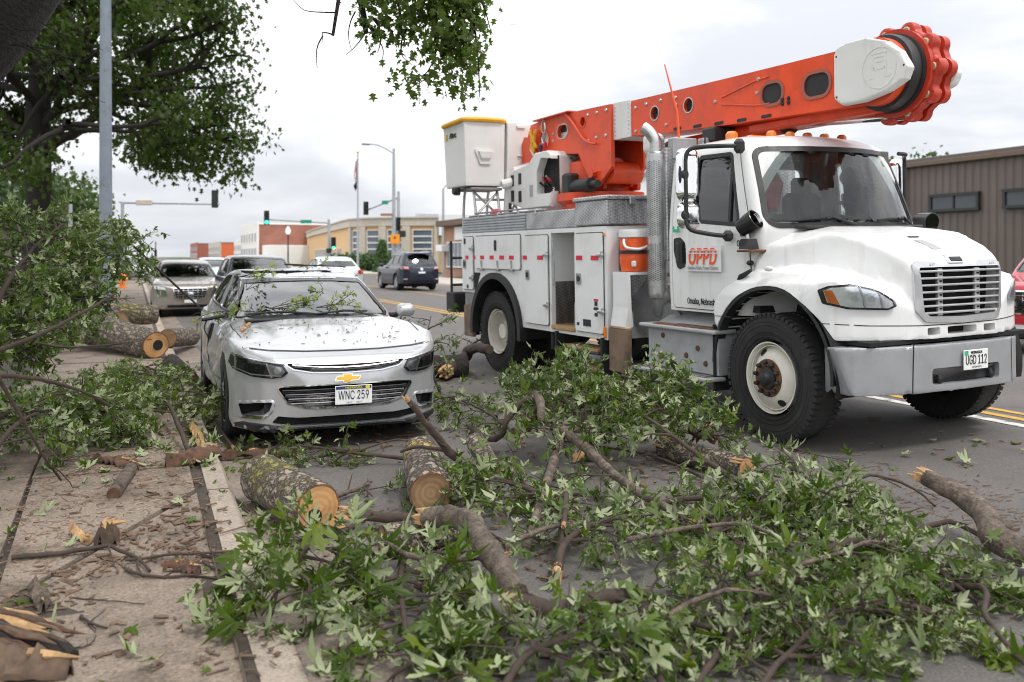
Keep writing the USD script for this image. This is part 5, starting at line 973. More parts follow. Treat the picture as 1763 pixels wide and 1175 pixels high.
obj('boom_rest', MB().cbox((1.05, 1.78, 2.78), (.42, .2, .16), .02), 'black_plastic', T, smooth=False); obj('rest_post', MB().cbox((.85, 1.82, 2.4), (.12, .12, .7), .01), 'galvanised', T, smooth=False); obj('rest_post', MB().cbox((.5, 1.76, 2.62), (.3, .1, .22), .01), 'galvanised', T, smooth=False)
obj('whip_antenna', MB().tube([(.46, 1.76, 2.7), (.455, 1.78, 3.0), (.38, 1.88, 3.5)], [.014, .012, .006]), 'print_orange', T)
# -- elbow: cover, drum, scalloped link plate
EC = np.array([0, -.28, 3.075])
cov = Polygon([(.06, 3.28), (.02, 3.33)] + [(-.28 + .44 * math.cos(a), 3.085 + .262 * math.sin(a)) for a in np.linspace(PI * .62, PI * 1.9 + .5 * PI - .02, 28) if True][:0] + [(-.1, 3.352), (-.3, 3.345), (-.48, 3.28), (-.62, 3.17), (-.70, 3.03), (-.66, 2.94), (-.5, 2.87), (-.25, 2.82), (-.02, 2.82), (.06, 2.88)])
cvm = soften(man_ext(cov.buffer(-.02).buffer(.02), .09, 'yz', BX0 - .09), .03, 5)
el = obj('elbow', MB().cyl((BX0 + .002, -.28, 3.07), (1.2, -.28, 3.07), .285, n=40), 'boom_orange', T)
cvo = obj('elbow_cover', cvm, 'fibre_white', el, smooth=40); obj('cover_ring', MB().lathe([(.168, .0), (.17, .002), (.172, 0)], (BX0 - .0905, -.42, 3.07), (-1, 0, 0), 36), 'fibre_white', cvo)
for pts in ([(-.36, 3.17), (-.48, 3.17), (-.48, 3.0), (-.53, 3.0)], [(-.36, 3.17), (-.36, 3.0), (-.31, 3.0)], [(-.38, 3.13), (-.46, 3.13)], [(-.36, 3.07), (-.48, 3.07)], [(-.34, 3.2), (-.5, 3.2)]):
    obj('cover_emblem', MB().ext(LineString(pts).buffer(.011, cap_style=2, join_style=2), .002, (BX0 - .0895, 0, 0), (0, 1, 0), (0, 0, 1), (-1, 0, 0)), 'fibre_white', cvo, smooth=False)
for y, z in ((.035, 3.25), (.035, 2.9), (-.66, 3.05)): obj('cover_screw', MB().lathe([(.012, 0), (.001, .006)], (BX0 - .089, y, z), (-1, 0, 0), 8), 'print_black', cvo, smooth=False)
obj('drum_seal', MB().lathe([(.28, 1.02), (.315, 1.03), (.325, 1.06), (.325, 1.12), (.30, 1.14), (.335, 1.15), (.335, 1.17), (.28, 1.18)], (0, -.28, 3.07), (1, 0, 0), 48), 'black_plastic', el)
obj('drum_flange', MB().cyl((1.17, -.28, 3.07), (1.21, -.28, 3.07), .375, n=48), 'hub_shaded_red', el)
lobes = [math.radians(a) for a in (72, 108, 144, 180, 216, 252, 288)]
lk = Point(0, 0).buffer(.385)
for a in lobes: lk = lk.union(Point(.362 * math.cos(a), .362 * math.sin(a)).buffer(.078))
lk = lk.buffer(.05).buffer(-.09).buffer(.04); lk = affinity.translate(lk, -.28, 3.07)
ln_ = obj('link_plate', tri(to_man(soften(man_ext(lk, .10, 'yz', 1.21), .035, 3))), 'hub_shaded_red', el, smooth=30)
for a in lobes: obj('link_bolt', MB().lathe([(.038, 0), (.036, .012), (.03, .016), (.012, .016), (.010, .011), (.001, .011)], (1.212, -.28 + .362 * math.cos(a), 3.07 + .362 * math.sin(a)), (-1, 0, 0), 16), 'zinc', ln_, smooth=False); 
obj('link_plate', tri(man_ext(affinity.scale(lk, .97, .97), .07, 'yz', 1.36)), 'hub_shaded_red', el, smooth=False)
obj('elbow_drum', MB().cyl((1.3, -.28, 3.07), (1.45, -.28, 3.07), .28, n=40), 'hub_shaded_red', el)
obj('elbow_cover', soften(man_ext(affinity.scale(cov, 1, 1), .08, 'yz', 1.43), .03, 5), 'fibre_white', el, smooth=40)
# -- upper boom folded back on the far side
ubm = obj('upper_boom', MB().cbox((1.62, .6, 3.08), (.34, 1.9, .40), .03), 'boom_orange', T, smooth=False); obj('upper_boom_tube', MB().cbox((1.62, 3.5, 3.18), (.30, 4.8, .36), .03), 'fibre_white', ubm, smooth=False); obj('upper_boom_tip', MB().cbox((1.62, 6.2, 3.3), (.4, .9, .5), .05), 'fibre_white', ubm, smooth=False); obj('boom_tip_collar', MB().cbox((1.72, 5.45, 3.3), (.42, .36, .46), .02), 'boom_orange', ubm, smooth=False); obj('tip_sticker', MB().cbox((1.415, 6.25, 3.42), (.004, .35, .1), .001), 'plate_yellow', ubm, smooth=False)
# -- bucket
bkm = Manifold.hull_points(np.array([(x, y, z) for (x0, x1, y0, y1, z) in ((-.05, .56, 6.0, 6.72, 2.53), (-.07, .58, 5.98, 6.76, 3.46)) for x in (x0, x1) for y in (y0, y1)], np.float32))
inn = Manifold.hull_points(np.array([(x, y, z) for (x0, x1, y0, y1, z) in ((-.02, .53, 6.03, 6.69, 2.6), (-.04, .55, 6.01, 6.73, 3.6)) for x in (x0, x1) for y in (y0, y1)], np.float32))
bk = obj('bucket', tri(to_man(soften(bkm, .035, 6)) - inn), 'fibre_white', T, smooth=40)
obj('bucket_rim', MB().tube(spline([(-.08, 6.02, 3.47), (-.03, 5.975, 3.472), (.25, 5.965, 3.48), (.54, 5.975, 3.475), (.59, 6.02, 3.47), (.60, 6.4, 3.46), (.59, 6.72, 3.46), (.54, 6.77, 3.46), (.25, 6.78, 3.46), (-.03, 6.77, 3.455), (-.08, 6.72, 3.455), (-.09, 6.4, 3.46), (-.08, 6.02, 3.47)], 60), .034, 10), 'yellow_pad', bk)
obj('bucket_step', MB().ext(rpoly([(-.17, .09), (.17, .09), (.08, -.13), (-.08, -.13)], .02), .02, (.25, 5.99, 2.97), (1, 0, 0), (0, 0, 1), (0, -1, 0)), 'fibre_white', bk, smooth=False)
hp_ = Manifold.hull_points(np.array([(.25 - .12, 5.985, 3.03), (.25 + .12, 5.985, 3.03), (.25 - .07, 5.985, 2.88), (.25 + .07, 5.985, 2.88), (.25 - .11, 5.93, 3.02), (.25 + .11, 5.93, 3.02), (.25 - .07, 5.94, 2.93), (.25 + .07, 5.94, 2.93)], np.float32)); obj('step_pocket', tri(hp_), 'fibre_white', bk, smooth=False)
obj('maker_lettering', text_on('Altec', .075, (-.0715, 6.52, 3.25), SX, SY, .26, .004, True), 'print_black', bk, smooth=False); obj('maker_emblem', MB().box((-.068, 6.62, 3.28), (.01, .08, .09)), 'gold', bk, smooth=False)
obj('bucket_frame', MB().cbox((.28, 6.25, 2.49), (.5, .5, .04), .01).cyl((-.08, 6.35, 2.46), (.0, 6.35, 2.46), .05), 'cast_grey', bk, smooth=False); obj('frame_cap', MB().cyl((-.12, 6.3, 2.47), (-.02, 6.3, 2.47), .05), 'signal_black', bk)
wl = to_man(soften(Manifold.hull_points(np.array([(x, y, z) for (x0, x1, y0, y1, z) in ((.6, .9, 6.0, 6.5, 2.62), (.62, 1.05, 5.98, 6.6, 3.02), (.62, 1.0, 5.98, 6.6, 3.48)) for x in (x0, x1) for y in (y0, y1)], np.float32)), .05, 8)); mt = obj('bucket_mount', tri(wl), 'fibre_white', T, smooth=40)
obj('mount_latch', MB().cbox((.83, 5.97, 3.40), (.14, .03, .05), .01).cbox((.83, 5.97, 2.98), (.12, .03, .02), .005), 'fibre_white', mt, smooth=False)
obj('mount_arm', MB().tube([(.7, 5.9, 2.7), (.85, 5.8, 2.75), (1.2, 5.6, 2.9)], .11, 12).tube([(.62, 5.98, 2.5), (.6, 6.0, 2.1)], .06, 10).tube([(.5, 5.95, 2.55), (.95, 5.8, 2.66)], .07, 10), 'fibre_white', T)
# work lamp behind the stack
wk = obj('work_lamp', soften(MB().cbox((.50, 2.25, 2.72), (.24, .16, .24), .05).man(), .03, 6), 'fibre_white', T); obj('lamp_glass', MB().cbox((.50, 2.162, 2.74), (.17, .01, .13), .004), 'lamp_lens', wk, smooth=False); obj('lamp_base', MB().cbox((.5, 2.27, 2.54), (.14, .12, .12), .02).tube([(.5, 2.3, 2.5), (.62, 2.2, 2.46), (.7, 2.1, 2.4)], .03), 'galvanised', wk)
for k in range(3): obj('hose_loop', MB().tube(spline([(.72 + .02 * k, 2.35, 2.75), (.62 + .015 * k, 2.3, 2.5), (.66 + .02 * k, 2.25, 2.28), (.8 + .02 * k, 2.2, 2.2), (.85, 2.1, 2.6)], 22), .013), 'signal_black', T)
obj('cable', MB().tube(spline([(.72, 2.3, 2.25), (.6, 2.28, 2.1), (.58, 2.27, 1.9)], 12), .01), 'signal_black', T)
# -- things carried on the truck
TK = lambda p: (TKM[:3, :3] @ np.asarray(p, float) + TKM[:3, 3])
def on_truck(name, label, cat, group=None, dz=0.):
    Q = TKM.copy(); Q[:3, 3] = TK((0, 0, dz)); return thing(name, label, cat, matrix=Q, group=group)
c_ = on_truck('water_cooler', 'round orange water cooler with white lid and handle strapped behind the cab', 'cooler', dz=.20)
obj('barrel', MB().lathe([(.0, 1.17), (.135, 1.17), (.14, 1.2), (.152, 1.28), (.152, 1.33), (.147, 1.34), (.15, 1.5), (.152, 1.52), (.155, 1.52), (.0, 1.52)], (.16, 2.16, 0), n=28), 'orange_cooler', c_); obj('lid', MB().lathe([(.158, 1.525), (.16, 1.58), (.15, 1.605), (.0, 1.61)], (.16, 2.16, 0), n=28), 'white_siding', c_)
obj('handle', MB().tube(spline([(.01, 2.12, 1.5), (-.03, 2.02, 1.42), (.08, 1.97, 1.40), (.22, 1.98, 1.44), (.32, 2.12, 1.5)], 20), .014), 'white_siding', c_); obj('tap', MB().cbox((.06, 2.02, 1.25), (.04, .05, .06), .01), 'white_siding', c_); obj('strap', MB().lathe([(.156, 1.355), (.158, 1.36), (.158, 1.385), (.156, 1.39)], (.16, 2.16, 0), n=28), 'signal_black', c_)
w1 = on_truck('outrigger_pad', 'weathered upright wooden outrigger pad hung before the front locker', 'wooden pad'); obj('board', MB().cbox((-.02, 2.17, .55), (.07, .34, .46), .012), 'wood_old', w1, smooth=False); obj('split_edge', MB().cbox((-.02, 2.17, .785), (.066, .32, .014), .004), 'splinter', w1, smooth=False)
w2 = on_truck('outrigger_pad', 'weathered wooden outrigger pad hung under the tail locker behind the rear wheel', 'wooden pad'); obj('board', MB().cbox((-.06, 5.90, .62), (.06, .30, .44), .012), 'wood_old', w2, smooth=False)
# ------------------------------------------------------------------ passenger cars (local frame: x across, y from nose to tail, z up)
def gh_loft(LV, n_=18):
    """glasshouse from levels (z, half width, front corner y, front centre y, rear centre y, rear corner y)"""
    LV = np.array(LV, float); zz = np.interp(np.linspace(0, len(LV) - 1, n_), np.arange(len(LV)), LV[:, 0]); R_ = []
    from scipy.interpolate import PchipInterpolator
    I = PchipInterpolator(LV[:, 0], LV[:, 1:])
    for z in zz:
        hw, fc, fm_, rm, rc = I(z); P = []
        xs_ = np.linspace(0, 1, 9)[:-1]
        fr = [(hw * t * .93, fm_ + (fc - fm_) * t ** 2) for t in xs_] + [(hw * .955, fc + .03), (hw * .99, fc + .10)]
        sd = [(hw * (1 + .025 * math.sin(PI * t)), fc + .10 + (rc - .10 - fc - .10) * t) for t in np.linspace(.15, .85, 5)]
        rr = [(hw * .99, rc - .10), (hw * .955, rc - .03)] + [(hw * t * .93, rm - (rm - rc) * t ** 2) for t in xs_[::-1]]
        half = fr + sd + rr; P = half + [(-x, y) for x, y in half[1:-1][::-1]]
        R_.append(np.array([(x, y, z) for x, y in P]))
    n = len(R_[0]); V = np.vstack(R_ + [R_[0].mean(0)[None], R_[-1].mean(0)[None]]); i, j = np.meshgrid(np.arange(len(R_) - 1), np.arange(n), indexing='ij')
    a = (i * n + j).ravel(); b = (i * n + (j + 1) % n).ravel(); F = np.vstack([np.stack([a, b, b + n], 1), np.stack([a, b + n, a + n], 1)]); k = len(R_) * n; jj = np.arange(n)
    F = np.vstack([F, np.stack([np.full(n, k), (jj + 1) % n, jj], 1), np.stack([np.full(n, k + 1), k - n + jj, k - n + (jj + 1) % n], 1)])
    t = trimesh.Trimesh(V, F, process=False); t.fix_normals(); return t
def sym(half): return half + [(-x, y) for x, y in half[::-1] if abs(x) > 1e-6]
def car_wheel(t, c, r, outer, rimmat='wheel_black', spokes=5, w=.22):
    ax = np.array([outer, 0, 0.]); wh = obj('wheel', MB().lathe([(r * .62, -w * .4), (r * .64, -w * .4), (r * .64, w * .4), (r * .62, w * .4)], c, ax, 32), rimmat, t)
    obj('tyre', MB().lathe([(r * .66, -w * .45), (r * .78, -w * .5), (r * .93, -w * .48), (r, -w * .36), (r, w * .36), (r * .93, w * .48), (r * .78, w * .5), (r * .66, w * .45), (r * .63, w * .38)], c, ax, 48), 'rubber', wh, smooth=30)
    obj('rim', MB().lathe([(r * .665, w * .44), (r * .64, w * .46), (r * .62, w * .38), (r * .58, w * .1), (r * .2, w * .05), (.001, w * .05)], c, ax, 40), rimmat, wh)
    s_, u_, d_ = frame(ax); 
    for k in range(spokes):
        a0 = k / spokes * 2 * PI + .3; rd = s_ * math.cos(a0) + u_ * math.sin(a0); tg = np.cross(d_, rd); q = np.asarray(c) + d_ * w * .36
        for off in (-1, 1): obj('spoke', MB().tube([q + tg * off * r * .03 + rd * r * .1 + d_ * .01, q + tg * off * r * .09 + rd * r * .4 + d_ * .012, q + tg * off * r * .13 + rd * r * .63], [r * .05, r * .045, r * .05], 6), rimmat, wh)
    obj('hub_cap', MB().lathe([(r * .14, w * .36), (r * .12, w * .44), (.001, w * .45)], c, ax, 20), rimmat, wh)
    return wh
def make_car(name, label, loc, rz, P, cat='car', group=None):
    """builds a car: body shell with wheel arches, hollow glasshouse with real window openings, interior, wheels; returns handles for details"""
    t = thing(name, label, cat, loc, rz, group); L_ = P['len']; paint = P['paint']
    low = man_ext(Polygon(P['prof']), 3, 'yz', -1.5) ^ man_ext(Polygon(sym(P['plan'])), 3, 'xy', -.5) ^ man_ext(Polygon(sym(P['sec'])), L_ + 2, 'xz', -1)
    bt = soften(low, P.get('edge', .06), P.get('it', 10))
    if 'deform' in P: bt.vertices[:] = P['deform'](np.array(bt.vertices))
    bm = to_man(bt); hwid = max(x for x, y in P['plan'])
    for ya in P['axles']: bm = bm - MB().cyl((-2, ya, P['r'] + .02), (-hwid + .28, ya, P['r'] + .02), P['r'] * P.get('arch', 1.13), n=36).man() - MB().cyl((hwid - .28, ya, P['r'] + .02), (2, ya, P['r'] + .02), P['r'] * P.get('arch', 1.13), n=36).man()
    for c_ in P.get('cuts', []): bm = bm - c_
    body = obj('body', tri(bm), paint, t, smooth=30)
    for ya in P['axles']:
        for sg in (-1, 1): obj('wheel_well', arc_shell(sg * (hwid - .30), sg * (hwid - .05), ya, P['r'] + .02, P['r'] * P.get('arch', 1.13) + .003).box((sg * (hwid - .3), ya, P['r'] + .1), (.01, P['r'] * 2.1, P['r'] * 1.9)), 'dark_hollow', t); car_wheel(t, (sg * (hwid - .03 - .11), ya, P['r']), P['r'], sg, P.get('rim', 'steel'), P.get('spokes', 5))
    gt = gh_loft(P['gh'])
    if 'deform' in P: gt.vertices[:] = P['deform'](np.array(gt.vertices))
    LV = np.array(P['gh']); z0 = LV[0, 0]
    gi = gh_loft(LV + np.array([0, -.05, .05, .05, -.05, -.05]) * 1.0); gm = to_man(gt) - (to_man(gi) ^ man_ext(sbox(-2, 0, 2, L_), LV[-1, 0] - .045 - z0 + .2, 'xy', z0 - .2))
    zc = P['wind'][0][1] * .5 + P['wind'][-1][1] * .5; ym = float(np.mean(P['axles'])) + .2
    wp, rp_ = Polygon(sym(P['wind'])).buffer(-.03).buffer(.03), Polygon(sym(P['rear'])).buffer(-.03).buffer(.03)
    gm = gm - man_ext(wp, ym - .2, 'xz', .2) - man_ext(rp_, L_ - ym - .5, 'xz', ym + .5)
    for sp_ in P['sides']: gm = gm - man_ext(Polygon(sp_).buffer(-.025).buffer(.025), 4, 'yz', -2)
    obj('glasshouse', tri(gm), P.get('gh_paint', paint), t, smooth=30)
    pf, pr, pl_, pR = Proj(gt, 1, -1), Proj(gt, 1, 1), Proj(gt, 0, -1), Proj(gt, 0, 1); bf = Proj(bt, 1, -1)
    obj('windshield', pf.patch(wp.buffer(.012), -.012, .07), P.get('glass', 'glass_dark'), t, smooth=True); obj('rear_window', pr.patch(rp_.buffer(.012), -.012, .07), 'glass_dark', t, smooth=True)
    obj('window_seal', pf.patch(wp.buffer(.018).difference(wp.buffer(-.02)), .004, .05), 'trim_black', t)
    for sp_ in P['sides']:
        sp2 = Polygon(sp_).buffer(-.025).buffer(.025)
        for q in (pl_, pR): obj('side_window', q.patch(sp2.buffer(.01), -.012, .1), 'glass_dark', t, smooth=True); obj('window_trim', q.patch(sp2.buffer(.018).difference(sp2.buffer(-.004)), .004, .05), P.get('trim', 'trim_black'), t)
    zs = LV[0, 0]; yf, yb = LV[0, 3], LV[0, 4]
    obj('dashboard', MB().cbox((0, yf + .55, zs - .02), (1.3, .5, .16), .05), 'interior_dark', t); obj('parcel_shelf', MB().box((0, yb - .4, zs - .02), (1.3, .6, .03)), 'interior_dark', t, smooth=False)
    for x in (-.38, .38): obj('front_seat', MB().cbox((x, ym - .25, zs + .02), (.5, .14, .5), .06).cbox((x, ym - .25, zs + .32), (.26, .09, .16), .04), 'interior_dark', t)
    obj('rear_seat', MB().cbox((0, min(ym + .8, yb - .5), zs), (1.2, .14, .4), .05), 'interior_dark', t)
    obj('underbody', MB().cbox((0, L_ / 2, .26), (hwid * 1.5, L_ - .7, .16), .05), 'dark_hollow', t, smooth=False)
    return dict(t=t, bt=bt, gt=gt, bf=bf, br=Proj(bt, 1, 1), bl=Proj(bt, 0, -1), bR=Proj(bt, 0, 1), bu=Proj(bt, 2, 1), pf=pf)
def both(g): return [g, affinity.scale(g, -1, 1, origin=(0, 0))]
# -- the crushed silver sedan
SED = dict(len=4.92, paint='silver_paint', axles=(.95, 3.78), r=.345, rim='wheel_black', arch=1.12, it=12, edge=.05, glass='glass_shield',
    prof=[(.07, .19), (.02, .28), (.0, .42), (.012, .58), (.04, .68), (.10, .755), (.24, .815), (.55, .89), (.9, .945), (1.3, .995), (1.6, 1.0), (4.2, 1.06), (4.6, 1.09), (4.82, 1.07), (4.92, .8), (4.88, .4), (4.75, .24), (.3, .17)],
    plan=[(0, -.002), (.3, .008), (.5, .045), (.66, .12), (.78, .24), (.855, .40), (.895, .62), (.915, .95), (.925, 1.6), (.928, 3.0), (.915, 3.8), (.87, 4.4), (.76, 4.74), (.5, 4.89), (0, 4.92)],
    sec=[(0, .1), (.80, .1), (.875, .2), (.905, .32), (.925, .48), (.93, .66), (.915, .80), (.885, .89), (.83, .945), (.72, .98), (.4, 1.06), (0, 1.10)],
    gh=[(.90, .835, 1.62, 1.28, 4.55, 4.42), (1.0, .805, 1.66, 1.37, 4.42, 4.3), (1.15, .745, 1.92, 1.67, 4.18, 4.04), (1.30, .675, 2.2, 2.0, 3.93, 3.80), (1.385, .63, 2.42, 2.24, 3.72, 3.6), (1.43, .575, 2.66, 2.5, 3.5, 3.4), (1.455, .45, 2.9, 2.82, 3.25, 3.2), (1.465, .2, 3.05, 3.02, 3.1, 3.08)],
    wind=[(0, 1.005), (.55, .995), (.735, .98), (.745, 1.02), (.60, 1.325), (.3, 1.345), (0, 1.35)], rear=[(0, 1.10), (.68, 1.09), (.57, 1.29), (0, 1.31)],
    sides=[[(1.78, 1.02), (2.75, 1.05), (2.75, 1.375), (2.45, 1.365), (2.05, 1.2)], [(2.85, 1.055), (3.75, 1.09), (3.9, 1.12), (3.55, 1.31), (3.2, 1.375), (2.85, 1.38)]])
def crush(v):
    """branch damage: creased bonnet edge and wing, pushed-in door and roof edge on the kerb side, dented roof"""
    v = v.copy(); n1 = meshkit.fbm(v * [3.2, 2.6, 3.2], 3, 11); n2 = meshkit.fbm(v * 7.5, 3, 5); rd = 1 - np.abs(2 * meshkit.noise(v * [4.5, 3.2, 5.] + 7, 3) - 1)
    side = np.clip((-v[:, 0] - .55) / .3, 0, 1); mid = np.exp(-((v[:, 1] - 2.05) / .85) ** 2)
    v[:, 0] += side * mid * (.05 + .10 * (n1 - .5) + .055 * (rd - .5) + .035 * (n2 - .5))
    wing = np.exp(-((v[:, 1] - 1.15) / .55) ** 2) * np.exp(-((v[:, 0] + .72) / .24) ** 2) * np.clip((v[:, 2] - .6) / .2, 0, 1)
    v[:, 2] -= wing * (.012 + .07 * (rd - .45)); v[:, 0] += wing * .05 * (n2 - .4)
    hood = np.clip((v[:, 2] - .78) / .06, 0, 1) * (v[:, 1] < 1.6); v[:, 2] += hood * (.016 * (n1 - .5) + .008 * (n2 - .5)) * np.clip(1 - v[:, 0], 0, 1.6)
    roof = np.clip((v[:, 2] - 1.25) / .1, 0, 1); v[:, 2] -= roof * (.035 * np.exp(-((v[:, 0] + .25) / .4) ** 2) * np.exp(-((v[:, 1] - 2.9) / .5) ** 2) + .03 * (n1 - .5)) 
    return v
SED['deform'] = crush
lowg = rpoly([(0, .535), (.42, .535), (.555, .525), (.475, .405), (.34, .365), (0, .355)] + [(-.34, .365), (-.475, .405), (-.555, .525), (-.42, .535)], .012)
upg = rpoly([(0, .695), (.30, .70), (.505, .722), (.43, .675), (.28, .645), (0, .635)] + [(-.28, .645), (-.43, .675), (-.505, .722), (-.30, .70)], .008)
air = rpoly([(0, .285), (.4, .285), (.55, .30), (.60, .245), (.45, .215), (0, .205)] + [(-.45, .215), (-.60, .245), (-.55, .30), (-.4, .285)], .01)
fog = rpoly([(.585, .415), (.72, .405), (.835, .385), (.81, .285), (.66, .30), (.61, .335)], .015)
SED['cuts'] = [man_ext(lowg, .35, 'xz', -.2), man_ext(upg, .35, 'xz', -.2), man_ext(air, .35, 'xz', -.2), *[man_ext(g, .62, 'xz', -.2) ^ man_ext(sbox(-2, -1, 2, .62), 2, 'xy', -.2) for g in both(fog)]]
S = make_car('silver_sedan', 'crushed silver sedan with leaf covered windshield parked facing the viewer at the kerb', (1.615, 7.25, .012), -.3, SED)
t = S['t']; bf = S['bf']
def yb_(x, z): return float(bf.hit([(x, z)])[0])
obj('grille_hollow', MB().box((0, .13, .45), (1.3, .02, .26)).box((0, .16, .68), (1.2, .02, .14)).box((0, .13, .25), (1.3, .02, .14)).box((-.69, .40, .36), (.26, .02, .18)).box((.69, .40, .36), (.26, .02, .18)), 'dark_hollow', t, smooth=False)
lg = obj('lower_grille_rim', bf.patch(lowg.buffer(.010).difference(lowg), .006, .03, .03), 'chrome', t)
for k, z in enumerate((.50, .465, .43, .395)):
    hwb = np.interp(z, [.405, .525], [.45, .53]); xs_ = np.linspace(-hwb, hwb, 15); obj('grille_bar', MB().tube([(x, yb_(x * .98, .40 if z < .45 else .53) + .035, z + .02 * abs(x) * 0) for x in xs_], .0036, 6), 'cast_grey', lg)
    obj('grille_fin', MB().tube([(x, yb_(x * .98, .53) + .05, z - .016) for x in xs_], .013, 6), 'trim_black', lg)
ug = obj('upper_grille_rim', bf.patch(upg.buffer(.009).difference(upg).intersection(sbox(-1, .6, 1, .688)), .008, .03, .03), 'chrome', t)
xs_ = np.linspace(-.44, .44, 15); obj('grille_bar', MB().tube([(x, yb_(x, .64) + .03, .672 + .05 * (abs(x) / .45) ** 2 * .7) for x in xs_], .006, 6), 'grille_silver', ug); obj('grille_fin', MB().tube([(x, yb_(x, .64) + .045, .658 + .05 * (abs(x) / .45) ** 2 * .8) for x in xs_], .012, 6), 'trim_black', ug)
for g, gf in zip(both(fog), both(rpoly([(.60, .31), (.80, .30), (.83, .262), (.66, .272)], .004))):
    obj('fog_pocket', bf.patch(g.buffer(.02).difference(g.buffer(-.004)), .004, .03, .02), 'silver_paint', t); obj('fog_chrome', bf.patch(gf.buffer(-.006), .01, .025, .02), 'chrome', t)
obj('front_lip', bf.patch(rpoly(sym([(0, .20), (.45, .205), (.62, .235), (.80, .245), (.86, .215), (.84, .17), (.5, .165), (0, .165)]), .005), .012, .04, .06), 'black_plastic', t)
hl_ = rpoly([(.475, .648), (.515, .71), (.62, .727), (.78, .75), (.875, .775), (.888, .70), (.865, .655), (.74, .612), (.60, .600), (.52, .612)], .008)
for q, g in enumerate(both(hl_)):
    h_ = obj('headlight', bf.patch(g, .004, .02, .01), 'trim_black', t); inn = g.buffer(-.018); sg = 1 if q == 0 else -1
    obj('reflector', bf.patch(inn.intersection(Polygon([(sg * .5, .60), (sg * .60, .60), (sg * .64, .74), (sg * .5, .74)])), .01, .02), 'cast_grey', h_); obj('lamp_strip', bf.patch(LineString([(sg * .60, .612), (sg * .635, .715)]).buffer(.007), .014, .02), 'grille_silver', h_)
    obj('lamp_strip', bf.patch(LineString([(sg * .53, .622), (sg * .74, .632), (sg * .86, .672)]).buffer(.005), .014, .02), 'grille_silver', h_)
    for cx_ in (.555, .68, .79): obj('lamp_bowl', bf.patch(Point(sg * cx_, .668 + .1 * (cx_ - .55)).buffer(.028), .013, .012), 'steel' if cx_ < .6 else 'window_dark', h_)
    obj('lens_cover', bf.patch(g.buffer(-.002), .02, .025, .016), 'lamp_lens', h_, smooth=True)
    obj('chrome_brow', bf.patch(LineString([(sg * .505, .716), (sg * .62, .735), (sg * .78, .758), (sg * .87, .783)]).buffer(.006), .012, .02, .01), 'chrome', h_)
em = rpoly([(-.036, .03), (.036, .03), (.028, .014), (.10, .014), (.085, -.014), (.024, -.014), (.018, -.03), (-.054 + .018, -.03), (-.028, -.014), (-.10, -.014), (-.085, .014), (-.03, .014)], 0); em = affinity.translate(em, .0, .585)
obj('badge_rim', bf.patch(em.buffer(.008), .006, .01, .006), 'chrome', t, smooth=False); obj('badge', bf.patch(em, .012, .01, .006), 'gold', t, smooth=False)
pl_ = obj('licence_plate', MB().cbox((.04, -.022, .452), (.305, .008, .153), .006), 'plate_white', t, smooth=False)
obj('plate_band', MB().box((.04, -.0268, .512), (.29, .002, .026)), 'plate_blue', pl_, smooth=False); obj('plate_state', text_on('NEBRASKA', .019, (-.03, -.0275, .503), (1, 0, 0), (0, 0, 1), .14), 'plate_yellow', pl_, smooth=False); obj('plate_sticker', MB().box((.155, -.0282, .512), (.035, .002, .026)), 'plate_yellow', pl_, smooth=False)
obj('plate_number', text_on('WNC 259', .07, (-.085, -.026, .417), (1, 0, 0), (0, 0, 1), .25), 'print_black', pl_, smooth=False); obj('plate_caption', text_on('1867      2017', .011, (-.02, -.026, .388), (1, 0, 0), (0, 0, 1), .13), 'print_grey', pl_, smooth=False)
bu = S['bu']; obj('bonnet_gap', bf.line([(-.80, .835), (-.6, .812), (-.3, .798), (0, .795), (.3, .798), (.6, .812), (.80, .835)], .010, .003, .03), 'print_black', t)
for sg in (-1, 1):
    obj('bonnet_gap', bu.line([(sg * .78, .62), (sg * .80, 1.0), (sg * .79, 1.5)], .008, .003, .04), 'print_black', t)
    sd = S['bl'] if sg < 0 else S['bR']
    for ln in ([(1.72, .95), (1.62, .7), (1.62, .3)], [(2.80, 1.0), (2.80, .35)], [(3.85, 1.0), (3.7, .75)]): obj('door_gap', sd.line(ln, .009, .003, .05), 'print_black', t)
    for y in (2.62, 3.6): obj('door_handle', sd.patch(rrect(y, .86, y + .2, .885, .01), .02, .03, .015), 'silver_paint', t)
    obj('sill_crease', sd.line([(1.5, .42), (3.3, .46)], .012, .003, .05), 'cast_grey', t)
obj('cowl_panel', MB().cbox((0, 1.36, .985), (1.35, .14, .02), .008), 'trim_black', t, smooth=False)
for x0, x1 in ((-.62, -.02), (-.02, .52)):
    pts = [(x, float(S['pf'].hit([(x, 1.03 + .02 * math.sin((x - x0) * 5))])[0]) - .03, 1.025 + .02 * math.sin((x - x0) * 5)) for x in np.linspace(x0, x1, 7)]; w_ = obj('wiper', MB().tube(pts, .010), 'signal_black', t); obj('wiper_arm', MB().tube([(x1 + .08, 1.34, .985), ((x0 + x1) / 2 + .1, pts[3][1] - .02, 1.045), ((x0 + x1) / 2, pts[3][1] - .01, 1.05)], .012), 'signal_black', w_)
mm = soften(MB().cbox((.99, 1.80, 1.02), (.20, .14, .13), .04).man(), .03, 8); m_ = obj('mirror', mm, 'silver_paint', t, smooth=50); obj('mirror_arm', MB().cbox((.87, 1.83, .97), (.12, .07, .05), .02), 'trim_black', m_); obj('mirror_glass', MB().cbox((.99, 1.872, 1.02), (.16, .004, .10), .002), 'chrome', m_, smooth=False)
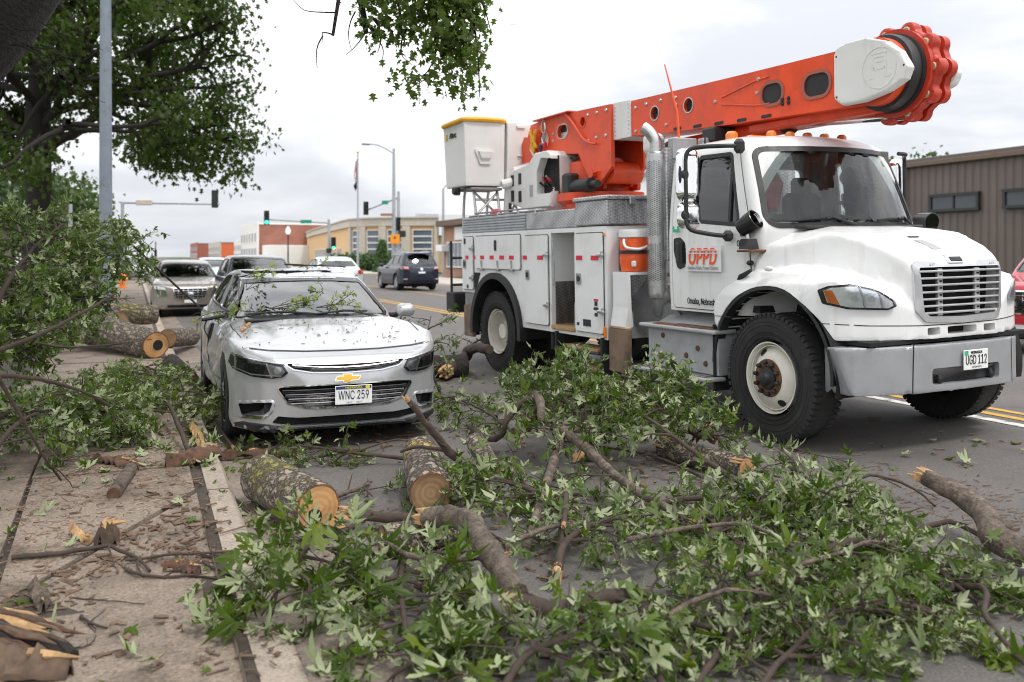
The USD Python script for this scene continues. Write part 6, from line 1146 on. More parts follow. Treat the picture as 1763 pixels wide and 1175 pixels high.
m_ = obj('mirror', MB().cbox((-.93, 1.62, 1.0), (.22, .12, .03), .012, rot((0, 1, 0), -.18)), 'trim_black', t, smooth=False); obj('mirror_wire', MB().tube(spline([(-.98, 1.62, .99), (-1.01, 1.6, .9), (-.97, 1.6, .82)], 10), .006), 'signal_black', m_); obj('mirror_shell', MB().cbox((-.955, 1.62, .88), (.03, .14, .16), .012, rot((0, 1, 0), .25)), 'trim_black', m_, smooth=False)
obj('rear_view_mirror', MB().cbox((0, 2.12, 1.30), (.24, .03, .06), .012), 'interior_dark', t)
r = np.random.default_rng(91); lit = MB()
for k in range(110):   # bits of bark, twig and leaf lying on bonnet, glass and roof
    x, y = r.uniform(-.78, .75), r.uniform(.25, 1.35) if k < 80 else r.uniform(2.3, 3.3); z = float((S['bu'] if k < 80 else Proj(S['gt'], 2, 1)).hit([(x, y)])[0]) + .004; a = r.uniform(0, 2 * PI); L = abs(r.normal(0, .014)) + .003
    d = np.array([math.cos(a), math.sin(a), 0]); lit.tube([np.array([x, y, z]) - d * L, np.array([x, y, z]) + UP * .004, np.array([x, y, z]) + d * L], [.002, .003 + .003 * (k % 5 == 0), .0015], 4)
lp_ = thing('bonnet_litter', 'bits of bark and twig strewn over the bonnet and roof of the silver sedan', 'debris', (1.615, 7.25, .012), -.3); obj('bark_bits', lit, 'debris_brown', lp_, smooth=False, kind='stuff')
hm = [S['bu'].hit([(x, y)])[0] for x, y in ((-.74, .9), (-.66, 1.05), (-.6, 1.2))]; sp_ = thing('wood_splinter', 'pale splinters of wood lying on the crushed left wing of the silver sedan', 'wood', (1.615, 7.25, .012), -.3)
for k, ((x, y), z) in enumerate(zip(((-.76, .85), (-.70, 1.05), (-.68, 1.3)), hm)): obj('shard', MB().tube([(x, y, z + .015), (x + .05, y + .12, z + .03), (x + .07, y + .26, z + .03)], [.012, .016, .003], 5), 'splinter', sp_, smooth=False)
# -- other cars of the street
CAR = lambda **k: k
def simple_front(S, P, plate=True, gm='chrome', lamps=None, gp_=None):
    t, bf = S['t'], S['bf']; w = max(x for x, y in P['plan'])
    gpoly = gp_ if gp_ is not None else rrect(-w * .42, .48, w * .42, .68, .03); g = obj('grille', bf.patch(gpoly, .006, .05), 'trim_black', t); x0, z0, x1, z1 = gpoly.bounds
    obj('grille_rim', bf.patch(gpoly.buffer(.012).difference(gpoly.buffer(-.012)), .02, .05), gm, g)
    for k in range(1, 5): obj('grille_bar', bf.patch(sbox(x0, z0 + (z1 - z0) * k / 5 - .006, x1, z0 + (z1 - z0) * k / 5 + .006), .016, .06), gm, g)
    for k in range(1, 7): obj('grille_bar', bf.patch(sbox(x0 + (x1 - x0) * k / 7 - .005, z0, x0 + (x1 - x0) * k / 7 + .005, z1), .014, .06), gm, g)
    obj('badge', bf.patch(Point((x0 + x1) / 2, (z0 + z1) / 2).buffer(.07), .024, .04), gm, g)
    for g_ in both(lamps if lamps is not None else rpoly([(w * .52, .52), (w * .9, .54), (w * .93, .76), (w * .58, .70)], .02)): h = obj('headlight', bf.patch(g_, .006, .04), 'chrome', t); obj('lens_cover', bf.patch(g_.buffer(-.008), .014, .05), 'lamp_lens', h)
    if plate: obj('licence_plate', bf.patch(sbox(-.15, .36, .15, .44), .03, .08, .02), 'plate_white', t)
    obj('lower_intake', bf.patch(rrect(-w * .6, .24, w * .6, .31, .02), .005, .06), 'trim_black', t)
def rear_kit(S, P, lamps, plate=(0, .75), lm='tail_red'):
    t, br = S['t'], S['br']
    for g_ in both(lamps): obj('tail_lamp', br.patch(g_, .01, .04, .02), lm, t)
    obj('licence_plate', br.patch(sbox(-.15, plate[1] - .04, .15, plate[1] + .04), .012, .08), 'plate_white', t); obj('rear_bumper', br.patch(rrect(-.8, .25, .8, .42, .04), .01, .06), 'black_plastic', t)
def sedan_P(**k):
    P = dict(len=4.92, axles=(.95, 3.78), r=.335, it=8, edge=.09, prof=SED['prof'], plan=SED['plan'], sec=SED['sec'], gh=SED['gh'], wind=SED['wind'], rear=SED['rear'], sides=SED['sides']); P.update(k); return P
boxy = dict(prof=[(.07, .2), (.0, .32), (.0, .62), (.03, .76), (.12, .83), (.5, .90), (1.4, .99), (4.3, 1.06), (4.9, 1.05), (5.0, .8), (4.96, .35), (4.8, .24), (.3, .18)], len=5.0,
    plan=[(0, -.002), (.5, .02), (.76, .09), (.88, .22), (.925, .5), (.935, 1.5), (.935, 3.4), (.91, 4.6), (.82, 4.9), (0, 5.0)])
P = sedan_P(paint='tan_paint', **boxy); c_ = make_car('tan_sedan', 'brownish tan sedan with a chrome grille parked behind the crushed silver car', (1.36, 24.6, .012), 0, P); simple_front(c_, P, gp_=rpoly([(-.42, .74), (.42, .74), (.36, .46), (0, .42), (-.36, .46)], .02), lamps=rpoly([(.55, .52), (.78, .52), (.88, .80), (.62, .76)], .02))
for sg in (-1, 1): obj('mirror', MB().cbox((sg * 1.0, 1.8, 1.02), (.2, .12, .13), .04), 'tan_paint', c_['t'])
suv = dict(len=4.65, axles=(.92, 3.62), r=.36, it=8, edge=.09, arch=1.14,
    prof=[(.08, .26), (.0, .4), (.0, .7), (.05, .86), (.2, .95), (.9, 1.05), (1.3, 1.08), (4.4, 1.12), (4.58, 1.05), (4.65, .8), (4.62, .45), (4.5, .3), (.3, .24)],
    plan=[(0, 0), (.5, .03), (.74, .12), (.86, .3), (.905, .7), (.92, 1.6), (.92, 3.4), (.88, 4.2), (.80, 4.52), (.5, 4.63), (0, 4.65)],
    sec=[(0, .15), (.8, .15), (.88, .28), (.91, .45), (.92, .75), (.90, .95), (.86, 1.05), (.75, 1.1), (0, 1.18)],
    gh=[(1.0, .84, 1.5, 1.2, 4.58, 4.48), (1.1, .82, 1.58, 1.3, 4.55, 4.44), (1.35, .74, 1.95, 1.75, 4.42, 4.30), (1.55, .67, 2.25, 2.08, 4.28, 4.15), (1.64, .62, 2.5, 2.35, 4.2, 4.08), (1.69, .5, 2.8, 2.7, 4.0, 3.9), (1.705, .3, 3.0, 2.95, 3.7, 3.6)],
    wind=[(0, 1.12), (.72, 1.11), (.60, 1.58), (0, 1.62)], rear=[(0, 1.16), (.68, 1.16), (.58, 1.54), (0, 1.56)],
    sides=[[(1.75, 1.14), (2.65, 1.16), (2.65, 1.56), (2.4, 1.55)], [(2.75, 1.16), (3.6, 1.18), (3.6, 1.55), (2.75, 1.56)], [(3.7, 1.19), (4.2, 1.22), (4.0, 1.5), (3.7, 1.54)]])
P = dict(suv, paint='navy_paint'); c_ = make_car('navy_suv', 'dark navy blue sport utility car driving away in the far lanes', (11.55, 42.0, .05), 180, P, 'car')
rear_kit(c_, P, rpoly([(.56, .92), (.86, .95), (.88, 1.06), (.6, 1.05)], .02), (0, .80), 'tail_pale')
for sg in (-1, 1): obj('tail_lamp', c_['br'].patch(sbox(sg * .7 - .13, .93, sg * .7 + .1, .965), .022, .05, .02), 'tail_red', c_['t']); obj('reflector', c_['br'].patch(sbox(sg * .72 - .09, .5, sg * .72 + .09, .54), .014, .05), 'tail_pale', c_['t']); obj('mirror', MB().cbox((sg * 1.0, 1.6, 1.1), (.2, .12, .15), .04), 'navy_paint', c_['t']); obj('roof_rail', MB().tube([(sg * .6, 2.4, 1.70), (sg * .62, 3.2, 1.735), (sg * .58, 4.0, 1.70)], .02), 'steel', c_['t'])
obj('badge', c_['br'].patch(Point(0, .95).buffer(.06), .012, .03), 'chrome', c_['t']); obj('spoiler', MB().cbox((0, 4.35, 1.63), (1.1, .26, .04), .015), 'navy_paint', c_['t'])
zq = lambda z: z if z < 1.2 else 1.2 + (z - 1.2) * .76
P = dict(suv, paint='dark_paint', gh=[(zq(l[0]), *l[1:]) for l in suv['gh']], wind=[(x, zq(z)) for x, z in suv['wind']], rear=[(x, zq(z)) for x, z in suv['rear']], sides=[[(y, zq(z)) for y, z in q] for q in suv['sides']]); c_ = make_car('dark_suv', 'dark sport utility car with only its roof and windshield showing behind the silver sedan', (2.85, 20.6, .03), 0, P, 'car'); simple_front(c_, P)
P = sedan_P(paint='pale_paint'); c_ = make_car('pale_car', 'pale grey car far up the street just left of the dark roofed car', (3.75, 46, .03), 0, P); simple_front(c_, P)
P = sedan_P(paint='pale_paint'); c_ = make_car('mint_car', 'pale greenish white car driving away behind the silver sedan roof', (7.0, 37.2, .09), 180, P); rear_kit(c_, P, rrect(.58, .82, .86, .98, .03))
P = sedan_P(paint='tan_paint'); c_ = make_car('distant_car', 'small silver car far off at the end of the pavement left of the tan sedan', (.6, 60.5, .02), 8, P); simple_front(c_, P)
pk = dict(suv, len=5.3, axles=(.98, 4.2), r=.40, paint='red_paint', prof=[(.06, .4), (.0, .55), (.0, .9), (.06, 1.06), (.2, 1.12), (1.3, 1.2), (5.1, 1.2), (5.28, 1.1), (5.3, .5), (5.0, .4), (.3, .36)], plan=[(0, 0), (.6, .02), (.86, .1), (.96, .3), (.99, .8), (.99, 4.8), (.93, 5.25), (0, 5.3)], sec=[(0, .2), (.9, .3), (.98, .5), (.99, .9), (.95, 1.12), (.85, 1.2), (0, 1.26)],
    gh=[(1.1, .9, 1.7, 1.4, 3.5, 3.45), (1.25, .88, 1.8, 1.55, 3.48, 3.4), (1.6, .78, 2.2, 2.05, 3.4, 3.3), (1.78, .7, 2.4, 2.3, 3.3, 3.2), (1.84, .55, 2.6, 2.5, 3.15, 3.05)], wind=[(0, 1.27), (.78, 1.27), (.66, 1.72), (0, 1.75)], rear=[(0, 1.3), (.7, 1.3), (.6, 1.7), (0, 1.72)], sides=[[(1.95, 1.28), (2.7, 1.28), (2.7, 1.72), (2.4, 1.7)], [(2.8, 1.28), (3.3, 1.28), (3.2, 1.7), (2.8, 1.72)]])
c_ = make_car('red_pickup', 'bright red pickup truck partly hidden behind the white truck bonnet', (13.0, 10.0, .05), -75, pk, 'pickup truck'); simple_front(c_, pk, gp_=rrect(-.5, .62, .5, .98, .04), lamps=rpoly([(.56, .70), (.92, .72), (.93, 1.0), (.58, .98)], .03))
# ------------------------------------------------------------------ leaves, branches, trees
def leaf_template(curl=.25, fold=.25, droop=.2, seed=0):
    """deeply lobed maple leaf, unit length, petiole at the origin, tip towards +y, upper side +z"""
    H = [(0, .06), (.10, .0), (.30, -.06), (.24, .05), (.10, .18), (.27, .21), (.40, .30), (.62, .46), (.50, .50), (.46, .58), (.26, .50), (.085, .42), (.13, .58), (.26, .71), (.13, .74), (.12, .84), (0, 1.02)]
    r = np.random.default_rng(seed); P = np.array([(x * (1 + .12 * r.normal()), y + .03 * r.normal()) for x, y in H]); P[0] = (0, .04); P[-1] = (0, 1.0)
    mid = np.array([(0, .15), (0, .30), (0, .46), (0, .62), (0, .80)])
    L = [tuple(P[0])] + [tuple(m) for m in mid] + [tuple(P[-1])]
    half = Polygon([tuple(p) for p in P] + [tuple(m) for m in mid[::-1]])
    v2, f = trimesh.creation.triangulate_polygon(half, engine='earcut'); v2 = np.asarray(v2); f = np.asarray(f)
    if len(f) and np.cross(v2[f[0, 1]] - v2[f[0, 0]], v2[f[0, 2]] - v2[f[0, 0]]) < 0: f = f[:, ::-1]
    V2 = np.vstack([v2, v2 * [-1, 1]]); F = np.vstack([f, f[:, ::-1] + len(v2)])
    x, y = V2[:, 0], V2[:, 1]; z = -fold * np.abs(x) * .5 - curl * x ** 2 * 1.2 - droop * y ** 2 + .05 * np.sin(7 * x + 5 * y + seed)
    V = np.stack([x, y, z], 1); n = len(V)
    V = np.vstack([V, [(-.012, .06, 0), (.012, .06, 0), (.008, -.5, .06), (-.008, -.5, .06)]]); F = np.vstack([F, [[n, n + 2, n + 1], [n, n + 3, n + 2]]])
    return V, F
LEAVES = [leaf_template(.25, .3, .22, 1), leaf_template(.6, .7, .35, 2), leaf_template(-.1, .15, .05, 3), leaf_template(.4, .1, .6, 4)]
STAR = (np.array([(0, 0, 0), (.38, .18, -.06), (.16, .4, 0), (.48, .62, -.08), (.12, .68, 0), (0, 1, -.1), (-.12, .68, 0), (-.48, .62, -.08), (-.16, .4, 0), (-.38, .18, -.06)]), np.array([[0, 1, 2], [2, 3, 4], [4, 5, 6], [6, 7, 8], [8, 9, 0], [0, 2, 8], [2, 4, 6], [2, 6, 8]]))
_lr = np.random.default_rng(99)
def place_leaves(P, D, N, S, tmpl):
    """arrays of leaf meshes: P points, D tip directions, N normals, S sizes, tmpl index of LEAVES or None for the light star leaf"""
    D = D / np.linalg.norm(D, axis=1, keepdims=True); X = np.cross(D, N); X /= np.linalg.norm(X, axis=1, keepdims=True) + 1e-9; Z = np.cross(X, D)
    out = []
    for k in range(len(P)):
        V, F = STAR if tmpl is None else LEAVES[tmpl[k] % len(LEAVES)]
        if tmpl is not None:      # every leaf wilts, curls and twists in its own way
            a, b, c, e, g = _lr.normal(0, 1, 5); x, y, z = V.T; V = np.stack([x * (.8 + .22 * a) + .12 * e * y * y, y, z - abs(b) * .75 * x * x - (.18 + .38 * c) * np.maximum(y, 0) ** 2 + .28 * g * x * y], 1)
            if _lr.uniform() < .14: V[:, 1] = np.where(V[:, 1] > .62, .62 + .1 * np.abs(V[:, 0]), V[:, 1])
        out.append((P[k] + S[k] * (V[:, :1] * X[k] + V[:, 1:2] * D[k] + V[:, 2:] * Z[k]), F))
    return out
def join(ms):
    n = 0; vs, fs = [], []
    for v, f in ms: vs.append(v); fs.append(f + n); n += len(v)
    return np.vstack(vs), np.vstack(fs)
def unit(v): v = np.asarray(v, float); return v / (np.linalg.norm(v) + 1e-12)
def wander(p, d, L, n, r, wob=.25, grav=0., floor=None):
    P = [np.array(p, float)]; d = unit(d)
    for k in range(n):
        d = unit(d + r.normal(0, wob, 3) * (1, 1, .6) + np.array([0, 0, -grav])); q = P[-1] + d * L / n
        if floor is not None:
            g = ground_z(q[0], q[1]) + floor
            if q[2] < g: q[2] = g; d = unit(d * [1, 1, .1])
        P.append(q)
    return np.array(P)
def shoots(r, p, d, L, leaf, step, floor, flip=.45, spread=1.0):
    """one leafy shoot: its stem line and its leaves"""
    ln = wander(p, d, L, 5, r, .28, .10, floor); Ps, Ds, Ns, Ss = [], [], [], []
    m = max(3, int(L / step))
    for k in range(m):
        s = (k + .6) / m; i = min(int(s * 5), 4); q = ln[i] + (ln[i + 1] - ln[i]) * (s * 5 - i); tg = unit(ln[i + 1] - ln[i])
        for sd in (-1, 1):
            sx, ux, _ = frame(tg); a = r.uniform(0, 2 * PI); o = unit(sx * math.cos(a) + ux * math.sin(a)); dd = unit(tg * .55 + o * spread + np.array([0, 0, -.35])); sz = leaf * r.uniform(.45, 1.3) * (.75 + .4 * s)
            pp = q + dd * sz * .5; nn = unit(np.array([0, 0, 1.]) * r.choice([1, -1], p=[1 - flip, flip]) + r.normal(0, .8, 3))
            if floor is not None:
                g = ground_z(pp[0], pp[1]); tip = pp + dd * sz
                if pp[2] < g + .012: pp[2] = g + .012 + r.uniform(0, .03)
                if tip[2] < g + .008: dd = unit(dd * [1, 1, 0] + [0, 0, (g + .012 - pp[2]) / sz])
            Ps.append(pp); Ds.append(dd); Ns.append(nn); Ss.append(sz)
    return ln, Ps, Ds, Ns, Ss
def in_view(P):
    d = (P - CAM) @ CF; x = CX + FPX * ((P - CAM) @ CR) / np.maximum(d, .1); y = HY - FPX * (P[:, 2] - CAM_H) / np.maximum(d, .1)
    return (d > .3) & (x > -30) & (x < 1793) & (y > -30) & (y < 1205), d
def leafy(t, r, twigs, leaf=.1, step=.055, floor=.015, flip=.45, shoot=(.13, .26), per=.11, mat='maple_leaf', maxparts=300, stem='bark_twig', hi=True, lean=(0, 0, 0)):
    """clothes the twig polylines of thing t with leafy shoots; the leaves that show largest become parts, the rest one part"""
    Ps, Ds, Ns, Ss, st = [], [], [], [], MB()
    for tw in twigs:
        seg = np.linalg.norm(np.diff(tw, axis=0), axis=1); Lt = seg.sum(); n = max(2, int(Lt / per)); cum = np.r_[0, np.cumsum(seg)]
        for k in range(n):
            s = Lt * (.25 + .75 * (k + r.uniform(0, 1)) / n); i = min(np.searchsorted(cum, s) - 1, len(tw) - 2); q = tw[i] + (tw[i + 1] - tw[i]) * ((s - cum[i]) / seg[i]); tg = unit(tw[i + 1] - tw[i])
            d = unit(tg * .8 + r.normal(0, .55, 3) * (1, 1, .7) + np.array([0, 0, .22]) + np.array(lean)); ln, a, b, c, e = shoots(r, q, d, r.uniform(*shoot), leaf, step, floor, flip)
            st.tube(ln, np.linspace(.0045, .002, len(ln)), 4, False); Ps += a; Ds += b; Ns += c; Ss += e
    Ps, Ds, Ns, Ss = map(np.array, (Ps, Ds, Ns, Ss)); ok, d = in_view(Ps); tm = r.integers(0, 4, len(Ps)) if hi else None
    obj('shoot', st, stem, t, smooth=False, kind='stuff')
    ms = place_leaves(Ps, Ds, Ns, Ss, tm); order = np.argsort(np.where(ok, d - 1.6 * Ps[:, 2], 1e3)); k_ = min(maxparts, len(ms)); sel = order[:k_]; rest = order[k_:]
    for i in sel: obj('leaf', ms[i], mat, t, smooth=True)
    if len(rest): obj('foliage', join([ms[i] for i in rest]), mat, t, smooth=True, kind='stuff')
    return len(ms)
def broken_end(p, d, r0, rg, L=.14, mat='splinter'):
    """splintered wood at the end of a limb"""
    s, u, w = frame(d); b = MB(); k = 9
    for i in range(k):
        a = i / k * 2 * PI; o = (s * math.cos(a) + u * math.sin(a)) * r0 * .62; ll = L * rg.uniform(.35, 1.1); q = p + o; b.tube([q - w * .03, q + w * ll * .6, q + w * ll + (s * math.cos(a) + u * math.sin(a)) * r0 * .12], [r0 * .42, r0 * .3, r0 * .06], 5)
    b.tube([p - w * .04, p + w * L * .5], [r0 * .8, r0 * .3], 7); return b
SLEN, LEAFK, PERK, UPK = .62, .66, .66, .5
def fallen_branch(label, main, r0, r1, seed, nsec=8, slen=.7, leaf=.105, per=.12, bark='bark_twig', name='fallen_branch', broken=(True, False), up=.25, forks=(), maxparts=300, mat='maple_leaf', sec_r=.012, flip=.45, leafy_on=True, start=.2, step=.046, lean=(0, 0, 0), group=None):
    slen *= SLEN; leaf *= LEAFK; per *= PERK; up *= UPK
    r = np.random.default_rng(seed); main = np.array(main, float); base = main[0].copy(); t = thing(name, label, 'branch', group=group or 'branches brought down by the storm')
    P = spline(main, max(10, len(main) * 5)); P = P + r.normal(0, r0 * .12, P.shape); R_ = np.linspace(r0, r1, len(P))
    obj('limb', MB().tube(P, R_, 10 if r0 > .02 else 7, True, .18, seed), bark, t, smooth=50)
    for e, (pt, dr_) in enumerate(((P[0], P[0] - P[2]), (P[-1], P[-1] - P[-3]))):
        if broken[e]: obj('broken_end', broken_end(pt, dr_, R_[0] if e == 0 else R_[-1], r, L=max(.06, (R_[0] if e == 0 else R_[-1]) * 2.2)), 'splinter', t, smooth=40)
    tw = []
    for fk in forks:
        fp = spline(np.array(fk[0], float), 12); obj('side_limb', MB().tube(fp, np.linspace(fk[1], fk[2], 12), 8, True, .15, seed), bark, t, smooth=50)
        if fk[3]: tw.append(fp)
    for k in range(nsec):
        s = start + (1 - start) * (k + r.uniform(.1, .9)) / nsec; i = min(int(s * (len(P) - 1)), len(P) - 2); tg = unit(P[i + 1] - P[i]); sd = unit(np.cross(tg, UP)) * (1 if k % 2 else -1)
        d = unit(tg * r.uniform(.2, .9) + sd * r.uniform(.5, 1.1) + UP * r.uniform(-.1, 1) * up + np.array(lean)); w = wander(P[i], d, slen * r.uniform(.6, 1.15), 7, r, .2, .05, .02)
        obj('twig', MB().tube(w, np.linspace(sec_r * .75 * r.uniform(.7, 1.2), .003, len(w)), 6, True), bark if r0 < .03 else 'bark_twig', t, smooth=50); tw.append(w)
    if leafy_on and tw: leafy(t, r, tw, leaf, step, .015, flip, per=per, mat=mat, maxparts=maxparts, lean=lean)
    return t
def G(px, py, z=0.0):
    p = gp(px, py); p = p.copy(); p[2] += z
    return p
def GA(px, py, d):
    """a point at distance d under a pixel, kept above the ground"""
    p = ad(px, py, d); p[2] = max(p[2], ground_z(p[0], p[1]) + .02); return p
# -- standing trees
def tree_crown(r, tips, n_per, size, spread, flat=.8):
    Ps, Ds, Ns = [], [], []
    for q in tips:
        m = int(n_per * r.uniform(.6, 1.4)); o = r.normal(0, 1, (m, 3)) * spread * [1, 1, flat]; Ps.append(q + o); Ds.append(unit(np.array([0, 0, -.5])) + r.normal(0, .6, (m, 3))); Ns.append(np.array([0, 0, 1.]) + r.normal(0, .7, (m, 3)))
    Ps, Ds, Ns = map(np.vstack, (Ps, Ds, Ns)); return join(place_leaves(Ps, Ds, Ns, size * r.uniform(.7, 1.3, len(Ps)), None))
def grow(r, p, d, L, rad, depth, out, tips, keep=None, wob=.22, ratio=.74, kids=(2, 4), lift=.10):
    w = wander(p, d, L, 6, r, wob, -lift * .25); 
    out.append((w, rad, rad * .62))
    if depth == 0: tips += [w[-1], w[4], w[3]]; return
    for k in range(r.integers(*kids)):
        i = r.integers(3, 7); sx, ux, _ = frame(w[-1] - w[-2]); a = r.uniform(0, 2 * PI); d2 = unit(unit(w[-1] - w[-2]) * .75 + (sx * math.cos(a) + ux * math.sin(a)) * r.uniform(.5, 1.) + UP * lift)
        grow(r, w[min(i, 6)], d2, L * ratio * r.uniform(.8, 1.15), rad * .62, depth - 1, out, tips, keep, wob, ratio, kids, lift)
# big maple on the left lawn, its crown over the pavement
r = np.random.default_rng(21); p0 = ad(66, 440, 27.5); p0[2] = 0.; t = thing('maple_tree', 'large dark maple tree standing on the lawn left of the lamp pole', 'tree', p0)
trunk = np.array([(0, 0, -.1), (0, 0, .5), (.05, 0, 2.5), (-.05, .1, 5.), (.1, 0, 7.5), (.2, 0, 10.), (.1, 0, 12.5)]); obj('trunk', MB().tube(spline(trunk, 24), np.interp(np.linspace(0, 1, 24), [0, .06, .3, .6, 1], [.62, .44, .40, .33, .10]), 16, True, .1, 3), 'bark_dark', t, smooth=60)
out, tips = [], []; DD = CR * .98 - CF * .18
for k in range(30):
    z = 4.2 + 8. * (k / 30) ** 1.0; a = k * 2.4; dv = np.array([math.cos(a), math.sin(a), .10 + .03 * z]); L0 = (4.1 if z < 8 else 3.4) * r.uniform(.8, 1.1)
    if dv @ DD < -.55: L0 *= .75
    grow(r, np.array([.05, 0, z]), dv, L0, .13, 2, out, tips, lift=.0, ratio=.62)
for (dx, dz, z0) in ((1.0, -.02, 3.9), (1., .12, 4.3), (.95, .0, 5.2), (1., .2, 5.8), (.9, .35, 6.8), (1., .1, 7.6), (.8, -.02, 4.6), (.7, .25, 8.4)):
    grow(r, np.array([.05, 0, z0]), DD * dx + UP * dz + r.normal(0, .2, 3), 4.0, .14, 2, out, tips, lift=-.02, ratio=.62)
tips = np.array(tips); tw_ = tips + p0; dd_ = (tw_ - CAM) @ CF; px_ = CX + FPX * ((tw_ - CAM) @ CR) / dd_; py_ = HY - FPX * (tw_[:, 2] - CAM_H) / dd_
tips = tips[(py_ < np.interp(px_, [-400, 60, 180, 330, 400, 470], [330, 300, 240, 318, 300, 255])) & (px_ < 462)]
def ok_(w):
    q = np.asarray(w) + p0; d_ = (q - CAM) @ CF; return bool(np.all(HY - FPX * (q[:, 2] - CAM_H) / d_ < np.interp(CX + FPX * ((q - CAM) @ CR) / d_, [-400, 60, 180, 330, 400, 470], [320, 290, 235, 305, 285, 245])))
out = [o for o in out if ok_(o[0])]
b = MB()
for w, ra, rb in out: b.tube(w, np.linspace(ra, rb, len(w)), 6, False)
obj('branches', b, 'bark_dark', t, smooth=60); obj('crown', tree_crown(r, tips, 64, .17, .36), 'crown_leaf', t, smooth=False)
print('left tree tips', len(tips))
# the nearer tree: its leaning limb top left and a branch hanging over the street
r = np.random.default_rng(5); b0 = ad(-560, 440, 8.6); b0[2] = 0.05; t = thing('leaning_tree', 'old maple outside the left edge whose thick limb and hanging branch reach over the street', 'tree')
L1 = [b0, ad(-430, 380, 8.8), ad(-260, 250, 9.), ad(-70, 90, 9.2), ad(60, -60, 9.6), ad(220, -330, 10.), ad(420, -560, 10.2), ad(620, -420, 10.), ad(700, -230, 9.8), ad(770, -40, 9.6), ad(800, 60, 9.5)]
obj('trunk', MB().tube(spline(L1, 60), np.interp(np.linspace(0, 1, 60), [0, .1, .42, .6, .8, 1], [.62, .50, .40, .16, .07, .012]), 14, True, .16, 2), 'bark_shaded', t, smooth=60)
stub = MB().tube(spline([ad(560, -300, 10.), ad(600, -120, 9.9), ad(622, 10, 9.8), ad(628, 35, 9.8), ad(630, 58, 9.8)], 14), np.linspace(.07, .03, 14), 8).tube(spline([ad(628, 40, 9.8), ad(642, 52, 9.75), ad(648, 66, 9.7)], 6), [.025] * 6, 6).tube(spline([ad(590, -220, 10.), ad(585, -20, 9.6), ad(578, 30, 9.5), ad(573, 62, 9.5)], 12), np.linspace(.04, .016, 12), 6); obj('broken_limb', stub, 'bark_shaded', t, smooth=60)
bt_ = MB()
for (q0, q1, q2) in (((573, 60), (555, 56), (556, 75)), ((556, 62), (545, 90), (546, 118)), ((582, 22), (530, 20), (505, 0)), ((630, 55), (612, 80), (595, 95)), ((612, 20), (600, 60), (605, 85)), ((640, 60), (660, 90), (655, 110)), ((700, 50), (690, 90), (710, 112))):
    bt_.tube(spline([ad(*q0, 9.6), ad(*q1, 9.6), ad(*q2, 9.6)], 8), np.linspace(.009, .003, 8), 4)
for k in range(16):
    q = ad(r.uniform(-20, 70), r.uniform(30, 110), 9.0); w = wander(q, CR * r.uniform(.2, 1) + UP * r.uniform(-1, .1), r.uniform(.4, 1.1), 6, r, .35, .03); bt_.tube(w, np.linspace(.008, .002, len(w)), 4)
obj('bare_twigs', bt_, 'bark_shaded', t, smooth=60, kind='stuff')
tips, tw = [], MB()
def hang(pts, n, spread):
    P = spline([ad(*q) for q in pts], 14); tw.tube(P, np.linspace(.02, .004, 14), 5)
    for k in range(n): i = r.integers(3, 14); tips.append(P[i] + r.normal(0, spread, 3))
hang([(790, -40, 9.6), (815, 30, 9.5), (822, 90, 9.4), (826, 168, 9.3)], 62, .12); hang([(800, -30, 9.6), (800, 50, 9.5), (812, 120, 9.4)], 46, .13); hang([(700, -90, 9.8), (715, 0, 9.6), (722, 40, 9.5)], 42, .15); hang([(740, -60, 9.7), (752, 50, 9.5), (748, 100, 9.4), (710, 150, 9.3)], 30, .12); hang([(745, -50, 9.7), (770, 60, 9.5), (740, 130, 9.3), (705, 152, 9.3)], 24, .11); hang([(640, -80, 9.9), (665, 20, 9.6), (672, 48, 9.5)], 20, .14); hang([(650, -60, 9.8), (690, 30, 9.6), (690, 95, 9.5)], 18, .12); hang([(610, -40, 9.8), (640, 5, 9.7), (660, 15, 9.6)], 10, .10); hang([(760, 0, 9.6), (780, 80, 9.5), (772, 128, 9.4)], 18, .12); hang([(790, -60, 9.7), (832, 10, 9.6), (846, 60, 9.6)], 24, .10); hang([(640, 30, 9.8), (655, 70, 9.6), (650, 92, 9.6)], 7, .07); hang([(790, -40, 9.7), (815, -10, 9.6), (835, 12, 9.5)], 22, .12)
for k in range(46): tips.append(ad(r.uniform(690, 840), r.uniform(-70, 10), 9.6) + r.normal(0, .2, 3))
tips = [q for q in tips if (lambda d_: CX + FPX * ((q - CAM) @ CR) / d_ < 838 - 22 * abs(r.normal()) and HY - FPX * (q[2] - CAM_H) / d_ < 168 - 25 * abs(r.normal()))((q - CAM) @ CF)]
obj('hanging_twigs', tw, 'bark_shaded', t, smooth=60); obj('crown', tree_crown(r, tips, 8, .09, .10), 'hanging_leaf', t, smooth=False)
ctips = [np.array([r.uniform(-8, .4), r.uniform(1.5, 14), r.uniform(6.8, 10.5)]) for k in range(900)]
ctips = [q for q in ctips if meshkit.noise(q * .6, 6) > .40 and HY - FPX * (q[2] - CAM_H) / max((q - CAM) @ CF, .4) < -60]; obj('upper_crown', tree_crown(r, ctips, 18, .26, .45), 'crown_leaf', t, smooth=False)  # unseen leaves added above the limb to block sky light
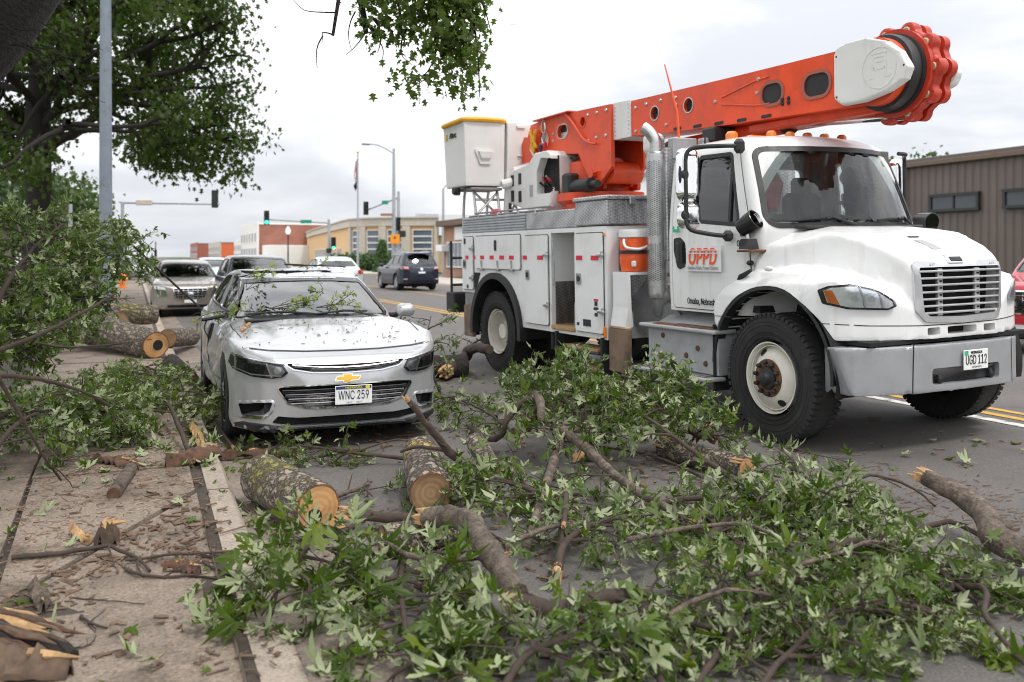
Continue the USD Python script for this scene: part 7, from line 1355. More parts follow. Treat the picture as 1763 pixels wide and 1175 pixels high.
# background trees and hedge
def simple_tree(name, label, p, h, rad, seed, leaf=.3, n=150, per=26, mat='far_leaf', base=.25, trunk_r=.18, sq=1.0):
    r = np.random.default_rng(seed); t = thing(name, label, 'tree', p); obj('trunk', MB().tube([(0, 0, -.1), (.05, 0, h * .4), (0, .1, h * .85)], [trunk_r, trunk_r * .7, .04], 10), 'bark_dark', t)
    q = r.normal(0, 1, (n * 3, 3)); q /= np.linalg.norm(q, axis=1, keepdims=True); q *= r.uniform(.35, 1, (len(q), 1)) ** .5; nz = meshkit.noise(q * 2.2 + seed, seed); q = q[nz > .36][:n]
    tips = q * [rad, rad, h * (1 - base) / 2 * sq] + [0, 0, h * (base + (1 - base) / 2)]; b = MB()
    for k in range(0, len(tips), 5): b.tube([(0, 0, h * .35), tips[k] * [.5, .5, 1] * [1, 1, .85], tips[k]], [.07, .04, .015], 5)
    obj('limbs', b, 'bark_dark', t); obj('crown', tree_crown(r, tips, per, leaf, rad * .16), mat, t, smooth=False); return t
q = ad(95, 440, 52.); q[2] = 0; simple_tree('background_tree', 'pale green bushy tree beyond the dark trunk at left', q, 6.2, 3.0, 3, .3, 170, 22)
q = ad(150, 440, 58.); q[2] = 0; simple_tree('background_tree', 'dark round tree left of the grey lamp pole', q, 4.2, 2.3, 4, .3, 120, 22, 'crown_leaf', .1)
q = ad(20, 440, 50.); q[2] = 0; simple_tree('background_tree', 'pale tree at the far left edge behind the dark trunk', q, 6.5, 3.2, 6, .3, 150, 22)
q = ad(1572, 440, 36.5); q[2] = 0; simple_tree('background_tree', 'light green tree between the truck cab and the brown metal building', q, 5.9, 1.9, 8, .2, 150, 26, 'far_leaf', .08)
q = ad(1535, 440, 39); q[2] = 0; simple_tree('background_tree', 'light green tree seen through the truck windshield edge', q, 5.2, 1.8, 9, .2, 110, 24, 'far_leaf', .08)
r = np.random.default_rng(31); t = thing('hedge', 'clipped green hedge along the front of the civic building', 'hedge'); Ps = []
q0, q1 = ad(575, 440, 88.), ad(705, 440, 82.)
for k in range(420): s = r.uniform(0, 1); Ps.append(q0 * (1 - s) + q1 * s + np.array([r.uniform(-.6, .6), r.uniform(-.8, .8), 0]) + UP * (r.uniform(.1, 1.65) - CAM_H))
obj('foliage', tree_crown(r, Ps, 16, .26, .22), 'hedge_leaf', t, smooth=False); hb = MB(); cc = (q0 + q1) / 2; hb.cbox((cc[0], cc[1], .75), (np.linalg.norm(q1 - q0), 1.0, 1.4), .2, rot((0, 0, 1), math.atan2(q1[1] - q0[1], q1[0] - q0[0]))); obj('core', hb, 'crown_leaf', t, smooth=False)
q = ad(658, 440, 78.); q[2] = 0; t = thing('conical_shrub', 'dark conical evergreen shrub before the hedge', 'shrub', q); tips = []
for k in range(220): z = r.uniform(.1, 2.9); a = r.uniform(0, 2 * PI); rr_ = .75 * (1 - z / 3.1) ** .8; tips.append((rr_ * math.cos(a), rr_ * math.sin(a), z))
obj('crown', tree_crown(r, np.array(tips), 16, .16, .10), 'hedge_leaf', t, smooth=False); obj('trunk', MB().tube([(0, 0, 0), (0, 0, 2.6)], [.12, .04]), 'bark_dark', t); obj('core', MB().lathe([(.6, .1), (.5, 1), (.2, 2.3), (.01, 2.8)], n=14), 'crown_leaf', t)
# ------------------------------------------------------------------ storm debris: logs
def log_thing(name, label, a, b, r0, r1, bark='log_bark', cut0='cut_wood', cut1='cut_wood', seed=1, hollow=None, group=None, splint=None, bend=0.0):
    """a cut log from a to b (its axis becomes the local y)"""
    a, b = np.asarray(a, float), np.asarray(b, float); L = np.linalg.norm(b - a); s, u, d = frame(b - a); M4 = np.eye(4); M4[:3, 0] = s; M4[:3, 1] = d; M4[:3, 2] = u; M4[:3, 3] = a
    if np.linalg.det(M4[:3, :3]) < 0: M4[:3, 0] = -s
    t = thing(name, label, 'log', matrix=M4, group=group or 'logs of the felled tree'); n = max(10, int(L / .035)); yy = np.linspace(0, L, n); P = np.stack([bend * np.sin(PI * yy / L), yy, 0 * yy], 1)
    V = []; m = 40; th = np.arange(m) / m * 2 * PI
    for i in range(n):
        rr = np.interp(yy[i], [0, L], [r0, r1]); q = np.stack([np.cos(th), np.sin(th)], 1); pt = np.stack([q[:, 0] * rr, np.full(m, yy[i]), q[:, 1] * rr], 1)
        pl = 1 - np.abs(2 * meshkit.noise(pt * [24, 9, 24] + seed, seed) - 1); k = 1 + .10 * (meshkit.noise(pt * 5 + seed, seed + 4) - .5) + .07 * np.minimum(pl * 1.6, 1) - .05
        edge = 1 - (.06 if i in (0, n - 1) else 0); V.append(np.stack([P[i, 0] + q[:, 0] * rr * k * edge, np.full(m, yy[i]), q[:, 1] * rr * k * edge], 1))
    V = np.vstack(V); i, j = np.meshgrid(np.arange(n - 1), np.arange(m), indexing='ij'); A = (i * m + j).ravel(); B = (i * m + (j + 1) % m).ravel()
    obj('bark', (V, np.stack([A, A + m, B + m, B], 1)), bark, t, smooth=50)
    for e, (cm, yv, rr) in enumerate(((cut0, -.004, r0), (cut1, L + .004, r1))):
        if cm is None: continue
        ring = V[:m] if e == 0 else V[-m:]; c = ring.mean(0); W = np.vstack([ring * [1, 0, 1] + [0, yv, 0], (ring - c) * .55 * [1, 0, 1] + c * [1, 0, 1] + [0, yv, 0], [c * [1, 0, 1] + [0, yv, 0]]]); jj = np.arange(m); j2 = (jj + 1) % m
        F = np.vstack([np.stack([jj, j2, j2 + m], 1), np.stack([jj, j2 + m, jj + m], 1), np.stack([jj + m, j2 + m, np.full(m, 2 * m)], 1)]); obj('cut_face', (W, F if e else F[:, ::-1]), cm, t, smooth=False)
        obj('bark_rim', MB().add(np.vstack([ring * [1, 0, 1] + [0, yv, 0], (ring - c) * .93 * [1, 0, 1] + c * [1, 0, 1] + [0, yv + (.002 if e else -.002), 0]]), np.stack([jj, j2, j2 + m, jj + m], 1)), 'rust', t, smooth=False)
        if hollow and e == hollow[0]: obj('rot_hole', MB().lathe([(.001, 0), (hollow[1] * .7, .001), (hollow[1], 0)], (hollow[2], yv + (.004 if e else -.004), hollow[3]), (0, 1 if e else -1, 0), 14), 'dark_hollow', t)
    if splint:
        rg = np.random.default_rng(seed)
        for (e, ang, w_, ln_) in splint:
            yv = 0 if e == 0 else L; rr = r0 if e == 0 else r1; sg = -1 if e == 0 else 1; q = np.array([math.cos(ang) * rr * .9, yv - sg * .08, math.sin(ang) * rr * .9]); tp = q + np.array([math.cos(ang) * .02, sg * ln_, math.sin(ang) * .02])
            obj('splinter', MB().tube([q, (q + tp) / 2, tp], [w_, w_ * .8, w_ * .15], 5), 'splinter', t, smooth=False)
    return t
log_thing('log', 'thick log with greenish yellow lichen and a cut end, left of the two foreground logs', G(450, 862, .15), G(548, 918, .147), .150, .142, 'log_bark_lichen', seed=3, cut1='cut_orange', splint=[(1, 3.6, .03, .22), (1, 4.0, .035, .30), (1, 4.3, .03, .16)], hollow=(1, .05, .03, -.05))
log_thing('log', 'upright facing short log with a clean pale sawn end and orange lichen', G(724, 812, .135), G(742, 886, .13), .128, .135, 'log_bark_yellow', seed=8)
log_thing('log', 'slender cut log with a split end lying before the truck front wheel', G(1142, 792, .09), G(1284, 828, .085), .08, .083, 'log_bark', seed=12, cut1='cut_orange', splint=[(1, .6, .014, .12), (1, .9, .012, .16), (0, .4, .014, .12), (0, 1.4, .012, .16), (0, 2.4, .016, .18), (0, 2.0, .012, .1)])
log_thing('log', 'long mossy log with a pale sawn end, upper of the pair by the lamp pole', G(186, 588, .46), G(268, 583, .42), .2, .16, 'log_bark_lichen', seed=15, cut1='cut_orange', cut0=None)
log_thing('log', 'thick sawn log with a hollow centre, lower of the pair by the lamp pole', G(150, 600, .33), G(268, 619, .2), .26, .2, 'log_bark', seed=16, cut1='cut_orange', hollow=(1, .075, -.03, .0))
log_thing('log', 'grey forked trunk piece behind the sawn logs near the lamp pole', G(128, 598, .32), G(205, 602, .38), .25, .22, 'bark_pale', seed=17)
log_thing('log', 'dark log lying between the sawn pair and the silver sedan', G(288, 600, .16), G(330, 597, .18), .15, .16, 'log_bark', seed=18)
log_thing('log', 'small dark stump end wedged beside the silver sedan rear wheel', G(293, 640, .12), G(332, 668, .10), .11, .08, 'bark_dark', seed=19, cut1='cut_orange')
log_thing('log', 'dark knotty log with torn end beyond the silver sedan bumper', G(740, 652, .14), G(802, 648, .14), .15, .14, 'bark_dark', seed=20, cut0=None)
log_thing('log', 'short grey bare stick like log on the pavement left of the kerb', G(196, 862, .04), G(226, 818, .045), .042, .040, 'bark_pale', seed=22, cut0='splinter_red')
log_thing('log', 'hollow ended short log standing among leaves right of the pale sawn log', G(846, 830, .09), G(818, 806, .2), .075, .07, 'log_bark', seed=23, hollow=(1, .045, 0, 0))
log_thing('log', 'dark bark log lying under the pale limb right of the lichen log', G(660, 962, .09), G(790, 940, .10), .085, .08, 'log_bark', seed=24)
# ------------------------------------------------------------------ limbs and leafy branches of the main heap
fallen_branch('thick pale curved limb running from the centre heap down to the bottom edge', [G(742, 958, .20), G(805, 995, .27), G(852, 1062, .25), G(888, 1108, .20)], .058, .052, 41, nsec=3, slen=.45, bark='bark_pale', maxparts=120, name='fallen_limb')
fallen_branch('dark limb lying across the bottom of the heap with a bent end', [G(885, 1112, .17), G(965, 1122, .17), G(1050, 1112, .20), G(1118, 1112, .20)], .040, .030, 42, nsec=5, slen=.6, bark='bark_twig', forks=[([G(1105, 1112, .19), G(1118, 1155, .15), G(1140, 1220, .08)], .026, .015, False), ([G(1115, 1098, .12), G(1200, 1110, .08), G(1300, 1120, .07)], .018, .008, True)], maxparts=260, name='fallen_limb')
fallen_branch('forked grey limb with a broken stub rising in the middle of the heap', [G(888, 805, .26), G(925, 795, .34), G(985, 822, .29), G(1075, 888, .20), G(1195, 940, .12)], .044, .022, 43, nsec=6, slen=.55, bark='bark_pale', forks=[([G(905, 800, .28), G(918, 780, .42), GA(932, 715, 5.9)], .05, .028, False), ([G(965, 815, .26), G(940, 880, .16), G(905, 960, .04)], .034, .026, False)], maxparts=220, name='fallen_limb', broken=(False, True))
fallen_branch('dark broken branch jutting up before the silver sedan bumper', [G(838, 848, .10), GA(800, 800, 5.9), GA(745, 745, 5.7), GA(706, 690, 5.6)], .034, .018, 44, nsec=2, slen=.3, leafy_on=False, broken=(True, True), forks=[([GA(775, 778, 5.8), GA(730, 770, 5.9), GA(690, 778, 6.0)], .016, .010, False)], name='fallen_limb')
fallen_branch('smooth brown branch lying just in front of the pale sawn log', [G(600, 912, .10), G(680, 915, .08), G(760, 912, .07), G(860, 890, .10), G(1010, 880, .10)], .034, .012, 45, nsec=7, slen=.5, maxparts=200, start=.5)
fallen_branch('leafy branch drooping over the gutter at the bottom left of the heap', [G(640, 985, .30), GA(590, 915, 4.4), GA(545, 930, 4.2), GA(500, 985, 3.95), GA(450, 1060, 3.8)], .016, .005, 46, nsec=12, slen=.34, leaf=.145, per=.075, up=-.1, maxparts=300, broken=(False, False), flip=.5)
fallen_branch('long leafy branch spread on the asphalt between the drooping spray and the pale limb', [G(700, 990, .10), G(690, 1060, .12), G(700, 1130, .10), G(720, 1215, .08)], .018, .007, 47, nsec=13, slen=.36, leaf=.14, per=.075, maxparts=300, broken=(False, False))
fallen_branch('leafy branch with pale leaf undersides in the lower middle of the heap', [G(960, 1010, .08), G(1000, 960, .14), G(1080, 940, .16), G(1180, 945, .12)], .022, .008, 48, nsec=12, slen=.5, per=.085, maxparts=300)
fallen_branch('dense leafy bough at the lower right of the heap near the bottom edge', [G(1170, 1230, .03), G(1250, 1135, .06), G(1330, 1050, .15), G(1450, 985, .18)], .016, .008, 49, nsec=19, slen=.62, per=.075, maxparts=300, flip=.6)
fallen_branch('dense silvery leafy bough filling the right side of the heap', [G(1180, 1010, .08), G(1290, 950, .22), G(1400, 925, .26), G(1530, 950, .16)], .03, .010, 50, nsec=22, slen=.6, per=.075, maxparts=300, flip=.65)
fallen_branch('leafy bough reaching to the right edge of the heap on open asphalt', [G(1340, 1040, .12), G(1460, 1015, .22), G(1570, 1025, .18), G(1680, 1060, .06)], .026, .008, 51, nsec=19, slen=.55, per=.08, maxparts=300, flip=.6)
fallen_branch('leafy bough along the bottom right corner of the heap', [G(1280, 1270, .03), G(1350, 1170, .08), G(1470, 1110, .16), G(1600, 1090, .10)], .015, .007, 52, nsec=18, slen=.5, per=.08, maxparts=300, flip=.55)
fallen_branch('leafy branch in the upper right of the heap just below the split log', [G(1090, 890, .04), G(1180, 895, .12), G(1270, 905, .16), G(1360, 920, .06)], .022, .008, 53, nsec=13, slen=.5, per=.085, maxparts=280)
fallen_branch('green leafy branch left of the forked limb in the centre heap', [G(980, 905, .05), G(900, 890, .18), G(820, 870, .2), G(760, 850, .10)], .02, .007, 54, nsec=11, slen=.5, per=.09, maxparts=280)
fallen_branch('leafy spray at the bottom edge under the dark limb', [G(860, 1220, .05), G(930, 1180, .14), G(1020, 1160, .16), G(1110, 1170, .08)], .018, .007, 55, nsec=11, slen=.42, leaf=.125, per=.08, maxparts=300)
# bough before the truck step
fallen_branch('tall leafy bough leaning up in front of the truck cab step', [G(1215, 770, .10), GA(1170, 725, 6.7), GA(1130, 690, 6.9), GA(1090, 640, 7.2)], .032, .010, 56, step=.036, nsec=20, slen=.75, per=.10, maxparts=280, flip=.5, up=.3)
fallen_branch('leafy bough heaped in the road between sedan and truck', [G(1020, 790, .05), GA(1010, 735, 6.5), GA(980, 695, 6.9), GA(940, 650, 7.5)], .026, .010, 57, step=.036, nsec=20, slen=.7, per=.10, maxparts=280, up=.35)
fallen_branch('leafy bough lying low before the truck side locker', [G(1170, 745, .08), G(1080, 715, .16), G(980, 705, .20), G(900, 700, .08)], .024, .009, 58, step=.036, nsec=20, slen=.75, per=.11, maxparts=240, up=.45)
fallen_branch('leafy branch lying under the steps of the truck locker', [G(1060, 695, .04), G(1000, 675, .10), G(940, 668, .08), G(890, 668, .04)], .02, .008, 59, step=.036, nsec=15, slen=.7, per=.12, maxparts=200, up=.4)
fallen_branch('thin leafy branch standing up beyond the sedan bumper at its right', [G(760, 690, .05), GA(745, 640, 9.6), GA(735, 590, 10.2), GA(742, 545, 10.6)], .014, .005, 60, nsec=9, slen=.55, per=.13, maxparts=160, mat='maple_leaf', up=.5)
fallen_branch('leafy branch lying beside the rear wheel of the truck', [G(800, 640, .1), G(850, 615, .3), G(890, 620, .25), G(930, 640, .05)], .018, .007, 61, nsec=10, slen=.7, per=.14, maxparts=160, up=.5)
fallen_branch('broken limb with a bright orange splintered tip near the truck rear wheel', [G(770, 655, .12), G(805, 640, .25), GA(842, 603, 11.)], .09, .06, 62, nsec=2, slen=.4, leafy_on=False, name='fallen_limb')
fallen_branch('thin leafless branch arching through the bough before the cab step', [G(1310, 860, .03), GA(1225, 800, 6.0), GA(1150, 745, 6.2), GA(1090, 705, 6.5)], .022, .008, 63, nsec=4, slen=.5, leafy_on=False)
fallen_branch('crooked dark branch lying left of the bough heaped in the road', [G(810, 745, .05), GA(870, 730, 6.8), GA(910, 685, 6.9), G(950, 715, .2)], .028, .014, 64, nsec=3, slen=.4, leafy_on=False, bark='bark_twig')
fallen_branch('leafy branch lying on the asphalt right of the sedan front', [G(900, 770, .04), G(840, 740, .15), G(790, 720, .18), G(750, 700, .06)], .016, .006, 65, nsec=10, slen=.55, per=.11, maxparts=200)
fallen_branch('leafy branch lying low under the front bumper of the silver sedan', [G(720, 800, .04), G(620, 800, .08), G(520, 790, .10), G(420, 790, .04)], .016, .006, 66, nsec=10, slen=.42, per=.13, maxparts=200, up=.0)
# right-hand broken limb and twigs
fallen_branch('thick pale broken limb with a jagged tip lying at the right edge', [GA(1596, 822, 5.15), G(1660, 925, .22), G(1740, 985, .13), G(1850, 1010, .10)], .05, .078, 67, nsec=0, bark='bark_pale', leafy_on=False, name='fallen_limb', forks=[([G(1690, 950, .2), G(1720, 960, .18), GA(1735, 905, 4.7)], .03, .028, False)])
for k, (pts, lab, rr_) in enumerate((
    ([G(1575, 935, .06), G(1640, 930, .10), G(1720, 965, .08), G(1800, 985, .05)], 'long smooth bare branch curving in front of the right broken limb', .016),
    ([G(1440, 870, .05), G(1500, 850, .12), G(1560, 862, .10), G(1610, 880, .03)], 'thin bare branch among bark crumbs left of the right broken limb', .012),
    ([G(1640, 1035, .05), G(1690, 1060, .12), G(1700, 1110, .10), G(1780, 1170, .03)], 'forked grey twig at the right edge of the heap', .016),
    ([G(1120, 905, .06), G(1260, 950, .1), G(1370, 1010, .14), G(1450, 1060, .08)], 'thin dark stick lying over the silvery bough', .010),
    ([G(1400, 965, .12), G(1370, 900, .2), GA(1375, 872, 5.2)], 'short upright broken stub with a pale end in the right of the heap', .024),
    ([G(660, 985, .16), G(740, 1040, .2), G(860, 1040, .22)], 'pale smooth branch lying over the drooping spray', .017),
    ([G(870, 1000, .16), G(940, 970, .18), G(1000, 945, .1)], 'short pale bare branch right of the thick pale limb', .015),
    ([G(960, 1000, .02), G(975, 930, .26), GA(970, 900, 4.6)], 'dark grey upright stick in the heap with splintered foot', .022),
    ([G(1080, 1000, .2), G(1190, 985, .22), G(1300, 1000, .26), G(1390, 1050, .24)], 'long pale forked branch lying over the leaves right of the dark upright stick', .013),
    ([G(1290, 1090, .24), G(1400, 1080, .28), G(1500, 1040, .28), G(1590, 1040, .2)], 'thin pale branch over the bottom right leaves', .011),
    ([G(1150, 1150, .2), G(1250, 1120, .24), G(1330, 1130, .24)], 'short crooked pale branch near the bottom edge right of the bent dark limb', .012),
    ([G(1210, 830, .03), G(1110, 800, .08), G(1020, 790, .10), G(960, 770, .05)], 'thin twig lying behind the forked limb', .012))):
    fallen_branch(lab, pts, rr_, rr_ * .6, 80 + k, nsec=3 if rr_ < .015 else 2, slen=.3, leafy_on=False, sec_r=.007, broken=(rr_ > .02, rr_ > .013), bark='bark_pale' if k in (4, 5, 6, 8, 9, 10) else 'bark_twig', name='bare_branch')
# ------------------------------------------------------------------ left heap on the lawn and pavement
fallen_branch('tall leafy bough rising at the far left edge above the pavement', [G(-60, 760, .1), GA(-20, 560, 7.2), GA(40, 450, 7.8), GA(110, 385, 8.4)], .04, .010, 101, step=.038, nsec=30, slen=1.15, per=.085, maxparts=300, up=.25, flip=.35)
fallen_branch('leafy bough reaching right towards the lamp pole in the left heap', [G(-40, 700, .4), GA(60, 520, 8.), GA(140, 455, 8.6), GA(205, 430, 9.2)], .026, .007, 102, step=.038, nsec=22, slen=.75, per=.10, maxparts=280, flip=.35)
fallen_branch('leafy bough filling the middle of the left heap', [G(-60, 760, .3), GA(0, 600, 6.8), GA(45, 540, 7.4), GA(105, 500, 8.2)], .03, .008, 103, step=.038, nsec=30, slen=.8, per=.095, maxparts=300, flip=.35)
fallen_branch('leafy bough low in the left heap over the pavement', [G(-80, 840, .2), GA(10, 710, 6.2), GA(90, 690, 6.8), G(180, 710, .15)], .026, .008, 104, step=.038, nsec=28, slen=.75, per=.09, maxparts=300, flip=.35)
fallen_branch('leafy branch at the foot of the left heap near the leaf strewn slabs', [G(-40, 870, .1), G(60, 800, .35), G(150, 770, .32), G(240, 770, .08)], .022, .007, 105, step=.038, nsec=20, slen=.6, per=.10, maxparts=280)
fallen_branch('leafy branch lying along the kerb left of the silver sedan', [G(330, 800, .04), G(290, 740, .22), G(260, 690, .28), G(230, 650, .1)], .02, .007, 106, step=.038, nsec=18, slen=.6, per=.10, maxparts=260)
fallen_branch('leafy branch between the left heap and the sawn logs', [G(40, 720, .1), G(130, 690, .12), G(210, 680, .10), G(290, 680, .05)], .02, .007, 107, nsec=14, slen=.65, per=.11, maxparts=240)
fallen_branch('leafy branch in the gutter beside the sedan front wheel', [G(400, 780, .04), G(370, 745, .12), G(345, 700, .14), G(330, 660, .05)], .014, .006, 108, nsec=9, slen=.4, per=.11, maxparts=160)
for k, (pts, lab, rr_) in enumerate((
    ([GA(-10, 606, 5.6), GA(60, 580, 5.8), GA(130, 545, 6.1), GA(196, 507, 6.4)], 'long dark bare branch slanting up across the left heap', .017),
    ([GA(-10, 648, 5.3), GA(60, 652, 5.4), GA(130, 670, 5.6), GA(190, 700, 5.8)], 'dark bare branch sloping down across the left heap', .016),
    ([GA(-10, 640, 5.2), GA(20, 690, 5.3), GA(60, 760, 5.4), G(105, 840, .05)], 'thin dark branch descending to the slabs at far left', .013),
    ([GA(60, 590, 6.4), GA(120, 598, 6.6), GA(208, 592, 7.)], 'thin straight twig in front of the sawn logs', .009),
    ([GA(215, 410, 9.), GA(255, 445, 9.3), GA(300, 490, 9.6), G(345, 555, .3)], 'thin bare twig arching before the tan sedan', .012))):
    fallen_branch(lab, pts, rr_, rr_ * .55, 120 + k, nsec=4, slen=.45, leafy_on=False, sec_r=.006, broken=(False, False), name='bare_branch')
# ------------------------------------------------------------------ leaf sprigs on the crushed sedan
def sprig(label, p, d, L, seed, leaf=.05, n=2):
    r = np.random.default_rng(seed); t = thing('leaf_sprig', label, 'sprig', group='leaf sprigs caught on the silver sedan'); tw = [wander(p, unit(np.array(d) + r.normal(0, .25, 3) * [1, 1, .3]), L, 5, r, .15, .0) for k in range(n)]
    for w in tw: obj('twig', MB().tube(w, np.linspace(.005, .002, len(w)), 4), 'bark_twig', t, smooth=50)
    leafy(t, r, tw, leaf, .035, None, .3, (.06, .13), .10, 'leaf_bright', 120, lean=(0, 0, .05))
SP = lambda x, y, z: np.array([1.615 + x, 7.25 + y, z + .012])
sprig('bright green leaf sprig on the left corner of the sedan windshield base', SP(-.68, 1.62, 1.06), (.3, -.1, .05), .35, 201, n=3)
sprig('bright leaf sprig lying along the left wiper of the silver sedan', SP(-.42, 1.50, 1.08), (1, 0, .0), .42, 202, n=3)
sprig('bright leaf sprig lying along the right wiper of the silver sedan', SP(.02, 1.50, 1.08), (1, .05, .0), .42, 203, n=2)
sprig('bright leaf sprig caught at the roof corner of the silver sedan', SP(-.62, 2.2, 1.37), (.5, .1, .0), .3, 204, n=3)
sprig('small leaf sprig stuck in the middle of the sedan windshield', SP(.13, 1.80, 1.20), (.3, .2, .1), .12, 205, n=1)
sprig('leaf sprig and twig on top of the silver sedan roof', SP(-.0, 2.75, 1.47), (1, .1, 0), .3, 206, n=1)
fallen_branch('bare twig lying across the roof of the silver sedan', [SP(-.1, 2.7, 1.49), SP(.25, 2.65, 1.475), SP(.55, 2.6, 1.46)], .010, .005, 207, nsec=3, slen=.2, leafy_on=False, sec_r=.004, broken=(False, False), name='bare_branch')
# ------------------------------------------------------------------ bark slabs, split planks, sticks and chips
def slab_piece(label, pts, w, th, seed, mat='splinter_red', name='bark_slab', cat='bark', lift=.02, group=None, ragged=.35):
    """a torn slab of wood following pts on the ground"""
    r = np.random.default_rng(seed); P = spline(np.array(pts, float), 14); t = thing(name, label, cat, group=group); tg = np.gradient(P, axis=0); V = []
    for i, q in enumerate(P):
        s = unit(np.cross(unit(tg[i]), UP)); ww = w * (1 - .75 * abs(i / 6.5 - 1) ** 3) * (1 + ragged * (r.uniform() - .5)); h = th * (.6 + .6 * r.uniform())
        for a, b in ((-1, 0), (-.55, .8), (0, 1 + .5 * r.uniform()), (.55, .7), (1, 0)): V.append(q + s * ww * .5 * a + UP * (h * b + lift * .3 + .01 * r.normal()))
    n = len(P); i, j = np.meshgrid(np.arange(n - 1), np.arange(4), indexing='ij'); A = (i * 5 + j).ravel(); F = np.stack([A, A + 1, A + 6, A + 5], 1); V = np.array(V); W = V - UP * th * .5; m = len(V)
    F2 = np.vstack([F[:, [0, 1, 2]], F[:, [0, 2, 3]]]); F2 = np.vstack([F2, F2[:, ::-1] + m]); e = np.vstack([F2[:len(F) * 2][:, [0, 1]], F2[:len(F) * 2][:, [1, 2]], F2[:len(F) * 2][:, [2, 0]]]); _, ix, ct = np.unique(np.sort(e, 1), axis=0, return_index=True, return_counts=True); be = e[ix[ct == 1]]
    F2 = np.vstack([F2, np.stack([be[:, 1], be[:, 0], be[:, 0] + m], 1), np.stack([be[:, 1], be[:, 0] + m, be[:, 1] + m], 1)]); obj('wood', (np.vstack([V, W]), F2), mat, t, smooth=30)
    for k in range(4): i = r.integers(2, 11); q = P[i] + UP * th * 1.1; obj('splinter', MB().tube([q, q + unit(tg[i]) * w * .8 * r.uniform(.6, 1.4) + UP * .012], [th * .35, th * .06], 5), 'splinter', t, smooth=False)
    return t
def fibre_chunk(label, a, b, w, h, seed, name='split_plank', n=16):
    """a length of torn wood: long splintered strands of different colour side by side, bark underneath"""
    r = np.random.default_rng(seed); a, b = np.array(a), np.array(b); d = unit(b - a); s = unit(np.cross(d, UP)); L = np.linalg.norm(b - a); t = thing(name, label, 'wood')
    V = []
    obj('bark', MB().tube(spline([a - UP * .02, (a + b) / 2 + s * .02, b - UP * .02], 12), np.array([.4, .46, .5, .52, .52, .5, .48, .45, .42, .36, .28, .15]) * w, 12, True, .3, seed), 'bark_dark', t, smooth=40)
    for k in range(n):
        o = s * (k / (n - 1) - .5) * w * 1.0; z = UP * (h * (.35 + .75 * math.cos((k / (n - 1) - .5) * 2.6)) * r.uniform(.75, 1.2)); s0, s1 = r.uniform(-.08, .25) * L, L * r.uniform(.65, 1.08); m = 9
        P = np.array([a + d * (s0 + (s1 - s0) * i / (m - 1)) + o + z + s * r.normal(0, w * .02) + UP * r.normal(0, h * .05) for i in range(m)]); rad = w / n * 1.1 * np.r_[.7, np.ones(m - 3) * 1., .7, .12] * r.uniform(.7, 1.5)
        obj('strand', MB().tube(P, rad, 5, True, .5, seed + k), ('splinter_red', 'splinter_red', 'splinter', 'debris_brown')[r.integers(0, 4)], t, smooth=30)
    return t
fibre_chunk('big torn plank of split reddish wood at the bottom left corner', G(-110, 1085, .05), G(125, 1138, .03), .19, .07, 301)
slab_piece('dark bark slab under the split plank at the bottom left corner', [G(-60, 1150, .02), G(40, 1160, .03), G(120, 1170, .02)], .16, .05, 302, 'debris_brown')
slab_piece('red brown torn bark slab lying on the kerb before the sedan wheel', [G(285, 808, .03), G(330, 800, .05), G(372, 796, .04)], .12, .05, 303)
slab_piece('long red brown wood strip in the gutter under the sedan corner', [G(372, 795, .03), G(450, 790, .04), G(520, 786, .02)], .06, .03, 304)
slab_piece('orange wedge of split wood on the pavement slab', [G(280, 988, .02), G(310, 986, .03), G(345, 992, .01)], .06, .02, 305, 'splinter_red', 'wood_wedge', 'wood')
slab_piece('dark red bark slab under the left heap', [G(160, 800, .02), G(200, 802, .03), G(235, 815, .02)], .12, .03, 306)
slab_piece('pale splinter shard among bark on the left slabs', [G(122, 922, .05), G(140, 935, .03), G(160, 940, .02)], .05, .02, 307, 'splinter', 'wood_shard', 'wood')
slab_piece('dark rotten chunk among leaves on the left slabs', [G(172, 950, .03), G(190, 938, .05), G(206, 935, .02)], .10, .06, 308, 'debris_brown', 'wood_chunk', 'wood')
slab_piece('pale split board lying before the sawn logs by the lamp pole', [G(30, 615, .15), G(90, 612, .2), G(140, 605, .15)], .16, .05, 309, 'splinter', 'split_plank', 'wood')
slab_piece('bright split wood piece left of the lamp pole foot', [G(85, 560, .2), G(95, 556, .3), G(108, 552, .2)], .2, .08, 310, 'splinter', 'wood_chunk', 'wood')
slab_piece('pale torn strip of wood lying behind the forked limb', [G(985, 800, .03), G(1010, 795, .04), G(1035, 797, .02)], .07, .03, 311, 'splinter', 'wood_strip', 'wood')
slab_piece('grey bark slab beside the bottom left plank', [G(55, 1015, .02), G(68, 1035, .03), G(75, 1060, .02)], .07, .02, 312, 'bark_pale')
slab_piece('orange torn bark curl resting on the slender split log', [G(1195, 790, .14), G(1215, 785, .18), G(1235, 795, .14)], .14, .04, 313, 'splinter_red', 'bark_curl')
slab_piece('rust red bark scrap by the left cut log end', [G(440, 905, .02), G(450, 915, .03), G(452, 920, .02)], .05, .02, 314)
slab_piece('pale torn strip on the kerb top left of the sedan wheel', [G(330, 735, .03), G(340, 760, .04), G(352, 785, .03)], .08, .02, 315, 'wood_board', 'wood_strip', 'wood')
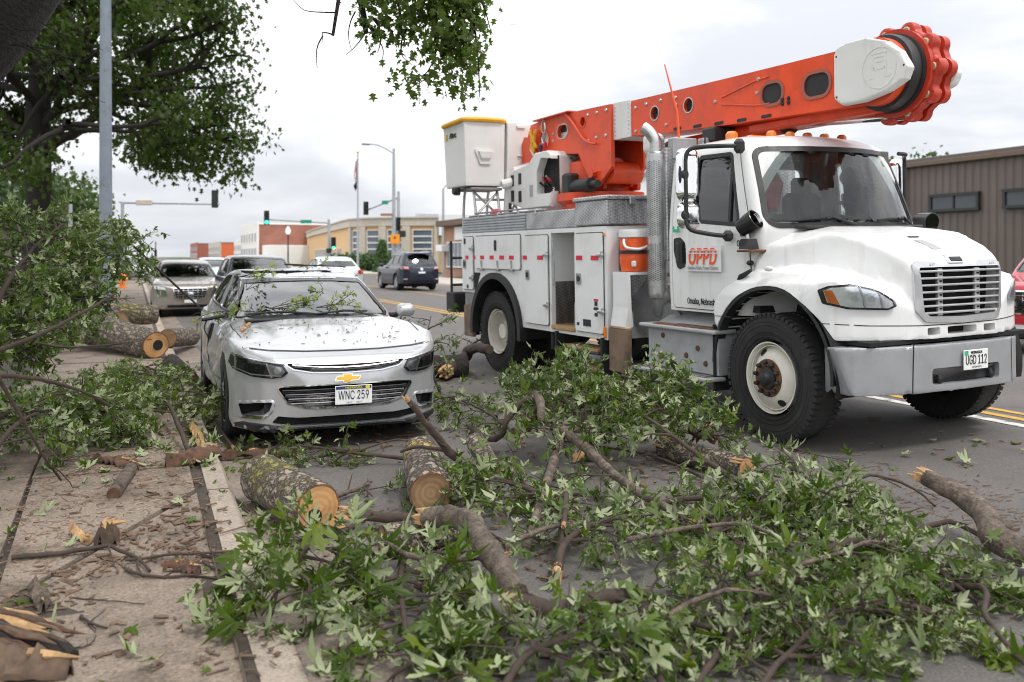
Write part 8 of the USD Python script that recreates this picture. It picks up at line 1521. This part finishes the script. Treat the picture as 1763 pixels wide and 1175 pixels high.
for k, (pts, lab, rr_) in enumerate((
    ([G(18, 972, .03), G(90, 965, .03), G(180, 958, .05), G(235, 972, .03), G(258, 990, .02)], 'long dark stick lying across the pavement slabs', .014),
    ([G(215, 975, .03), G(300, 965, .03), G(380, 962, .03), G(440, 972, .02)], 'thin stick crossing the joint beside the kerb', .008),
    ([G(215, 985, .02), G(260, 1000, .02), G(330, 998, .02), G(385, 1003, .01)], 'slim stick below the orange wedge', .009),
    ([G(120, 1033, .01), G(180, 1040, .015), G(250, 1044, .01)], 'very thin twig on the front slab', .004),
    ([G(140, 1064, .01), G(160, 1082, .02), G(185, 1086, .01)], 'short thick twig on the front slab', .008),
    ([G(120, 1120, .01), G(140, 1120, .012), G(165, 1098, .01)], 'curled twig near the bottom left plank', .004),
    ([G(350, 975, .02), G(390, 995, .02), G(425, 1003, .01)], 'twig lying over the soil joint', .008),
    ([G(480, 1005, .02), G(500, 940, .03), G(560, 985, .03), G(570, 1040, .02)], 'thin twig in the gutter left of the drooping spray', .005),
    ([G(352, 760, .05), G(365, 790, .06), G(380, 800, .03)], 'curved brown twig standing at the kerb edge', .014),
    ([G(560, 870, .03), G(610, 855, .04), G(640, 835, .03)], 'short pale twig between the two foreground logs', .016),
    ([G(400, 862, .02), G(422, 880, .03), G(430, 885, .02)], 'red brown twig in the gutter left of the lichen log', .012),
    ([G(540, 795, .03), G(600, 790, .05), G(680, 770, .06), G(720, 775, .04)], 'dark twig lying behind the two foreground logs', .010),
    ([G(560, 862, .02), G(640, 850, .03), G(700, 838, .03)], 'thin twig running to the pale sawn log', .006),
    ([G(1300, 815, .02), G(1360, 835, .03), G(1430, 830, .02)], 'thin twig on bare asphalt right of the slender log', .008),
    ([G(1360, 775, .01), G(1420, 790, .015), G(1470, 800, .01)], 'hair thin twig on the asphalt near the truck wheel', .005))):
    r = np.random.default_rng(330 + k); t = thing('stick', lab, 'stick', group='loose sticks on pavement and road'); P = spline(np.array(pts), 12) + r.normal(0, rr_ * .25, (12, 3)); obj('stem', MB().tube(P, np.linspace(rr_, rr_ * .55, 12), 7, True, .15, k), 'bark_pale' if k == 9 else 'bark_twig', t, smooth=50)
    for j in range(3): i = r.integers(2, 10); w = wander(P[i], unit(P[i + 1] - P[i]) + r.normal(0, .7, 3) * [1, 1, .1], rr_ * 14, 4, r, .2, 0, .006); obj('side_twig', MB().tube(w, np.linspace(rr_ * .5, rr_ * .2, len(w)), 5), 'bark_twig', t, smooth=50)
# crumbs of bark, chips, bits of twig and torn leaves over pavement and road: nobody could count them
r = np.random.default_rng(77); b = MB(); tw = MB(); zones = [(-1.3, .42, 2.2, 9.5, 1300), (-1.3, .3, 4.4, 7.4, 1900), (-1.2, .42, 6.5, 9.5, 900), (.45, 1.1, 2.4, 8, 420), (1.0, 4.6, 3., 8.4, 1400), (3.2, 6.6, 2.6, 7.2, 360), (2.6, 4.5, 8, 14, 150), (-1.5, .4, 9.5, 18, 200), (.28, .45, 2., 8., 150)]
for x0, x1, y0, y1, n in zones:
    for k in range(n):
        x, y = r.uniform(x0, x1), r.uniform(y0, y1)
        if meshkit.noise(np.array([x * 1.3, y * 1.3, 3.]), 9) < .38: continue
        z = ground_z(x, y) + .012; s = abs(r.normal(0, .009)) + .004; a = r.uniform(0, 2 * PI)
        if r.uniform() < .55: b.box((x, y, z + s * .1), (s * r.uniform(1, 3.6), s * r.uniform(.5, 1.2), s * .4), rot((0, 0, 1), a) @ rot((1, 0, 0), r.normal(0, .3))); b.v[-1] = b.v[-1] + r.normal(0, s * .22, b.v[-1].shape)
        else:
            L = s * r.uniform(3, 8); d = np.array([math.cos(a), math.sin(a), 0]); q = np.array([x, y, z]); c = np.array([-d[1], d[0], 0]) * L * r.normal(0, .12); tw.tube([q - d * L / 2, q + c, q + d * L / 2], [.0035 + .003 * r.uniform()] * 3, 4)
for k in range(420):   # drift of shreds washed across the asphalt by the truck
    s = r.uniform(0, 1); p_ = G(1330 + 430 * s + r.normal(0, 14), 770 + 95 * s + r.normal(0, 9) + 25 * (k % 3)); a = r.normal(.2, .5); L = r.uniform(.02, .09); d = np.array([math.cos(a), math.sin(a), 0]); tw.tube([p_ - d * L / 2 + UP * .006, p_ + d * L / 2 + UP * .006], [.003, .002], 4)
obj('bark_crumbs', b, 'debris_brown', smooth=False, kind='stuff', label='crumbs of bark and wood chips scattered over pavement and road', cat='debris'); obj('twig_litter', tw, 'debris_brown', smooth=False, kind='stuff', label='fine twig litter scattered over pavement and road', cat='debris')
Ps = []
for x0, x1, y0, y1, n in ((1.0, 4.8, 3., 8.6, 620), (-1.3, .5, 6.6, 11, 520), (-1.4, .4, 3.0, 6.6, 60), (2.6, 4.4, 8., 13, 120), (.45, 1.0, 5.5, 9., 120), (4.2, 6.6, 2.7, 5.6, 60)):
    for k in range(n):
        x, y = r.uniform(x0, x1), r.uniform(y0, y1)
        if meshkit.noise(np.array([x * 1.1, y * 1.1, 8.]), 4) > .42: Ps.append((x, y, ground_z(x, y) + .012 + r.uniform(0, .02)))
Ps = np.array(Ps); n = len(Ps); a = r.uniform(0, 2 * PI, n); D = np.stack([np.cos(a), np.sin(a), r.normal(0, .12, n)], 1); N = np.array([0, 0, 1.]) * r.choice([1, -1], n)[:, None] + r.normal(0, .3, (n, 3))
obj('loose_leaves', join(place_leaves(Ps, D, N, r.uniform(.05, .11, n), r.integers(0, 4, n))), 'maple_leaf', smooth=True, kind='stuff', label='loose torn maple leaves strewn over road and pavement', cat='leaves')
r = np.random.default_rng(78)      # grass and bits on the lawn edge
gb = []
for k in range(5200):
    x, y = r.uniform(-9, -1.25), r.uniform(7, 30); p_ = np.array([x, y, .12]); a = r.uniform(0, 2 * PI); h = r.uniform(.05, .13); gb.append((np.array([p_ + [math.cos(a) * .008, math.sin(a) * .008, 0], p_ - [math.cos(a) * .008, math.sin(a) * .008, 0], p_ + [r.normal(0, .04), r.normal(0, .04), h]]), np.array([[0, 1, 2]])))
obj('grass', join(gb), 'hedge_leaf', smooth=False, kind='stuff')
